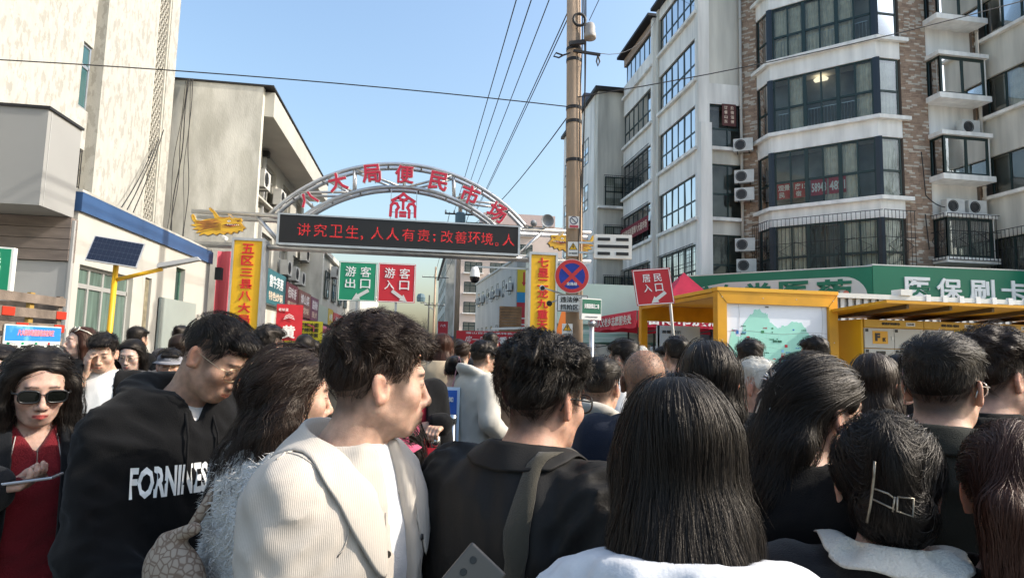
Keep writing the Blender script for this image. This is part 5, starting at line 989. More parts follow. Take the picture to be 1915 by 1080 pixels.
# --- skin with colour carried by the mesh (lips, brows, eyes)
def skin_mat():
    m = bpy.data.materials.new('skin'); m.use_nodes = True; n, l = m.node_tree.nodes, m.node_tree.links; b = n['Principled BSDF']
    at = n.new('ShaderNodeAttribute'); at.attribute_name = 'Col'; tc = n.new('ShaderNodeTexCoord'); t = n.new('ShaderNodeTexNoise'); t.inputs['Scale'].default_value = 55; t.inputs['Detail'].default_value = 6
    l.new(tc.outputs['Object'], t.inputs[0]); mr = n.new('ShaderNodeMapRange'); mr.inputs[1].default_value = .3; mr.inputs[2].default_value = .7; mr.inputs[3].default_value = .80; mr.inputs[4].default_value = 1.14; l.new(t.outputs[0], mr.inputs[0])
    mx = n.new('ShaderNodeMix'); mx.data_type = 'RGBA'; mx.blend_type = 'MULTIPLY'; mx.inputs[0].default_value = 1; l.new(at.outputs['Color'], mx.inputs[6]); l.new(mr.outputs[0], mx.inputs[7]); l.new(mx.outputs[2], b.inputs['Base Color'])
    b.inputs['Roughness'].default_value = .52; b.inputs['Specular IOR Level'].default_value = .35; b.inputs['Subsurface Weight'].default_value = .35; b.inputs['Subsurface Radius'].default_value = (1, .32, .16); b.inputs['Subsurface Scale'].default_value = .010
    t2 = n.new('ShaderNodeTexNoise'); t2.inputs['Scale'].default_value = 420; l.new(tc.outputs['Object'], t2.inputs[0]); bp = n.new('ShaderNodeBump'); bp.inputs['Strength'].default_value = .3; bp.inputs['Distance'].default_value = .002; l.new(t2.outputs[0], bp.inputs['Height']); l.new(bp.outputs[0], b.inputs['Normal'])
    return m
M_SKIN = skin_mat()
def hair_mat(name, c, rough=.44):
    m = mat(name, c, rough, spec=.28, bump=.16, bscale=380, stretch=(1, 1, .10)); b = m.node_tree.nodes['Principled BSDF']; b.inputs['Specular Tint'].default_value = (1, .9, .8, 1); return m
M_HAIR = hair_mat('black_hair', (.0085, .0070, .0065)); M_HAIRB = hair_mat('dark_brown_hair', (.020, .012, .009)); M_HAIRR = hair_mat('brown_hair', (.045, .017, .011)); M_HAIRW = hair_mat('white_hair', (.55, .53, .48), .5)

ZL_Y = np.array([-.14, -.09, -.06, -.035, -.022, .012, .022, .036, .046, .056, .075, .12], f32)
ZL_S = np.array([-.072, -.070, -.062, -.03, .018, .020, -.012, -.016, .0, .040, .058, .062], f32)     # short back and sides
def head_sdf(p, fem=False, bald=False):
    x, y, z = p; ax_ = np.abs(x); q = (ax_, y, z); w = .955 if fem else 1.
    d = ell(p, (0, -.014, .030), (.0755, .0985, .0865))
    d = smin(d, ell(p, (0, .030, -.030), (.0645 * w, .0590, .080)), .03)
    d = smin(d, ell(p, (0, .030, -.072), (.050 * w, .050, .042)), .025)
    d = smin(d, ell(p, (0, .066, -.098), (.020 if fem else .024, .018, .017)), .022)
    d = smin(d, cone(q, (.050 * w, -.002, -.058), (.024, .060, -.096), .013, .010), .02)
    d = smin(d, sph(q, (.043 * w, .060, -.028), .021), .022)
    d = smin(d, cone(p, (-.030, .080, .022), (.030, .080, .022), .010, .010), .02)
    d = smin(d, ell(p, (0, .080, -.068), (.026, .017, .022)), .018)
    d = smax(d, -ell(q, (.031, .104, .000), (.016, .014, .011)), .014)
    d = smin(d, ell(q, (.0305, .0795, -.0005), (.0150, .0125, .0115)), .004)
    d = smax(d, -cone(q, (.021, .0945, -.0015), (.041, .0885, .0005), .0014, .0012), .003)
    nose = smin(cone(p, (0, .088, .010), (0, .107, -.034), .0065, .0095), sph(p, (0, .1075, -.040), .0098 if fem else .0108), .010)
    nose = smin(nose, sph(q, (.0120, .0975, -.0445), .0080), .008); d = smin(d, nose, .010)
    d = smax(d, -sph(q, (.0068, .1035, -.0515), .0036), .004)
    d = smin(d, cone(q, (.0, .0975, -.0660), (.019, .0890, -.0695), .0052, .0028), .006)
    d = smin(d, cone(q, (.0, .0955, -.0770), (.017, .0885, -.0740), .0065, .0030), .006)
    d = smax(d, -cone(q, (.0, .1040, -.0715), (.021, .0935, -.0720), .0014, .0010), .003)
    # ears
    ex = ax_ - .0735 - (-(y + .012)) * .35
    e = ell((ex - .006, y + .014 + z * .22, z + .012), (0, 0, 0), (.0085, .0185, .0315)); e = smax(e, -ell((ex - .0155, y + .008 + z * .22, z + .010), (0, 0, 0), (.0085, .0105, .0205)), .004)
    e = smin(e, cone((ex, y + .014, z + .012), (.004, .014, -.020), (.006, .002, -.026), .006, .007), .006)
    d = smin(d, e, .006); return d
def skin_cols(L, base, fem, lip, brow=1., stub=None, makeup=0.):
    x, y, z = L[:, 0], L[:, 1], L[:, 2]; ax_ = np.abs(x); c = np.tile(np.array(base, float), (len(L), 1)); front = y > .05
    def mixc(w, col): nonlocal c; c = c * (1 - w[:, None]) + np.array(col) * w[:, None]
    ch = np.exp(-((ax_ - .042) ** 2 + (z + .035) ** 2) / .0006) * front * .25; mixc(ch, np.array(base) * (1.05, .72, .68))
    er = (ax_ > .078) * (np.abs(y + .012) < .04) * .35; mixc(er, np.array(base) * (1.05, .66, .6))
    zu = -.0665 - ax_ * .12; lw = sstep(.0240 - ax_, 0, .006) * sstep(z, -.0835 + ax_ * .30, -.080 + ax_ * .30) * sstep(-z, .0625 + ax_ * .18, .0655 + ax_ * .18) * (y > .082); mixc(lw * .85, lip)
    mixc((np.abs(z + .0718) < .0013) * (ax_ < .021) * (y > .078) * .8, (.05, .015, .015))
    bz = .0215 + ax_ * .05 - np.maximum(ax_ - .034, 0) * .5; bw = sstep(.0048 - np.abs(z - bz), 0, .0025) * sstep(ax_, .010, .015) * sstep(.050 - ax_, 0, .006) * front; mixc(bw * .85 * brow, (.018, .013, .011))
    el = sstep(.0026 - np.abs(z - (-.0005 + .02 * (ax_ - .03) ) ), 0, .0014) * sstep(.0125 - np.abs(ax_ - .031), 0, .003) * front; mixc(el * .92, (.03, .022, .02))
    lid = sstep(.0016 - np.abs(z - .0035 + 18 * (ax_ - .031) ** 2), 0, .0012) * (np.abs(ax_ - .031) < .015) * front; mixc(lid * (.8 if fem else .5), (.02, .014, .012))
    ns = (((ax_ - .0068) ** 2 + (z + .051) ** 2) < .000016) * (y > .095); mixc(ns * .8, (.06, .02, .015))
    if stub is not None:
        zl = np.interp(y, ZL_Y, ZL_S); w = sstep(z - zl, -.030, .012) * (y < .052) * (ax_ < .079 + .02 * (y < -.035)); mixc(w * stub, (.022, .017, .015))
    return np.clip(c, 0, 1)
TORSO = np.array([(.07, .052, .054, .01), (.03, .058, .062, .005), (.0, .078, .075, 0), (-.025, .112, .086, -.004), (-.05, .152, .096, -.006), (-.085, .180, .106, -.006), (-.14, .186, .114, -.002), (-.22, .178, .118, .004), (-.34, .160, .110, .002), (-.45, .152, .104, 0), (-.58, .168, .112, -.004), (-.70, .176, .116, -.006), (-.80, .168, .110, 0)])[::-1]
def torso_sdf(p, s=1., w=1., infl=0.):
    z = p[2] / s; a = np.interp(z, TORSO[:, 0], TORSO[:, 1]).astype(f32) * f32(s * w) + f32(infl); b = np.interp(z, TORSO[:, 0], TORSO[:, 2]).astype(f32) * f32(s) + f32(infl); yc = np.interp(z, TORSO[:, 0], TORSO[:, 3]).astype(f32) * f32(s)
    x, y = p[0] / a, (p[1] - yc) / b; k1 = (np.abs(x) ** 2.3 + np.abs(y) ** 2.3) ** f32(1 / 2.3) + f32(1e-6)
    return (k1 - 1) * np.minimum(a, b) * f32(.85)
def hand_prims(wr, d, n, side, curl=(.5, .5, .55, .6), thumb=.5, s=1.):
    """wrist, finger direction, palm normal (towards the palm side), side vector to the thumb; list of cones"""
    d, n = nrmz(d), nrmz(n); n = nrmz(n - d * np.dot(d, n)); t = nrmz(np.cross(d, n)) * side; wr = V(*wr); L = []
    for k in range(4):
        L.append((wr + t * (.006 - k * .008) * s, wr + d * .085 * s + t * (.030 - k * .020) * s, .016 * s, .0125 * s))
    for k, ln in enumerate((.072, .080, .074, .058)):
        p = wr + d * .088 * s + t * (.030 - k * .0205) * s; a = 0.
        for seg, fr in enumerate((.45, .31, .24)):
            a += curl[k] * (1.0, 1.1, .8)[seg]; q = p + (d * math.cos(a) + n * math.sin(a)) * ln * fr * s; L.append((p, q, (.0095, .0085, .0078)[seg] * s, (.0085, .0078, .0068)[seg] * s)); p = q
    p = wr + d * .025 * s + t * .022 * s; dirs = [nrmz(t * .75 + d * .6 + n * .25), nrmz(t * (.45 - thumb * .6) + d * .75 + n * (.3 + thumb * .5)), nrmz(t * (.25 - thumb * .9) + d * .8 + n * (.25 + thumb * .5))]
    for dd, ln, r0, r1 in zip(dirs, (.042, .034, .028), (.014, .0105, .0095), (.011, .0095, .0075)): q = p + dd * ln * s; L.append((p, q, r0 * s, r1 * s)); p = q
    return L
class Person:
    """world-space figure: head centre (eye level), facing azimuths, arm joints"""
    def __init__(s, name, label, head, az, baz=None, pitch=0., roll=0., scale=1., fem=False, skin=(.50, .30, .21), lip=None, width=1., lean=.0, hs=1., group=None, arms=None, res=.0036, stub=None, brow=1., face=True, coarse=.022, cat='person', sit=None, tilt_back=0., slouch=.0):
        s.fem, s.sc, s.w, s.hs, s.res = fem, scale, width, hs, res; s.head = V(*head); s.baz = az if baz is None else baz; s.coarse = coarse; s.skin, s.stub, s.brow = skin, stub, brow; s.lip = lip or (np.array(skin) * (.95, .55, .52)); s.face = face
        a = R(az); B = Matrix.Rotation(-a, 3, 'Z') @ Matrix.Rotation(-R(pitch), 3, 'X') @ Matrix.Rotation(R(roll), 3, 'Y'); s.HR = np.array(B)     # head local -> world
        b = R(s.baz); s.BR = np.array(Matrix.Rotation(-b, 3, 'Z'))
        s.nb = s.head + s.HR @ V(0, -.030, -.10) * hs + s.BR @ V(0, -.022 - lean, -.034 * scale - slouch)      # base of the neck
        s.root = V(s.nb[0], s.nb[1], 0) - s.BR @ V(0, lean, 0) * 0
        s.T = thing(name, label, cat, tuple(s.root), group)
        zn = s.nb[2]; sc_ = scale; J = {}
        for sd, sx in (('R', 1), ('L', -1)):
            J['sh' + sd] = s.b2w(sx * (.168 * width), -.008, -.075); J['el' + sd] = s.b2w(sx * (.222 * width), -.035, -.345); J['wr' + sd] = s.b2w(sx * (.215 * width), .035, -.575)
        if arms:
            for k, v in arms.items(): J[k] = s.b2w(*v) if len(v) == 3 else V(*v[:3])
        s.J = J; s.hands = {}
    def b2w(s, x, y, z): return s.nb + s.BR @ (V(x, y, z) * s.sc)
    def h2w(s, P): return s.head + (np.asarray(P) * s.hs) @ s.HR.T
    def w2h(s, P): return (np.asarray(P) - s.head) @ s.HR / s.hs
    def hp(s, X): # world arrays -> head local arrays (broadcast)
        dx, dy, dz = X[0] - f32(s.head[0]), X[1] - f32(s.head[1]), X[2] - f32(s.head[2]); H = s.HR.astype(f32) / f32(s.hs)
        return tuple(dx * H[0, i] + dy * H[1, i] + dz * H[2, i] for i in range(3))
    def bp(s, X):
        dx, dy, dz = X[0] - f32(s.nb[0]), X[1] - f32(s.nb[1]), X[2] - f32(s.nb[2]); B = s.BR.astype(f32)
        return tuple(dx * B[0, i] + dy * B[1, i] + dz * B[2, i] for i in range(3))
    def limbs(s, infl=0., legs=True):
        J = s.J; sc_ = s.sc; L = []
        for sd in 'RL':
            L.append((J['sh' + sd], J['el' + sd], .056 * sc_ + infl, .045 * sc_ + infl)); L.append((J['el' + sd], J['wr' + sd], .044 * sc_ + infl, .029 * sc_ + infl))
        return L
    def legs(s, infl=0.):
        L = []; zf = s.nb[2]
        for sx in (1, -1):
            hip = s.b2w(sx * .09, 0, -.62); kn = V(*(s.b2w(sx * .10, .02, 0)[:2]), .47 * s.sc); an = V(*(s.b2w(sx * .105, -.02, 0)[:2]), .09); to = V(*(s.b2w(sx * .12, .15, 0)[:2]), .035)
            L += [(hip, kn, .088 * s.sc + infl, .058 * s.sc + infl), (kn, an, .056 * s.sc + infl, .036 * s.sc + infl)]
            s.foot = getattr(s, 'foot', []) + [(an, to)]
        return L
    def eval_prims(s, ax, d, prims, k):
        for a, b, ra, rb in prims:
            m = max(ra, rb) + k + .02; sl = []
            for i in range(3):
                lo, hi = min(a[i], b[i]) - m, max(a[i], b[i]) + m; sl.append(slice(max(0, np.searchsorted(ax[i], lo) - 1), min(len(ax[i]), np.searchsorted(ax[i], hi) + 1)))
            X = (ax[0][sl[0]][:, None, None], ax[1][sl[1]][None, :, None], ax[2][sl[2]][None, None, :]); sub = d[tuple(sl)]
            if sub.size: d[tuple(sl)] = smin(sub, cone(X, a.astype(f32), b.astype(f32), f32(ra), f32(rb)).astype(f32), f32(k))
    def body(s):
        h = s.head; hr = .135 * s.hs; fine = [[(h[i] - hr, h[i] + hr, s.res)] for i in range(3)]; fine[2] = [(s.nb[2] - .02, h[2] + .13 * s.hs, s.res)]
        pts = [s.b2w(sx * .3, sy * .2, -.7) for sx in (1, -1) for sy in (1, -1)] + list(s.J.values()) + [h]; lo = np.min(pts, 0) - .14; hi = np.max(pts, 0) + .16; lo[2] = .0 - .02
        for hd in s.hands.values():
            P = np.array([q for p in hd for q in p[:2]])
            for i in range(3): fine[i].append((P[:, i].min() - .018, P[:, i].max() + .018, .0042))
        ax = [axis_pts(merge(fine[i]), lo[i], hi[i], s.coarse if i < 2 else .055) for i in range(3)]
        d = np.full([len(a) for a in ax], .3, f32)
        sl = tuple(slice(max(0, np.searchsorted(ax[i], h[i] - .16 * s.hs) - 1), np.searchsorted(ax[i], h[i] + .16 * s.hs) + 1) for i in range(3))
        X = (ax[0][sl[0]][:, None, None], ax[1][sl[1]][None, :, None], ax[2][sl[2]][None, None, :]); d[sl] = (head_sdf(s.hp(X), s.fem) * f32(s.hs)).astype(f32)
        s.eval_prims(ax, d, [(s.h2w([(0, -.026, -.055)])[0], s.nb + s.BR @ V(0, .0, -.03), (.046 if s.fem else .055) * s.hs, (.05 if s.fem else .062) * s.sc)], .03)
        zsel = slice(0, np.searchsorted(ax[2], s.nb[2] + .07)); X = (ax[0][:, None, None], ax[1][None, :, None], ax[2][zsel][None, None, :]); bpX = s.bp(X)
        t = torso_sdf(bpX, s.sc, s.w * (.9 if s.fem else 1.)).astype(f32); t = smax(t, -(bpX[2] + f32(.80 * s.sc)) + 0 * t, f32(.03)); t = smax(t, bpX[2] - f32(.035) + 0 * t, f32(.04)); d[:, :, zsel] = smin(d[:, :, zsel], t, f32(.035))
        s.eval_prims(ax, d, s.limbs() + s.legs(), .03); s.eval_prims(ax, d, [(a, b, .04 * s.sc, .036 * s.sc) for a, b in s.foot], .02)
        for sd in 'RL':
            if sd in s.hands: s.eval_prims(ax, d, s.hands[sd], .007)
            else: e = nrmz(s.J['wr' + sd] - s.J['el' + sd]); s.eval_prims(ax, d, [(s.J['wr' + sd], s.J['wr' + sd] + e * .13 * s.sc, .032, .022)], .02)
        v, F = nets(ax, d); hide = v[:, 2] < s.nb[2] - .03      # thin out the part of the body under the clothes
        for hd in s.hands.values():
            P_ = np.array([q for p in hd for q in p[:2]]); hide &= ~((v > P_.min(0) - .03) & (v < P_.max(0) + .03)).all(1)
        key = np.where(hide[:, None], np.round(v / .032).astype(np.int64), np.arange(len(v))[:, None] + 100000); _, ix, inv = np.unique(key, axis=0, return_index=True, return_inverse=True); inv = inv.ravel(); cntv = np.bincount(inv)[:, None]
        v = np.stack([np.bincount(inv, v[:, i]) for i in range(3)], 1) / cntv; F = inv[F]; sF = np.sort(F, 1); dup = (sF[:, 1:] == sF[:, :-1]).sum(1); T3 = F[dup == 1]; F = F[dup == 0]
        T3 = np.array([list(dict.fromkeys(t)) for t in T3.tolist()]) if len(T3) else np.zeros((0, 3), int)
        L = s.w2h(v); c = skin_cols(L, s.skin, s.fem, s.lip, s.brow, s.stub)
        far = (np.abs(L).max(1) > .16); c[far] = s.skin
        s.body_o = mesh_np('body', v, F, T3, M_SKIN, s.T, c); return s
    def garment(s, name, m, infl=.02, hem=-.62, step=.0105, noise=.007, nf=34., seed=1, neck=.072, neckz=-.01, open_=None, sleeves=True, arm_infl=None, top=.018, extra=None, vneck=None, stiff=.035, fold=0., trim=None, sub=None):
        ai = infl if arm_infl is None else arm_infl; pts = [s.b2w(sx * .27 * s.w, sy * .19, zz) for sx in (1, -1) for sy in (1, -1) for zz in (hem - .03, .09)] + (list(s.J.values()) if sleeves else [])
        lo = np.min(pts, 0) - .12; hi = np.max(pts, 0) + .12; ax = [np.arange(lo[i], hi[i], step, dtype=f32) for i in range(3)]; X = (ax[0][:, None, None], ax[1][None, :, None], ax[2][None, None, :]); B = s.bp(X)
        d = torso_sdf(B, s.sc, s.w * (.92 if s.fem else 1.), infl).astype(f32)
        if top is not None: d = smax(d, B[2] - f32(top), f32(.012))
        if sleeves: s.eval_prims(ax, d, s.limbs(ai), stiff)
        if extra is not None:
            for fn, k in extra: d = smin(d, fn(B).astype(f32), f32(k))
        near = np.abs(d) < .06; nz = np.zeros_like(d)
        if noise:
            P = [np.broadcast_to(b, d.shape)[near] for b in B]; w = wob(P, seed, nf, 1.); 
            if fold: w = w + fold * np.sin(P[2] * 70 + 9 * np.sin(P[0] * 13 + seed) + 7 * np.sin(P[1] * 11)) * sstep(np.abs(P[0]), .13, .2)
            nz[near] = np.clip(1 - np.abs(w) * 1.1, -.6, 1) * noise * 1.2
        d = d - nz.astype(f32)
        d = smax(d, f32(hem * s.sc) - B[2] + 0 * d, f32(.006))
        nk = np.sqrt(B[0] ** 2 + (B[1] - f32(.004)) ** 2) - f32(neck); d = smax(d, -smax(nk + 0 * d, f32(neckz) - B[2] + 0 * d, f32(.004)), f32(.006))
        if vneck is not None:   # (depth, half width)
            vz = B[2] + f32(vneck[0]); wdg = smax(np.abs(B[0]) - np.maximum(vz, 0) * f32(vneck[1] / vneck[0]), -B[1] + 0 * d, f32(.004)); d = smax(d, -smax(wdg, -vz + 0 * d, f32(.004)), f32(.006))
        if open_ is not None:   # (half width at the hem, at the neck)
            ww = f32(open_[1]) + (f32(open_[0]) - f32(open_[1])) * np.clip(-B[2] / f32(.6), 0, 1); off = f32(open_[2] if len(open_) > 2 else 0); d = smax(d, -smax(np.abs(B[0] - off) - ww + 0 * d, f32(.02) - B[1] + 0 * d, f32(.004)), f32(.006))
        if sub is not None: d = smax(d, -sub(B).astype(f32), f32(.006))
        v, F = nets(ax, d)
        return mesh_np(name, v, F, None, m, s.T)
    def trousers(s, m, step=.042):
        pr = s.legs(.018) if not hasattr(s, '_lg') else s._lg; pts = np.array([q for p in pr for q in p[:2]] + [s.b2w(x, 0, -.5) for x in (-.25, .25)]); lo = pts.min(0) - .15; hi = pts.max(0) + .15; lo[2] = .03; ax = [np.arange(lo[i], hi[i], step, dtype=f32) for i in range(3)]
        X = (ax[0][:, None, None], ax[1][None, :, None], ax[2][None, None, :]); B = s.bp(X); t = torso_sdf(B, s.sc, s.w * .97, .014).astype(f32); d = smax(smax(t, B[2] + f32(.50 * s.sc) + 0 * t, f32(.01)), -(B[2] + f32(.80 * s.sc)) + 0 * t, f32(.02)); s.eval_prims(ax, d, pr, .02)
        v, F = nets(ax, d); mesh_np('trousers', v, F, None, m, s.T); return s
    def shoes(s, m):
        b = MB()
        for i, (an, to) in enumerate(s.foot[:2]):
            b = MB(); b.tube([an + V(0, 0, -.0), an + (to - an) * .5 + V(0, 0, .015), to + (to - an) * .25], [.055, .056, .038], 10); b.build('shoe', m, s.T, smooth=True)
        return s
    # --- hair
    def hair(s, sdf, flow, m, n=3000, length=(.04, .08), steps=6, wid=.0016, bbox=((-.14, .14), (-.16, .14), (-.16, .16)), step=.0055, lift=.004, curl=0., mask=None, seed=3, jitter=.25, name='hair', gather=None, offs=.006, shell=True, clump=.0, cdens=14, inset=.0045):
        ax = [np.arange(a, b, step, dtype=f32) for a, b in bbox]; X = (ax[0][:, None, None], ax[1][None, :, None], ax[2][None, None, :]); d = sdf(X).astype(f32); d = np.broadcast_to(d, [len(a) for a in ax]).copy(); v, F = nets(ax, d + f32(inset)); g = np.random.default_rng(seed)
        V_all = [v]; T_all = []
        if n and len(F):
            e1, e2 = v[F[:, 1]] - v[F[:, 0]], v[F[:, 3]] - v[F[:, 0]]; ar = np.linalg.norm(np.cross(e1, e2), axis=1)
            cen = v[F].mean(1)
            if mask is not None: ar = ar * mask(cen)
            pk = g.choice(len(F), n, p=ar / ar.sum()); uv = g.random((n, 2)); P = v[F[pk, 0]] + e1[pk] * uv[:, :1] + e2[pk] * uv[:, 1:]
            def grad(Q):
                h = .002; c = [sdf((Q[:, 0] + (h if i == 0 else 0), Q[:, 1] + (h if i == 1 else 0), Q[:, 2] + (h if i == 2 else 0))) for i in range(3)]; c0 = sdf((Q[:, 0], Q[:, 1], Q[:, 2])); G = np.stack([(q - c0) / h for q in c], 1); return G / (np.linalg.norm(G, axis=1, keepdims=True) + 1e-6), c0
            Ls = g.uniform(*length, n); ds = Ls / steps; off = g.random(n) ** 2 * offs; fly = (g.random(n) < .05);  rnd = g.normal(size=(n, 3)) * jitter; ph = g.uniform(0, 6.28, n); path = []; nrm = []; Q = P.copy()
            for i in range(steps + 1):
                G, c0 = grad(Q); tgt = off + lift * (i / steps) ** 2 * (.4 + g.random(n)) * np.where(fly, 3.2, 1.); Q = Q - G * np.clip(c0 - tgt, -.01, .01)[:, None]
                Fv = flow(Q) + rnd; T = Fv - G * (Fv * G).sum(1, keepdims=True); T = T / (np.linalg.norm(T, axis=1, keepdims=True) + 1e-6); side = np.cross(T, G)
                path.append(Q + side * (curl * np.sin(ph + i * 1.9))[:, None] + G * (curl * .7 * (1 + np.cos(ph * 1.7 + i * 1.7)))[:, None]); nrm.append(G); Q = Q + T * ds[:, None]
            path = np.stack(path, 1); nrm = np.stack(nrm, 1)
            if clump:
                gi = g.choice(n, max(4, n // cdens), replace=False); G0 = path[gi, 0]; own = np.empty(n, int)
                for c0_ in range(0, n, 1500): own[c0_:c0_ + 1500] = gi[((path[c0_:c0_ + 1500, None, 0] - G0[None]) ** 2).sum(2).argmin(1)]
                wv = (np.linspace(0, 1, steps + 1) ** .8 * clump)[None, :, None] * g.uniform(.6, 1.15, n)[:, None, None]; root = (path[:, :1] - path[own][:, :1]); path = path + (path[own] + root * .25 - path) * wv
            tan = np.gradient(path, axis=1); tan /= np.linalg.norm(tan, axis=2, keepdims=True) + 1e-9
            sd = np.cross(tan, nrm); sd /= np.linalg.norm(sd, axis=2, keepdims=True) + 1e-9; tw = g.normal(size=(n, 1, 1)) * .45; sd = sd * np.cos(tw) + nrm * np.sin(tw)
            wpr = np.interp(np.linspace(0, 1, steps + 1), [0, .3, 1], [.7, 1, .12])[None, :, None] * (wid * g.uniform(.5, 1.4, n) * np.where(fly, .5, 1.))[:, None, None]
            A = path + sd * wpr * .5; Bv = path - sd * wpr * .5; S = np.stack([A, Bv], 2).reshape(-1, 3); o = len(v); k = steps + 1
            base = (np.arange(n) * k * 2)[:, None] + np.arange(steps)[None, :] * 2; base = base.ravel() + o; Qd = np.stack([base, base + 1, base + 3, base + 2], 1); V_all.append(S); F = np.concatenate([F, Qd]) if shell else Qd
        return mesh_np(name, s.h2w(np.concatenate(V_all)), F, None, m, s.T)
    def glasses(s, fm, lens, style='oval', y=.098, z=-.002, w=.029, h=.020, r=.0013, sun_=False, up=0., name='glasses'):
        b = MB(); rings = []
        for sx in (-1, 1):
            c = V(sx * (w + .0085), y, z); pts = []
            for a in np.linspace(0, 2 * math.pi, 25):
                ca, sa = math.cos(a), math.sin(a); e = .62 if sun_ else .8; px = math.copysign(abs(ca) ** e, ca) * w; pz = math.copysign(abs(sa) ** e, sa) * h; pts.append(c + V(px, -abs(px * sx + w) * .09 * 0 - .10 * abs(c[0] + px) , pz))
            rings.append(pts); b.tube(s.h2w(pts), r * s.hs * (2.0 if sun_ else 1), 6, cap=False)
        b.tube(s.h2w([(-.011, y - .001, z + h * .35), (0, y + .003, z + h * .45), (.011, y - .001, z + h * .35)]), r, 6)
        for sx in (-1, 1): b.tube(s.h2w([(sx * (2 * w + .008), y - .008, z + h * .45), (sx * .0755, y - .03, z + .006), (sx * .0795, .0, z + .008), (sx * .080, -.022, z + .004), (sx * .078, -.036, z - .02)]), r * (2. if sun_ else 1.), 6)
        o = b.build(name, fm, s.T, smooth=True)
        for pts in rings:
            q = MB(); P = np.array(pts[:-1]); c = P.mean(0); k = len(P); F_ = [(k, i, (i + 1) % k) for i in range(k)] + [(2 * k + 1, k + 1 + (i + 1) % k, k + 1 + i) for i in range(k)]
            q.add(s.h2w(np.vstack([P, c + V(0, .003, 0), P - V(0, .0015, 0), c + V(0, .0015, 0)])), F_); q.build('lens', lens, o, smooth=True)
        return o
def merge(sp):
    sp = sorted(sp); out = []
    for a, b, st in sp:
        if out and a <= out[-1][1]: out[-1] = (out[-1][0], max(b, out[-1][1]), min(st, out[-1][2]))
        else: out.append((a, b, st))
    return out

# --- hair volumes in head coordinates (face towards +y)
CR = ((0, -.014, .030), (.0755, .0985, .0865))
def h_short(top=.018, side=.006, fringe=0., nz=0., seed=5, nape=0.):
    zs = ZL_S.copy(); zs[:3] -= nape
    def f(p):
        zl = np.interp(p[1], ZL_Y, zs).astype(f32); t = sstep(p[2] - zl, 0, .07); up = sstep(p[2], .03, .10); infl = .0015 + (side + (top - side) * up) * t
        d = ell(p, CR[0], CR[1]) - infl
        if fringe: d = smin(d, ell(p, (0, .066, .078), (.062, .034, .024)) - fringe, .02)
        if nz: d = d - wob(p, seed, 75, nz, 4) * sstep(p[2], .0, .05)
        return smax(d, (zl - p[2]) * .8, .006)
    return f
def h_long(back=.30, wid=.082, thick=.042, locks=None, infl=.018, nz=.0, seed=4, path=None, cover=.0, ear=False):
    pth = path or [(0, -.045, .01), (0, -.070, -.10), (0, -.105, -.19), (0, -.125, -back)]
    def f(p):
        zl = (np.interp(p[1], [-.2, -.055, -.035, .012, .024, .04, .055, .075, .12], [-.5, -.5, .012, .016, -.01, -.0, .045, .066, .072]) if ear else np.interp(p[1], [-.2, .0, .03, .052, .075, .12], [-.5, -.5, -.02 - cover, .045, .066, .072])).astype(f32)
        d = smax(ell(p, CR[0], CR[1]) - infl, (zl - p[2]) * .8, .012); L = len(pth) - 1
        for i in range(L):
            w = wid * (1. - .06 * i); q = (p[0] / (w / thick), p[1], p[2]); d = smin(d, cone(q, pth[i], pth[i + 1], thick, thick * (.95 if i < L - 1 else .8)), .03)
        for lk in locks or []:
            for a, b in zip(lk[:-1], lk[1:]): d = smin(d, cone(p, a[:3], b[:3], a[3], b[3]), .025)
        if nz: d = d - wob(p, seed, 45, nz, 4)
        return d
    return f
def fl_short(Q):
    top = sstep(Q[:, 2], .03, .085)[:, None]; sx = np.sign(Q[:, :1]); return top * np.c_[Q[:, 0] * 3, np.full(len(Q), .9), np.full(len(Q), -.2)] + (1 - top) * np.c_[Q[:, 0] * 0, np.full(len(Q), -.25), np.full(len(Q), -1.)]
def fl_long(crown=(0., -.01, .125), out=1.2):
    def f(Q): D = Q - np.array(crown); w = sstep(Q[:, 2], .0, .10)[:, None]; D = D / (np.linalg.norm(D, axis=1, keepdims=True) + 1e-6); return D * w * out + np.array([0, 0, -1.]) * (1.05 - w * .8)
    return f
def fl_part(px=.0):
    def f(Q): w = sstep(Q[:, 2], .0, .09)[:, None]; sx = np.sign(Q[:, :1] - px); return np.c_[sx * 1.3, np.full(len(Q), -.45), np.full(len(Q), -.35)] * w + np.array([0, 0, -1.]) * (1.02 - w)
    return f
def bvh(o):
    from mathutils.bvhtree import BVHTree
    return BVHTree.FromPolygons([v.co[:] for v in o.data.vertices], [p.vertices[:] for p in o.data.polygons])
def lay_on(o, pts, gap, only_in=True):
    t = bvh(o); out = []
    for p in pts:
        q, n, _, dist = t.find_nearest(Vector(p)); sd = (Vector(p) - q).dot(n); out.append(np.array(q + n * gap) if (sd < gap or not only_in) else np.array(p))
    return out
def wrinkle(m, strength=.55, scale=7.):
    """cloth creases: ridged relief on top of the weave"""
    n, l = m.node_tree.nodes, m.node_tree.links; b = n['Principled BSDF']; tc = n.new('ShaderNodeTexCoord'); mp = n.new('ShaderNodeMapping'); mp.inputs['Scale'].default_value = (1.3, 1.3, .75); l.new(tc.outputs['Object'], mp.inputs[0])
    t = n.new('ShaderNodeTexNoise'); t.noise_type = 'RIDGED_MULTIFRACTAL'; t.inputs['Scale'].default_value = scale; t.inputs['Detail'].default_value = 2.5; t.inputs['Distortion'].default_value = .5; l.new(mp.outputs[0], t.inputs[0])
    bp = n.new('ShaderNodeBump'); bp.inputs['Strength'].default_value = strength; bp.inputs['Distance'].default_value = .02; l.new(t.outputs[0], bp.inputs['Height'])
    k = b.inputs['Normal']
    if k.is_linked: l.new(k.links[0].from_socket, bp.inputs['Normal'])
    l.new(bp.outputs[0], k); return m
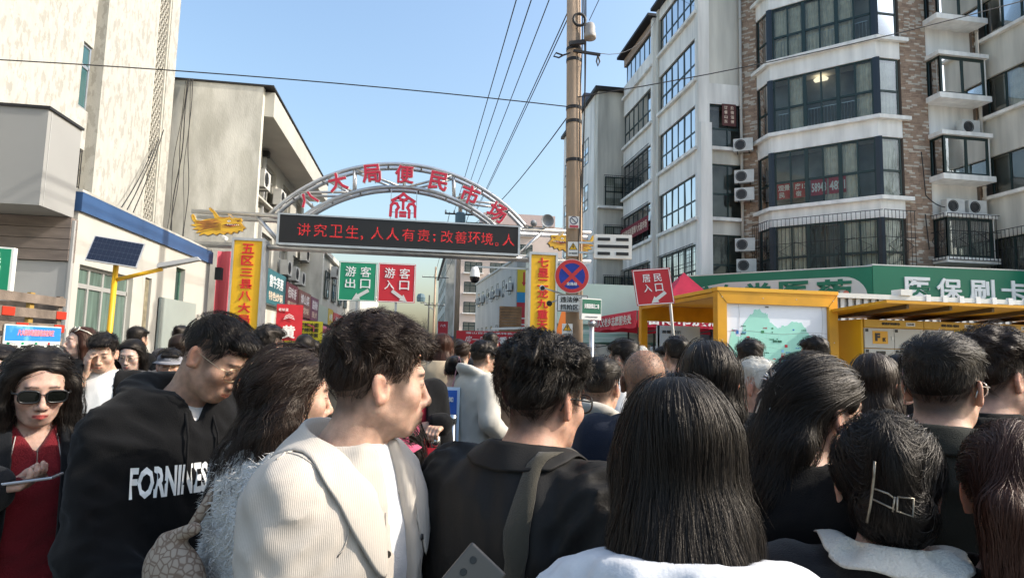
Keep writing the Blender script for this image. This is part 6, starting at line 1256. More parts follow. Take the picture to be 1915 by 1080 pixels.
def fab(name, c, rough=.85, wr=.5, ws=7., **k):
    if name in MATS: return MATS[name]
    return wrinkle(mat(name, c, rough, **({'bump': .25, 'bscale': 350, 'sheen': .15, 'var': .12, 'vscale': 9, 'spec': .25} | k)), wr, ws)
def collar(P, m, prof, tips=None, name='collar', gap=R(38), n=44, tilt=0., sol=.004, a=1., b=1.06, back=.86, on=None, lift=.007, front=.0):
    """turned-down collar: prof = rows (radius, z) from the stand to the edge, swept round the neck with an opening in front, laid on the garment"""
    vs = []; th = np.linspace(gap, 2 * math.pi - gap, n); nr = len(prof)
    for i, (r_, z_) in enumerate(prof):
        row = []
        for t in th:
            f = abs(t - math.pi) / (math.pi - gap); zz = z_ - tilt * math.cos(t) - front * f ** 2
            rr = r_ if i < 3 else r_ * (back + (1 - back) * float(sstep(np.array(f), .1, .75))); e = float(sstep(np.array(f), .70, 1.)) * (i / (nr - 1)) ** 2
            if tips is not None: zz -= tips * e; rr += .012 * e
            row.append(P.b2w(rr * math.sin(t) * a, rr * math.cos(t) * b + .004, zz))
        vs += lay_on(on, row, lift + .004 * (nr - 1 - i) / nr) if (on is not None and i >= 3) else row
    F = [(i * n + j, i * n + j + 1, (i + 1) * n + j + 1, (i + 1) * n + j) for i in range(nr - 1) for j in range(n - 1)]
    o = MB().add(vs, F).build(name, m, P.T, smooth=True); so = o.modifiers.new('s', 'SOLIDIFY'); so.thickness = sol; so.offset = 0; su = o.modifiers.new('u', 'SUBSURF'); su.levels = su.render_levels = 1; return o
# ------------------------------------------------------------ the crowd, nearest figures first
M_BLKC = fab('black_cotton', (.0055, .0055, .006), .9, sheen=.05, spec=.15); M_NAVY = fab('navy_cloth', (.009, .014, .028), sheen=.06); M_OLIVE = fab('dark_olive_cloth', (.012, .014, .010), sheen=.06); M_WHT = fab('white_cotton', (.72, .71, .70)); M_JEAN = fab('dark_trouser_cloth', (.02, .022, .03)); M_SHOE = mat('dark_shoe', (.02, .02, .02), .6)
M_LENS = glass('spectacle_lens', (.93, .94, .94), 1.12); M_GOLD = mat('thin_metal_rim', (.45, .36, .24), .3, metal=.9); M_BRIM = mat('black_rim', (.01, .01, .01), .3)
LIPF = (.36, .075, .07)
def base(P, tr=None): P.body(); P.trousers(tr or M_JEAN); P.shoes(M_SHOE); return P

# young man in the cream corduroy jacket
P = Person('person', 'young man in cream ribbed jacket over white T-shirt, seen in profile', (-0.080, 1.371, 1.576), 76, 122, pitch=3, roll=0, slouch=.012, lean=.015, width=.86, arms={'elR': (.175, .0, -.335), 'wrR': (.17, .08, -.56)}, skin=(.52, .325, .235), stub=.75, res=.0036, scale=1.02)
base(P)
M_CORD = mat('cream_corduroy', (.52, .465, .40), .85, bump=.04, bscale=200, sheen=.15, spec=.2, var=.05, vscale=6, wave=(95., .24, .002, 'X', .3)); wrinkle(M_CORD, .3, 5.)
P.garment('t_shirt', fab('white_tshirt', (.70, .70, .71)), .014, -.62, noise=.004, nf=30, neck=.066, neckz=.004, sleeves=False)
jk = P.garment('jacket', M_CORD, .034, -.66, step=.0105, noise=.0075, nf=26, seed=11, neck=.080, neckz=-.012, open_=(.055, .030, 0.), arm_infl=.026, fold=.3)
collar(P, M_CORD, [(.075, -.012), (.079, .040), (.088, .048), (.108, .030), (.128, .0), (.150, -.035)], tips=.13, gap=R(24), tilt=.012, sol=.009, back=.84, on=jk, lift=.010, front=.05)
for sx in (1, -1):       # armhole, shoulder and placket seams
    c0 = P.J['shR' if sx > 0 else 'shL']; pts = [c0 + P.BR @ V(-sx * .015 + .03 * sx * math.sin(t), .115 * math.cos(t), .115 * math.sin(t)) for t in np.linspace(0, 2 * math.pi, 44)]; q = MB(); q.tube(lay_on(jk, pts, .001, False), .0016, 6); q.build('armhole_seam', M_CORD, P.T, smooth=True)
    pts = [P.b2w(sx * (.06 + .012 * k), .20, -.10 - .05 * k) for k in range(10)]; q = MB(); q.tube(lay_on(jk, pts, .001, False), .0014, 6); q.build('placket_seam', M_CORD, P.T, smooth=True)
    pts = [P.b2w(sx * (.085 + .02 * k), -.02 + .002 * k, .10 - .01 * k) for k in range(7)]; q = MB(); q.tube(lay_on(jk, pts, .001, False), .0017, 6); q.build('shoulder_seam', M_CORD, P.T, smooth=True)
    for z in (-.16, -.30):
        bp_ = lay_on(jk, [P.b2w(sx * .075, .22, z)], .003, False)[0]; q = MB(); q.lathe([(0, .003), (.006, .0025), (.007, 0)], bp_, 14, P.BR @ V(sx * .2, 1, .1)); q.build('button', mat('dark_button', (.03, .025, .02), .3), P.T)
P.hair(h_short(.030, .007, fringe=.008, nz=.008, seed=8), fl_short, M_HAIRB, 6500, (.03, .055), 5, .0012, lift=.010, curl=.0016, jitter=.35, clump=.75, cdens=16, mask=lambda c: .25 + sstep(c[:, 2], .0, .07), step=.0045, bbox=((-.13, .13), (-.15, .15), (-.12, .18)))

# man in the black hoodie
P = Person('person', 'man in black hoodie and thin glasses looking down', (-0.598, 1.974, 1.606), 112, 138, pitch=30, roll=-6, width=1.0, skin=(.43, .255, .175), stub=.6, res=.0036, scale=1.05, lean=.03, slouch=.03, arms={'elR': (.215, .06, -.36), 'wrR': (.14, .28, -.50), 'elL': (-.24, .02, -.36), 'wrL': (-.15, .27, -.50)})
base(P)
hoodf = lambda p: smax(np.sqrt((np.sqrt((p[0] / 1.25) ** 2 + (p[1] + .012) ** 2) - .093) ** 2 + (p[2] - .012 + p[1] * .34) ** 2) - .036, -(np.sqrt(p[0] ** 2 + (p[1]) ** 2) - .072), .01)
hoodb = lambda p: ell(p, (0, -.145, -.05), (.125, .055, .085))
P.garment('t_shirt', M_WHT, .010, -.5, noise=0, neck=.064, neckz=.012, sleeves=False)
hd = P.garment('hoodie', fab('black_fleece', (.0065, .0065, .007), .92, bump=.2, sheen=.08, spec=.12), .032, -.66, step=.011, noise=.010, nf=24, seed=21, neck=.074, neckz=-.02, arm_infl=.028, extra=[(hoodf, .02), (hoodb, .03)], vneck=(.06, .03), fold=.3)
for sx in (-1, 1): q = MB(); q.tube([P.b2w(sx * .035, .115, -.02), P.b2w(sx * .04, .150, -.08), P.b2w(sx * .043, .160, -.20)], .0035, 6); q.build('drawstring', M_BLKC, P.T, smooth=True)
def proj_out(pts, dirn, obj, dist=.35):
    inv = obj.matrix_world.inverted() if False else None; out = []
    from mathutils.bvhtree import BVHTree
    bv = BVHTree.FromPolygons([v.co[:] for v in obj.data.vertices], [p.vertices[:] for p in obj.data.polygons])
    for p in pts:
        h = bv.ray_cast(Vector(p - dirn * -dist), Vector(-dirn), dist * 2); out.append(np.array(h[0]) + dirn * .004 if h[0] is not None else None)
    return out
# lettering printed across the chest, laid on the cloth
def chest_print(P, obj, body, w, h, c, m, bold=.035, shear=.1, yaw=0.):
    q = MB(); txt(body, (0, 0, 0), w, h, None, q, depth=.0, bold=bold, shear=shear); co = np.array(q.v)
    fw = P.BR @ V(math.sin(yaw), math.cos(yaw), 0); rt = P.BR @ V(-math.cos(yaw), math.sin(yaw), 0); ctr = P.b2w(*c)
    pts = [ctr + rt * p[0] + V(0, 0, 1) * p[2] for p in co]; pr = proj_out(pts, fw, obj); keep = [x is not None for x in pr]; vs = [x if k else pts[i] for i, (x, k) in enumerate(zip(pr, keep))]
    fs = [f for f in q.f if all(keep[i] for i in f)]
    MB().add(vs, fs).build('chest_print', m, P.T)
chest_print(P, hd, 'FORNINES', .19, .082, (.075, .1, -.19), mat('white_print', (.75, .75, .73), .6))
P.glasses(M_GOLD, M_LENS, y=.103, z=-.004, w=.0275, h=.021, r=.0011)
P.hair(h_short(.013, .008, fringe=.002, nz=.002, seed=3), fl_short, M_HAIR, 5600, (.018, .034), 4, .0012, lift=.007, jitter=.22, clump=.5, cdens=10, mask=lambda c: .3 + sstep(c[:, 2], .0, .07), step=.0045, bbox=((-.12, .12), (-.15, .14), (-.12, .16)))

# woman in dark sunglasses, red zip sweater and black coat, phone in hand
P = Person('person', 'woman in big black sunglasses, red zip sweater and black coat holding a phone', (-1.185, 2.174, 1.499), 143, 140, pitch=13, fem=True, skin=(.52, .33, .255), lip=(.40, .035, .04), res=.0034, scale=.96, hs=.96, arms={'elR': (.25, .06, -.28), 'wrR': (.13, .23, -.165), 'elL': (-.235, .0, -.33), 'wrL': (-.19, .12, -.52)})
wr = P.J['wrR']; P.hands['R'] = hand_prims(wr, P.BR @ V(-.85, .45, .12), P.BR @ V(.1, -.1, 1), -1, (.45, .5, .55, .6), .55, .95)
base(P)
P.garment('sweater', fab('red_knit', (.16, .008, .014), .9, bump=.4, bscale=250), .016, -.62, noise=.005, neck=.066, neckz=-.005, vneck=(.085, .05), arm_infl=.014, seed=31)
P.garment('coat', fab('black_wool', (.006, .007, .009), .95, sheen=.1), .036, -.75, noise=.008, seed=32, neck=.085, neckz=-.03, open_=(.075, .06), arm_infl=.032)
zc = MB(); zc.tube([P.b2w(0, .128, -.07), P.b2w(0, .136, -.12), P.b2w(.003, .140, -.17)], .0017, 6); zc.build('zip', mat('zip_metal', (.6, .58, .55), .3, metal=1), P.T)
for sx in (-1, 1): q = MB(); q.tube([P.b2w(sx * .055, .10, -.03), P.b2w(sx * .085, .15, -.22), P.b2w(sx * .09, .155, -.42), P.b2w(sx * .095, .15, -.62)], .0016, 5); q.build('earphone_wire', mat('pale_wire', (.5, .45, .42), .5), P.T)
P.glasses(M_BRIM, mat('sunglass_lens', (.006, .007, .006), .06, spec=.7), y=.104, z=-.005, w=.0275, h=.0195, r=.0016, sun_=True, name='sunglasses')
LK = [[(sx * .062, .020, .085, .020), (sx * .084, .030, .02, .022), (sx * .095, .020, -.08, .034), (sx * .105, .030, -.18, .046), (sx * .115, .060, -.30, .042)] for sx in (-1, 1)]
P.hair(h_long(.36, .10, .05, locks=LK, infl=.020, nz=.007), fl_part(.0), M_HAIR, 5000, (.07, .14), 6, .0014, lift=.005, curl=.0025, clump=.6, cdens=18, jitter=.15, bbox=((-.19, .19), (-.21, .15), (-.45, .17)), step=.007)
ph = P.J['wrR'] + P.BR @ V(-.075, .055, .028); q = MB(); q.obox(ph, P.BR @ nrmz((-.8, .55, .12)) * .078, P.BR @ nrmz((.55, .8, .0)) * .037, nrmz(P.BR @ V(.1, -.05, 1)) * .0042)
o = q.build('smartphone', mat('phone_silver', (.5, .5, .52), .25, metal=.6), label='silver smartphone lying in the palm of the woman in sunglasses', cat='phone'); bv = o.modifiers.new('b', 'BEVEL'); bv.width = .003; bv.segments = 2
q = MB(); q.obox(ph + V(0, 0, .0048), P.BR @ nrmz((-.8, .55, .12)) * .074, P.BR @ nrmz((.55, .8, .0)) * .034, nrmz(P.BR @ V(.1, -.05, 1)) * .0006); q.build('screen', mat('phone_glass', (.01, .01, .012), .05), o)

# woman with clipped curly hair, fuzzy white cardigan and patterned bag
P = Person('person', 'woman with long wavy hair in a beaded clip and a fuzzy white cardigan', (-0.325, 1.708, 1.518), 66, 60, pitch=4, fem=True, skin=(.52, .33, .24), res=.0042, scale=.94, hs=.97, width=.86, lean=-.01)
base(P)
fz = P.garment('cardigan', mat('fuzzy_white_knit', (.74, .71, .66), .95, bump=1., bscale=160, sheen=.6, var=.15, vscale=30), .022, -.62, noise=.008, nf=40, seed=41, neck=.085, arm_infl=.022)
vv = np.array([v.co[:] for v in fz.data.vertices]); nn_ = np.array([v.normal[:] for v in fz.data.vertices]); g_ = np.random.default_rng(2); pk = g_.choice(len(vv), 9000); A0 = vv[pk]; t1 = nrmz_rows = None
tv = g_.normal(size=(9000, 3)) * .6 + nn_[pk] * .9; tv /= np.linalg.norm(tv, axis=1, keepdims=True); tip = A0 + tv * g_.uniform(.010, .024, (9000, 1)) - V(0, 0, .006); sdv = np.cross(tv, g_.normal(size=(9000, 3))); sdv /= np.linalg.norm(sdv, axis=1, keepdims=True); sdv *= .0012
mesh_np('yarn_fringe', np.stack([A0 + sdv, A0 - sdv, tip], 1).reshape(-1, 3), None, np.arange(27000).reshape(-1, 3), mat('fuzzy_yarn', (.78, .75, .70), .9), P.T)
LKc = [[(sx * .06, .0, .06, .03), (sx * .085, -.03, -.04, .042), (sx * .09, -.05, -.14, .055)] for sx in (-1, 1)]
P.hair(h_long(.26, .10, .055, locks=LKc, infl=.020, nz=.008), lambda Q: np.c_[-Q[:, 0] * 2, np.full(len(Q), -1.1) * sstep(Q[:, 2], -.03, .05), np.full(len(Q), -.75)], M_HAIRB, 6000, (.06, .12), 7, .0013, lift=.008, curl=.004, clump=.7, cdens=20, jitter=.2, bbox=((-.19, .19), (-.23, .14), (-.36, .17)), step=.0065)
q = MB()
for i in range(9): a = -1.1 + i * .28; q.lathe([(0, .0075), (.0053, .0053), (.0075, 0), (.0053, -.0053), (0, -.0075)], P.h2w([(.055 * math.sin(a) - .005, -.118 - .0, .028 + .022 * math.cos(a * 2.2))])[0], 8)
q.tube(P.h2w([(-.06, -.112, .022), (0, -.127, .045), (.06, -.112, .022)]), .003, 6); q.tube(P.h2w([(-.06, -.115, .012), (0, -.13, .025), (.06, -.115, .012)]), .003, 6); q.build('hair_clip', mat('black_pearl', (.04, .04, .05), .15, metal=.4), P.T, smooth=True)
m = mat('patterned_canvas', (.40, .30, .22), .7); n, l = m.node_tree.nodes, m.node_tree.links; tc = n.new('ShaderNodeTexCoord'); vo = n.new('ShaderNodeTexVoronoi'); vo.feature = 'DISTANCE_TO_EDGE'; vo.inputs['Scale'].default_value = 60; l.new(tc.outputs['Object'], vo.inputs[0]); rp = n.new('ShaderNodeValToRGB'); rp.color_ramp.elements[0].color = (.20, .135, .095, 1); rp.color_ramp.elements[0].position = .05; rp.color_ramp.elements[1].color = (.38, .305, .235, 1); rp.color_ramp.elements[1].position = .14; l.new(vo.outputs[0], rp.inputs[0]); l.new(rp.outputs[0], n['Principled BSDF'].inputs[0])
ax = [np.arange(-.17, .17, .009, dtype=f32), np.arange(-.1, .1, .009, dtype=f32), np.arange(-.17, .2, .009, dtype=f32)]; X = (ax[0][:, None, None], ax[1][None, :, None], ax[2][None, None, :]); dd = smin(ell(X, (0, 0, -.02), (.135, .06, .115)), cone(X, (-.09, 0, .06), (.0, 0, .16), .025, .02), .03); v, F = nets(ax, np.broadcast_to(dd, [len(a) for a in ax]).astype(f32))
bc = V(-.53, 1.57, 1.12); ro = np.array(Matrix.Rotation(R(-35), 3, 'Z') @ Matrix.Rotation(R(25), 3, 'Y')); bag = mesh_np('handbag', bc + (v * .74) @ ro.T, F, None, m, None, label='beige patterned canvas bag between the hoodie man and the fuzzy cardigan', cat='bag')
q = MB(); q.tube([bc + V(.02, 0, .09), bc + V(.07, .05, .20), bc + V(.16, .12, .30)], [.012, .013, .013], 8); q.build('strap', m, bag, smooth=True)

# man in the black shirt with a strap and phone
P = Person('person', 'man with wavy black hair in a black shirt and shoulder strap', (0.293, 1.410, 1.540), 52, 46, pitch=6, width=1.06, skin=(.50, .285, .20), stub=.85, res=.0042, scale=1.04)
base(P)
M_SHIRT = mat('black_shirt_cloth', (.015, .014, .013), .68, bump=.1, bscale=300, spec=.22, var=.1, vscale=6); wrinkle(M_SHIRT, .7, 6.)
sh = P.garment('shirt', M_SHIRT, .030, -.66, step=.0105, noise=.012, nf=24, seed=51, neck=.076, arm_infl=.032, fold=.45)
collar(P, M_SHIRT, [(.072, -.015), (.073, .032), (.080, .036), (.100, .008), (.118, -.028)], tips=.05, gap=R(28), tilt=.014, sol=.005, on=sh)
ctl = [P.b2w(.100, -.22, -.24), P.b2w(.098, -.20, -.12), P.b2w(.095, -.12, .02), P.b2w(.092, -.03, .06), P.b2w(.09, .08, .02), P.b2w(.085, .2, -.10), P.b2w(.07, .22, -.28)]; tt = np.linspace(0, 6, 26); ctl = np.array(ctl); cen = np.stack([np.interp(tt, range(7), ctl[:, k]) for k in range(3)], 1); wv_ = P.BR @ V(.021, 0, 0)
Lr = [lay_on(sh, cen + wv_ * k, .004, False) for k in (-1, 0, 1)]; q = MB(); nS = len(cen); q.add(Lr[0] + Lr[1] + Lr[2], [(r_ * nS + i, r_ * nS + i + 1, (r_ + 1) * nS + i + 1, (r_ + 1) * nS + i) for r_ in (0, 1) for i in range(nS - 1)])
st_ = q.build('shoulder_strap', fab('olive_webbing', (.060, .054, .040)), P.T, smooth=True); so = st_.modifiers.new('s', 'SOLIDIFY'); so.thickness = .004; so.offset = 0
P.glasses(M_BRIM, M_LENS, y=.104, z=-.003, w=.028, h=.021, r=.0022)
P.hair(h_short(.034, .010, fringe=.012, nz=.012, seed=18), lambda Q: fl_short(Q) * .6 + np.c_[np.sin(Q[:, 1] * 60), np.cos(Q[:, 0] * 50), np.full(len(Q), -.5)] * .5, M_HAIR, 6200, (.04, .07), 6, .0013, lift=.014, curl=.0016, jitter=.3, clump=.8, cdens=22, mask=lambda c: .3 + sstep(c[:, 2], .0, .07), step=.0045, bbox=((-.13, .13), (-.15, .15), (-.12, .18)))
pc_ = V(.078, 1.05, 1.245); pu_, pv_ = nrmz((.50, .1, .55)), nrmz((.70, -.25, -.60)); pv_ = nrmz(pv_ - pu_ * np.dot(pu_, pv_)); pn_ = np.cross(pu_, pv_)
q = MB(); q.obox(pc_, pu_ * .080, pv_ * .039, pn_ * .0045); o = q.build('smartphone', mat('phone_back', (.10, .09, .078), .35, metal=.3), label='bronze smartphone held up at the back of the man in the black shirt', cat='phone'); bv = o.modifiers.new('b', 'BEVEL'); bv.width = .008; bv.segments = 4
for k in (0, 1): q = MB(); q.lathe([(0, .002), (.0055, .002), (.006, 0)], pc_ + pu_ * (.060 - k * .024) - pv_ * .018 + pn_ * .0046 * np.sign(-np.dot(pn_, pc_ - V(0, 0, 1.65))) , 14, pn_ * np.sign(-np.dot(pn_, pc_ - V(0, 0, 1.65)))); q.build('camera_lens', M_BRIM, o)

# woman with long straight hair, back to the camera
P = Person('person', 'woman with very long straight black hair in a white hooded top, seen from behind', (.443, 1.017, 1.486), 14, 14, pitch=4, fem=True, slouch=.045, width=.94, skin=(.55, .36, .27), res=.006, scale=.98, hs=.98)
base(P)
hoodw = lambda p: np.sqrt((np.sqrt((p[0] / 1.3) ** 2 + (p[1] + .03) ** 2) - .095) ** 2 + (p[2] + .02 + p[1] * .2) ** 2) - .038
P.garment('hooded_top', fab('white_fleece', (.60, .61, .63), .9, bump=.1, bscale=200), .028, -.6, noise=.007, seed=61, neck=.075, neckz=-.02, arm_infl=.03, extra=[(hoodw, .02)])
P.hair(h_long(.38, .088, .048, infl=.018, locks=[[(sx * .06, .02, .07, .024), (sx * .080, .0, -.03, .026), (sx * .082, -.05, -.14, .032), (sx * .078, -.09, -.21, .028)] for sx in (-1, 1)], path=[(0, -.050, .01), (0, -.085, -.10), (0, -.125, -.18), (0, -.150, -.265)], nz=.003), fl_long((-.01, -.02, .13), 1.4), M_HAIR, 9000, (.12, .26), 6, .0010, lift=.007, curl=.0006, jitter=.09, clump=.45, cdens=26, bbox=((-.19, .19), (-.25, .13), (-.46, .18)), step=.0065, offs=.008)

g_ = np.random.default_rng(12); nl = 260; st_n = 7; x0 = g_.uniform(-.085, .085, nl); pth = []
for k in range(st_n): t_ = k / (st_n - 1); pth.append(np.c_[x0 * (1 + .25 * t_) + g_.normal(size=nl) * .012 * t_ ** 1.5, -.165 - .035 * t_ + .02 * np.abs(x0 / .085) + g_.normal(size=nl) * .004, -.20 - t_ * (.10 + .13 * (np.arange(nl) % 17) / 17)])
pth = np.stack(pth, 1); wd_ = (.0011 * np.linspace(1, .2, st_n))[None, :, None] * np.array([1, .3, 0]); S_ = np.stack([pth - wd_, pth + wd_], 2).reshape(-1, 3); b0 = ((np.arange(nl) * st_n * 2)[:, None] + np.arange(st_n - 1)[None] * 2).ravel()
mesh_np('loose_hair', P.h2w(S_), np.stack([b0, b0 + 1, b0 + 3, b0 + 2], 1), None, M_HAIR, P.T)

# woman with the silver bow, half-up hair
P = Person('person', 'woman with a silver bow clip in long black half-up hair', (.918, 1.318, 1.527), 84, 74, pitch=5, fem=True, skin=(.50, .32, .24), res=.005, scale=.97, hs=.98)
base(P)
P.garment('jacket', M_BLKC, .032, -.62, noise=.008, seed=71, neck=.080)
P.hair(h_long(.36, .095, .055, infl=.019, ear=True, path=[(0, -.055, .02), (0, -.10, -.08), (0, -.135, -.20), (0, -.145, -.34)], nz=.004), lambda Q: np.c_[-Q[:, 0] * 3, np.full(len(Q), -1.3) * sstep(Q[:, 2], -.02, .04), np.full(len(Q), -.55)], M_HAIR, 6500, (.08, .17), 6, .0011, lift=.006, curl=.001, jitter=.12, clump=.5, cdens=22, bbox=((-.17, .17), (-.24, .14), (-.44, .17)), step=.006)
q = MB(); g_ = np.random.default_rng(9)
for i in range(26):
    a = g_.uniform(-2.8, 2.8); L = g_.uniform(.02, .045); c0 = V(-.012, -.120, .052); d0 = V(math.sin(a) * .9, -.35 + .3 * g_.random(), math.cos(a)); q.tube(P.h2w([c0, c0 + d0 * L * .6, c0 + d0 * L + V(0, 0, -.006)]), [.0022, .0020, .0008], 5)
for sx in (-.5, .4): q.tube(P.h2w([(-.01, -.12, .05), (-.01 + sx * .04, -.135, .01), (-.012 + sx * .05, -.14, -.02)]), .002, 5)
q.build('bow_clip', mat('silver_wire', (.75, .73, .70), .3, metal=.8), P.T)

# man with glasses, short back and sides
P = Person('person', 'man with short black hair and clear glasses in a dark olive jacket, seen from behind', (1.339, 1.412, 1.584), 62, 52, pitch=2, width=1.06, skin=(.52, .32, .225), stub=.9, res=.0046, scale=1.02)
base(P)
jo = P.garment('jacket', M_OLIVE, .036, -.64, noise=.008, nf=22, seed=81, neck=.080, arm_infl=.035)
collar(P, M_OLIVE, [(.074, -.015), (.077, .030), (.085, .036), (.110, .006), (.138, -.040)], tips=.06, gap=R(30), tilt=.012, sol=.007, on=jo)
P.glasses(mat('clear_rim', (.55, .52, .48), .2, metal=.5), M_LENS, y=.105, z=-.003, w=.028, h=.022, r=.0016)
P.hair(h_short(.020, .006, nz=.003, seed=28), fl_short, M_HAIR, 5200, (.015, .032), 4, .0012, lift=.005, jitter=.2, clump=.45, cdens=10, mask=lambda c: .5 + sstep(c[:, 2], .0, .07), step=.0045, bbox=((-.12, .12), (-.15, .14), (-.12, .16)))
q = MB(); q.tube([P.b2w(-.10, -.12, -.30), P.b2w(-.10, -.13, -.12), P.b2w(-.095, -.08, .0)], .02, 8); q.tube([P.b2w(.10, -.12, -.30), P.b2w(.10, -.13, -.12), P.b2w(.095, -.08, .0)], .02, 8)
# second man behind him
P = Person('person', 'man in profile with textured brown hair and dark jacket at the right edge', (1.727, 1.626, 1.604), 92, 85, pitch=2, skin=(.55, .33, .24), stub=.8, res=.0046)
base(P); P.garment('jacket', M_BLKC, .034, -.6, noise=.007, seed=91, neck=.080); collar(P, M_BLKC, [(.074, -.015), (.077, .030), (.085, .034), (.110, .0), (.130, -.035)], tips=.05, gap=R(30), sol=.005)
P.hair(h_short(.034, .010, fringe=.012, nz=.009, seed=38), fl_short, M_HAIRB, 4600, (.03, .055), 5, .0013, lift=.012, curl=.0016, jitter=.35, clump=.75, cdens=18, mask=lambda c: .3 + sstep(c[:, 2], .0, .07), step=.005, bbox=((-.13, .13), (-.15, .15), (-.12, .18)))

# woman with the claw clip
P = Person('person', 'woman with hair twisted up in a silver claw clip, white collar over black jacket', (.896, 1.089, 1.409), 36, 34, pitch=8, fem=True, skin=(.52, .34, .26), res=.006, scale=.95, hs=.97)
base(P); jc = P.garment('jacket', fab('black_jacket_cloth', (.007, .007, .009), .8), .032, -.6, noise=.007, seed=101, neck=.084)
collar(P, fab('ivory_collar_cloth', (.62, .59, .52), .85, bump=.5, bscale=200), [(.070, -.015), (.073, .034), (.082, .038), (.100, .012), (.124, -.022)], tips=.05, gap=R(32), tilt=.012, sol=.006, on=jc, lift=.026)
def h_bun(p):
    d = h_short(.022, .016, nz=.003, nape=.0)(p); d = smin(d, ell(p, (.005, -.098, -.045), (.066, .055, .058)), .012); d = smin(d, ell(p, (.012, -.122, .022), (.032, .032, .062)), .010); d = smin(d, ell(p, (0, -.02, .03), (.088, .10, .085)), .02); return smax(d, (np.interp(p[1], [-.2, -.02, .0, .05, .08], [-.14, -.10, .0, .05, .062]).astype(f32) - p[2]), .01)
P.hair(h_bun, lambda Q: np.c_[-Q[:, 0] * 6, np.full(len(Q), -1.) * sstep(Q[:, 1], -.12, .0), np.where(Q[:, 1] > -.06, -.45, np.cos(Q[:, 0] * 35) * .8)], M_HAIR, 6500, (.05, .11), 6, .0011, lift=.007, curl=.0010, jitter=.15, clump=.55, cdens=22, bbox=((-.13, .13), (-.19, .13), (-.15, .16)), step=.005)
q = MB(); M_CLAW = mat('tortoise_silver', (.30, .26, .20), .3, metal=.6, var=.6, vscale=60)
cl = lambda a, b_: P.h2w([(a, -.146 - .014 * math.cos(a * 20), b_)])[0]
q.tube([cl(-.024, .045), cl(-.026, .02), cl(-.030, -.01), cl(-.034, -.035), cl(-.040, -.062)], .0024, 6); q.tube([cl(-.029, -.002), cl(-.006, -.008), cl(.004, -.016)], .0017, 6); q.tube([cl(-.031, -.02), cl(-.006, -.030), cl(.003, -.034)], .0017, 6); q.tube([cl(.004, -.012), cl(.0, -.038)], .0017, 6)
q.tube([cl(.008, -.012), cl(.032, -.012), cl(.030, -.042), cl(.006, -.036), cl(.008, -.012)], .0019, 6); q.build('claw_clip', M_CLAW, P.T, smooth=True)
# pony tail at the right edge
P = Person('person', 'woman with a reddish brown ponytail at the right edge of the crowd', (1.085, .985, 1.41), 55, 50, pitch=5, fem=True, skin=(.52, .33, .25), res=.006, scale=.95)
base(P); P.garment('jacket', M_BLKC, .03, -.6, noise=.007, seed=111, neck=.08)
def h_pony(p): d = h_short(.014, .012, nape=-.02)(p); return smin(smin(d, cone(p, (0, -.10, .03), (0, -.155, -.02), .026, .036), .02), cone(p, (0, -.155, -.02), (.0, -.165, -.24), .036, .024), .02)
P.hair(h_pony, lambda Q: np.c_[-Q[:, 0] * 5, np.where(Q[:, 1] > -.10, -1., -.1), np.where(Q[:, 1] > -.10, .25, -1.)], M_HAIRR, 5200, (.06, .13), 6, .0012, lift=.006, curl=.001, jitter=.12, clump=.5, cdens=22, bbox=((-.12, .12), (-.22, .13), (-.29, .15)), step=.006)
q = MB(); q.tube(P.h2w([(.03 * math.cos(a), -.112 + .012 * math.sin(a), .020 + .03 * math.sin(a)) for a in np.linspace(0, 6.3, 16)]), .007, 6); q.build('hair_tie', mat('grey_tie', (.35, .35, .38), .5), P.T, smooth=True)

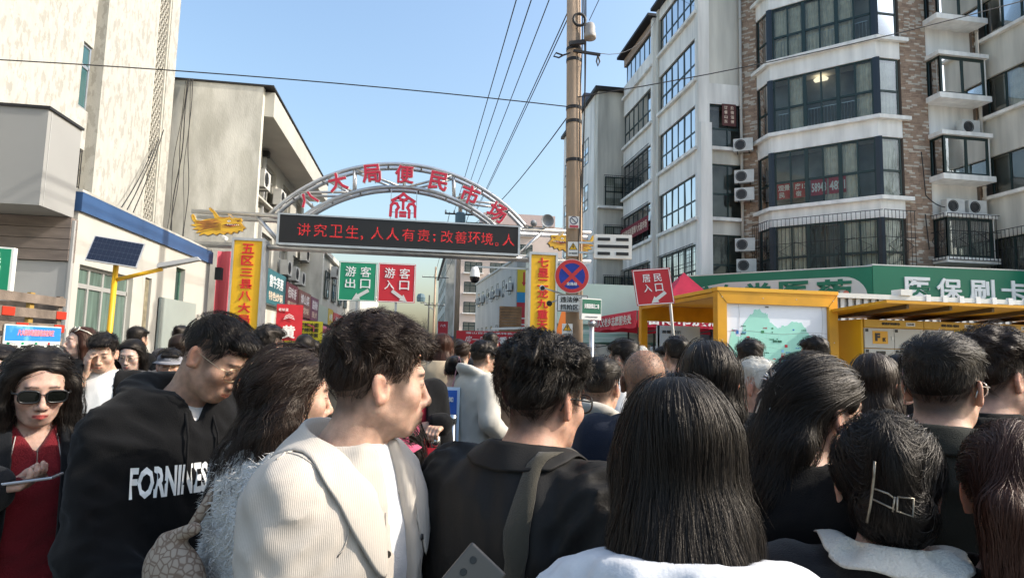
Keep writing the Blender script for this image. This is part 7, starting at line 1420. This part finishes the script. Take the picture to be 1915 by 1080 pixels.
# ------------------------------------------------------------ people a little further back
def mid(label, head, az, style='short', top=None, infl=.032, fem=None, pitch=3, baz=None, skin=(.50, .31, .22), hm=None, n=644, sc=1., hs=.98, res=.0068, jk='jacket', group=None, col=None, hands=None, arms=None, extra=None, roll=0, lip=None, nk=.08, step=.022, hem=-.66, body=True, open_=None, under=None, stub=None, front=False, **kw):
    fem = (style in ('long', 'wavy', 'bun')) if fem is None else fem; P = Person('person', label, head, az, baz, pitch=pitch, roll=roll, fem=fem, skin=skin, lip=lip or ((.34, .09, .085) if fem else None), res=res, scale=sc, hs=hs, group=group, arms=arms, stub=.8 if (stub is None and style == 'short') else stub, coarse=.026)
    if hands: hands(P)
    base(P); sd = int(abs(head[0]) * 1000) % 97 + 5
    if under is not None: P.garment('inner_top', under, .014, -.6, noise=.003, neck=.07, sleeves=False, step=step, neckz=.0)
    P.garment(jk, top or M_BLKC, infl, hem, noise=.005, stiff=.012, seed=sd, neck=nk, step=step, extra=extra, open_=open_)
    hm = hm or M_HAIR
    if style == 'short': P.hair(h_short(.024, .009, fringe=.006, nz=.006, seed=sd), fl_short, hm, n, (.025, .05), 5, .0024, lift=.008, curl=.001, jitter=.3, clump=.7, cdens=12, mask=lambda c: .3 + sstep(c[:, 2], .0, .07), step=.009, bbox=((-.13, .13), (-.15, .15), (-.12, .17)))
    elif style == 'long': P.hair(h_long(.34, .085, .046, infl=.018, nz=.003, locks=[[(sx * .06, .02, .07, .022), (sx * .080, .01, -.03, .024), (sx * .085, -.02, -.14, .03)] for sx in (-1, 1)]), fl_part() if front else fl_long(), hm, n, (.08, .16), 6, .0026, lift=.005, curl=.001, jitter=.12, clump=.5, cdens=14, step=.011, bbox=((-.17, .17), (-.2, .14), (-.42, .17)))
    elif style == 'wavy': P.hair(h_long(.32, .095, .05, infl=.02, nz=.008, locks=[[(sx * .065, .02, .07, .022), (sx * .085, .01, -.03, .028), (sx * .095, .0, -.14, .036), (sx * .10, .02, -.25, .03)] for sx in (-1, 1)]), fl_long(), hm, n, (.06, .12), 6, .003, lift=.008, curl=.003, clump=.6, jitter=.2, step=.011, bbox=((-.18, .18), (-.2, .14), (-.40, .17)))
    elif style == 'bun': P.hair(lambda p: smin(h_short(.014, .010)(p), sph(p, (0, -.10, .075), .042), .02), fl_short, hm, n, (.03, .06), 5, .0026, lift=.006, curl=.002, step=.007, bbox=((-.13, .13), (-.17, .13), (-.12, .17)))
    elif style == 'fuzz': P.hair(lambda p: smax(ell(p, CR[0], CR[1]) - .0022, np.maximum(np.interp(p[1], ZL_Y, ZL_S).astype(f32), np.where(np.asarray(p[1]) > -.05, .2, -.1)) * 0 + np.interp(p[1], [-.12, -.05, .0, .03], [-.07, -.05, .02, .3]).astype(f32) - p[2], .006), fl_short, hm, 2600, (.004, .009), 3, .0012, lift=.003, jitter=.5, shell=False, step=.006, bbox=((-.12, .12), (-.14, .12), (-.12, .15)))
    return P
def cap(P, m, visor=True, name='cap', bucket=False, up=0.):
    d = lambda p: smax(ell(p, (0, -.010, .036), (.088, .110, .092)), .038 - p[2] + .12 * np.asarray(p[1]) * 0, .006); ax = [np.arange(-.14, .14, .007, dtype=f32)] * 3; X = (ax[0][:, None, None], ax[1][None, :, None], ax[2][None, None, :]); v, F = nets(ax, np.broadcast_to(d(X), [len(a) for a in ax]).astype(f32)); o = mesh_np(name, P.h2w(v), F, None, m, P.T)
    if visor:
        q = MB(); th = np.linspace(-1.25, 1.25, 13) if not bucket else np.linspace(-math.pi, math.pi, 25); r1 = .068 if not bucket else .055; vs = [(.086 * math.sin(t), -.010 + .108 * math.cos(t), .042) for t in th] + [((.086 + r1 * (.5 if not bucket else 1) ) * math.sin(t), -.010 + (.108 + r1 * (math.cos(t) ** 2 if not bucket else 1)) * math.cos(t), .024 if not bucket else .008) for t in th]; k = len(th)
        q.add(P.h2w(vs), [(i, i + 1, k + i + 1, k + i) for i in range(k - 1)]); w = q.build('brim', m, o, smooth=True); so = w.modifiers.new('s', 'SOLIDIFY'); so.thickness = .003
    return o
M_BEIGEC = fab('beige_coat_cloth', (.46, .36, .24)); M_OFFW = fab('off_white_shell', (.50, .47, .41), .7, bump=.1); M_CREAMW = fab('cream_wool', (.60, .55, .47), bump=.6, bscale=120); M_PINKW = fab('pale_pink_cloth', (.62, .48, .52)); M_GREYC = fab('charcoal_cloth', (.05, .05, .055)); M_DENIM = fab('light_denim', (.23, .36, .45), bump=.4, var=.3, vscale=25); M_WARM = fab('dark_brown_cloth', (.05, .035, .025))
hoodn = lambda p: np.sqrt((np.sqrt((p[0] / 1.2) ** 2 + (p[1] + .055) ** 2) - .080) ** 2 + (p[2] + .012 + p[1] * .45) ** 2) - .034

mid('woman with long straight hair standing just behind the nearest long haired woman', (.891, 1.805, 1.57), 25, 'long', M_GREYC, n=1289, res=.005)
mid('bald man with greying stubble in a navy coat, seen from behind', (.867, 2.289, 1.542), 22, 'fuzz', M_NAVY, skin=(.30, .165, .105), hm=hair_mat('grey_stubble', (.10, .09, .08), .6), fem=False, res=.0045, hs=1.03, nk=.086, n=720)
kid = mid('child in a cream jacket and glasses half hidden by long black hair', (1.077, 1.906, 1.299), 95, 'short', M_OFFW, skin=(.55, .36, .27), sc=.92, hs=.95, hm=M_HAIR, stub=.7); kid.glasses(M_GOLD, M_LENS, y=.104, w=.027, h=.021, r=.0014)
mid('woman at the left edge with only her dark parted hair and cheek showing', (-1.557, 2.585, 1.502), 150, 'long', front=True, top=M_BLKC, skin=(.55, .38, .31), n=793)
w_ = mid('woman looking left with white framed sunglasses pushed up into brown hair', (-2.582, 5.215, 1.626), -138, 'long', front=True, top=M_BLKC, skin=(.60, .40, .31), hm=M_HAIRR, n=892, pitch=-6, res=.0042)
q = MB()
for sx in (-1, 1): q.tube(w_.h2w([(sx * .037 + .026 * math.cos(a), .055 - .012 * math.sin(a), .098 + .020 * math.sin(a)) for a in np.linspace(0, 6.3, 16)]), .004, 6, cap=False); q.tube(w_.h2w([(sx * .063, .05, .10), (sx * .088, .0, .085), (sx * .09, -.05, .06)]), .004, 6)
o = q.build('raised_sunglasses', mat('ivory_rim', (.7, .66, .56), .3), w_.T, smooth=True)
for sx in (-1, 1): q = MB(); q.lathe([(0, .001), (.024, 0), (0, -.001)], w_.h2w([(sx * .037, .0565, .098)])[0], 12, w_.HR @ V(0, .8, .5)); q.build('lens', mat('sunglass_lens', (.006, .007, .006)), o)
def hand_cheek(P):
    c = P.h2w([(.075, .085, -.105)])[0]; P.J['wrR'] = c; P.J['elR'] = P.b2w(.24, .16, -.36); P.hands['R'] = hand_prims(c, P.HR @ V(-.12, .02, 1), P.HR @ V(-.9, -.5, .1), 1, (.30, .32, .35, .4), .3, .98)
mid('man resting his hand on his cheek, white top under a black jacket', (-2.052, 4.430, 1.563), 168, 'short', M_BLKC, pitch=16, skin=(.52, .34, .25), under=fab('white_sweatshirt', (.75, .75, .73)), open_=(.09, .08), hands=hand_cheek, n=992, res=.0042)
w_ = mid('woman with rimless glasses looking down beside the man with hand on cheek', (-2.163, 5.11, 1.539), 180, 'long', front=True, top=M_GREYC, pitch=14, skin=(.60, .42, .34), n=744, res=.0045); w_.glasses(M_GOLD, M_LENS, y=.104, w=.027, h=.02, r=.0016)
c_ = mid('person under a grey peaked cap behind the hoodie man', (-1.832, 4.959, 1.47), 160, 'short', M_BLKC); cap(c_, fab('grey_cap_cloth', (.22, .22, .24)))
mid('person in a cream wool coat hidden behind the hoodie man', (-.67, 2.294, 1.555), 95, 'short', M_CREAMW, infl=.045, nk=.095); 
w_ = mid('girl in a pink cap and light denim jacket', (-.068, 1.972, 1.339), -160, 'long', front=True, top=M_DENIM, pitch=18, skin=(.50, .31, .24), sc=.9, hs=.95, n=1091, res=.004); cap(w_, fab('pink_cap_cloth', (.52, .09, .17)))
def hand_post(P):
    P.J['wrR'] = V(0.146, 3.460, 1.235); P.J['elR'] = P.b2w(.25, .05, -.34); P.hands['R'] = hand_prims(P.J['wrR'], (-.5, -.75, -.2), (-.1, .1, -1), -1, (.7, .7, .75, .8), .6, 1.0)
mid('person in a black coat over red resting a hand on the barrier post', (-0.064, 3.572, 1.593), 172, 'short', M_BLKC, under=fab('red_vest_cloth', (.30, .015, .03)), open_=(.15, .10), fem=True, hands=hand_post)
mid('woman with long brown hair in a beige coat walking away', (.215, 5.551, 1.66), 10, 'long', M_BEIGEC, hm=M_HAIRR, n=744)
c_ = mid('man in an off white hooded shell jacket and black cap', (.51, 4.807, 1.587), 62, 'short', M_OFFW, infl=.032, extra=[(hoodn, .02)], hem=-.80, arms={'elR': (.27, -.06, -.33), 'wrR': (.22, .16, -.50), 'elL': (-.26, -.04, -.33), 'wrL': (-.2, .18, -.48)}, n=560); cap(c_, M_BLKC)
mid('elderly person with white hair and black coat in front of the map', (1.632, 2.819, 1.503), -35, 'short', M_BLKC, hm=M_HAIRW, skin=(.46, .27, .20), stub=0, n=892)
mid('person with curly black hair directly before the map board', (2.138, 3.747, 1.626), 30, 'short', M_OFFW, n=793)
mid('man reading the map with his head turned left', (2.927, 4.234, 1.673), -20, 'short', M_GREYC, n=595)
mid('woman with long reddish tinted hair in a pale pink top by the lockers', (1.912, 2.366, 1.55), 52, 'long', M_PINKW, hm=M_HAIRB, n=1091, res=.005)
P = mid('young woman facing the camera by the lockers in a black sweatshirt', (2.42, 2.798, 1.553), -150, 'long', front=True, top=M_BLKC, pitch=10, skin=(.64, .44, .36), lip=(.45, .07, .08), n=992, res=.004)
mid('person in a navy jacket cut by the right edge', (1.854, 1.67, 1.46), 60, 'short', M_NAVY, n=793)
mid('man with neat black hair facing left in a white hooded top', (1.32, 3.872, 1.605), -40, 'short', M_WHT, n=694, extra=[(hoodn, .02)])
P = mid('person in a cream hooded jacket with a bright strap beside the black shirt man', (.799, 2.631, 1.50), 40, 'short', M_OFFW, infl=.045, extra=[(hoodn, .02)], n=595)
q = MB(); q.tube([P.b2w(.08, -.16, -.25), P.b2w(.09, -.13, -.08), P.b2w(.09, -.03, .03)], .018, 8); q.build('bright_strap', mat('red_green_strap', (.45, .02, .04), .6, col2=(.05, .2, .06), thr=.5, vscale=14), P.T, smooth=True)
mid('man with a dark crop standing between the tent and the map kiosk', (1.787, 4.103, 1.641), 5, 'short', M_NAVY, n=595)
mid('man with short black hair behind the hoodie man near the left pillar', (-.96, 4.208, 1.643), 30, 'short', M_NAVY, n=694)
for i, (h, az, st, m_, hm_, lab) in enumerate((((-2.75, 6.6, 1.66), 20, 'short', M_BLKC, None, 'person with a dark crop beyond the woman with glasses'), ((-2.45, 6.9, 1.70), 10, 'bun', M_GREYC, None, 'person with a top bun before the grey green panel'), ((-2.2, 6.2, 1.60), 30, 'long', M_BLKC, M_HAIRB, 'woman with long dark hair before the grey green panel'),
        ((.12, 6.8, 1.62), 8, 'long', M_BLKC, None, 'dark haired person walking away, left of the white shell jacket'), ((.42, 6.0, 1.60), 12, 'short', M_WARM, M_HAIRB, 'man with cropped brown hair ahead in the lane'), ((.30, 5.0, 1.47), 15, 'bun', M_BLKC, None, 'woman in black with a pink bag strap beside the standee'),
        ((.75, 6.5, 1.70), 0, 'short', M_GREYC, None, 'tall dark haired man ahead of the black cap'), ((.70, 5.6, 1.55), -20, 'wavy', M_WARM, None, 'woman with wavy hair right of the black cap'), ((2.0, 5.4, 1.58), 10, 'short', M_BEIGEC, M_HAIRW, 'grey haired person in the shade under the tent'), ((1.6, 6.0, 1.62), 5, 'long', M_GREYC, None, 'woman under the tent edge in dark clothes'), ((2.6, 6.3, 1.60), -60, 'short', M_NAVY, None, 'person under the tent in a navy top'),
        ((-1.1, 6.3, 1.63), 15, 'long', M_WARM, None, 'long haired person heading up the lane behind the curly clip'), ((-.75, 7.2, 1.66), 20, 'short', M_BEIGEC, None, 'person in beige heading for the gate'))):
    mid(lab, h, az, st, m_, hm=hm_, n=220, res=.011, step=.026)

ax = [np.arange(-.14, .14, .012, dtype=f32)] * 3; X = (ax[0][:, None, None], ax[1][None, :, None], ax[2][None, None, :]); v, F = nets(ax, np.broadcast_to(smax(ell(X, (0, 0, 0), (.11, .05, .10)), np.abs(X[2]) - .075, .02), [len(a) for a in ax]).astype(f32)); pb = mesh_np('shoulder_bag', V(0.343, 4.818, 1.226) + v, F, None, fab('dusty_pink_leather', (.50, .24, .25), .6), None, label='dusty pink shoulder bag beside the off white shell jacket', cat='bag'); q = MB(); q.tube([(0.263, 4.818, 1.286), (0.323, 4.918, 1.586), (0.423, 4.818, 1.286)], .009, 6); q.build('strap', fab('dusty_pink_leather', (.5, .24, .25)), pb)
# ------------------------------------------------------------ crowd up the lane: a few builds, copied
protos = []
for i, (st, m_, hm_) in enumerate((('short', M_BLKC, None), ('long', M_WARM, None), ('short', M_NAVY, M_HAIRB), ('bun', M_BEIGEC, None))):
    P = mid('shopper in the packed lane beyond the gate', (-2.6 + i * 1.1, 9.0 + .4 * i, 1.6), 5 + 9 * i, st, m_, hm=hm_, n=160, res=.012, step=.024, group='shoppers up the lane'); protos.append(P.T)
g_ = np.random.default_rng(5); CT = [M_GREYC, M_OFFW, M_NAVY, M_WARM, M_BLKC, M_PINKW, M_BEIGEC, M_OLIVE, M_DENIM]; spots = []; CN = {m_.name: n_ for m_, n_ in zip(CT, ('charcoal', 'off white', 'navy', 'brown', 'black', 'pale pink', 'beige', 'dark olive', 'denim blue'))}
for T_, m_ in zip(protos, (M_BLKC, M_WARM, M_NAVY, M_BEIGEC)): T_['label'] = ('shopper in a %s top in the packed lane beyond the gate' % CN[m_.name]).replace('a off', 'an off')
while len(spots) < 46:
    y = 8 + 24 * g_.random() ** 1.3; x = g_.uniform(-3.2, 2.9)
    if abs(x + .32) < .4 and y < 9: continue
    if all((x - a) ** 2 + (y - b) ** 2 > .36 for a, b in spots) and all((x - p.location[0]) ** 2 + (y - p.location[1]) ** 2 > .36 for p in protos): spots.append((x, y))
for i, (x, y) in enumerate(spots):
    src = protos[i % 4]; r = src.copy(); COL.objects.link(r); r.location = (x, y, 0); r.rotation_euler[2] = float(g_.uniform(-.5, .5)) + (math.pi if g_.random() < .2 else 0); s_ = float(g_.uniform(.93, 1.06)); r.scale = (s_,) * 3; m_ = CT[int(g_.integers(len(CT)))]; r['label'] = ('shopper in a %s top in the packed lane beyond the gate' % CN[m_.name]).replace('a off', 'an off')
    for ch in src.children:
        c = ch.copy(); COL.objects.link(c); c.parent = r; c.matrix_parent_inverse = ch.matrix_parent_inverse.copy()
        if ch.name.startswith('jacket'): c.material_slots[0].link = 'OBJECT'; c.material_slots[0].material = m_
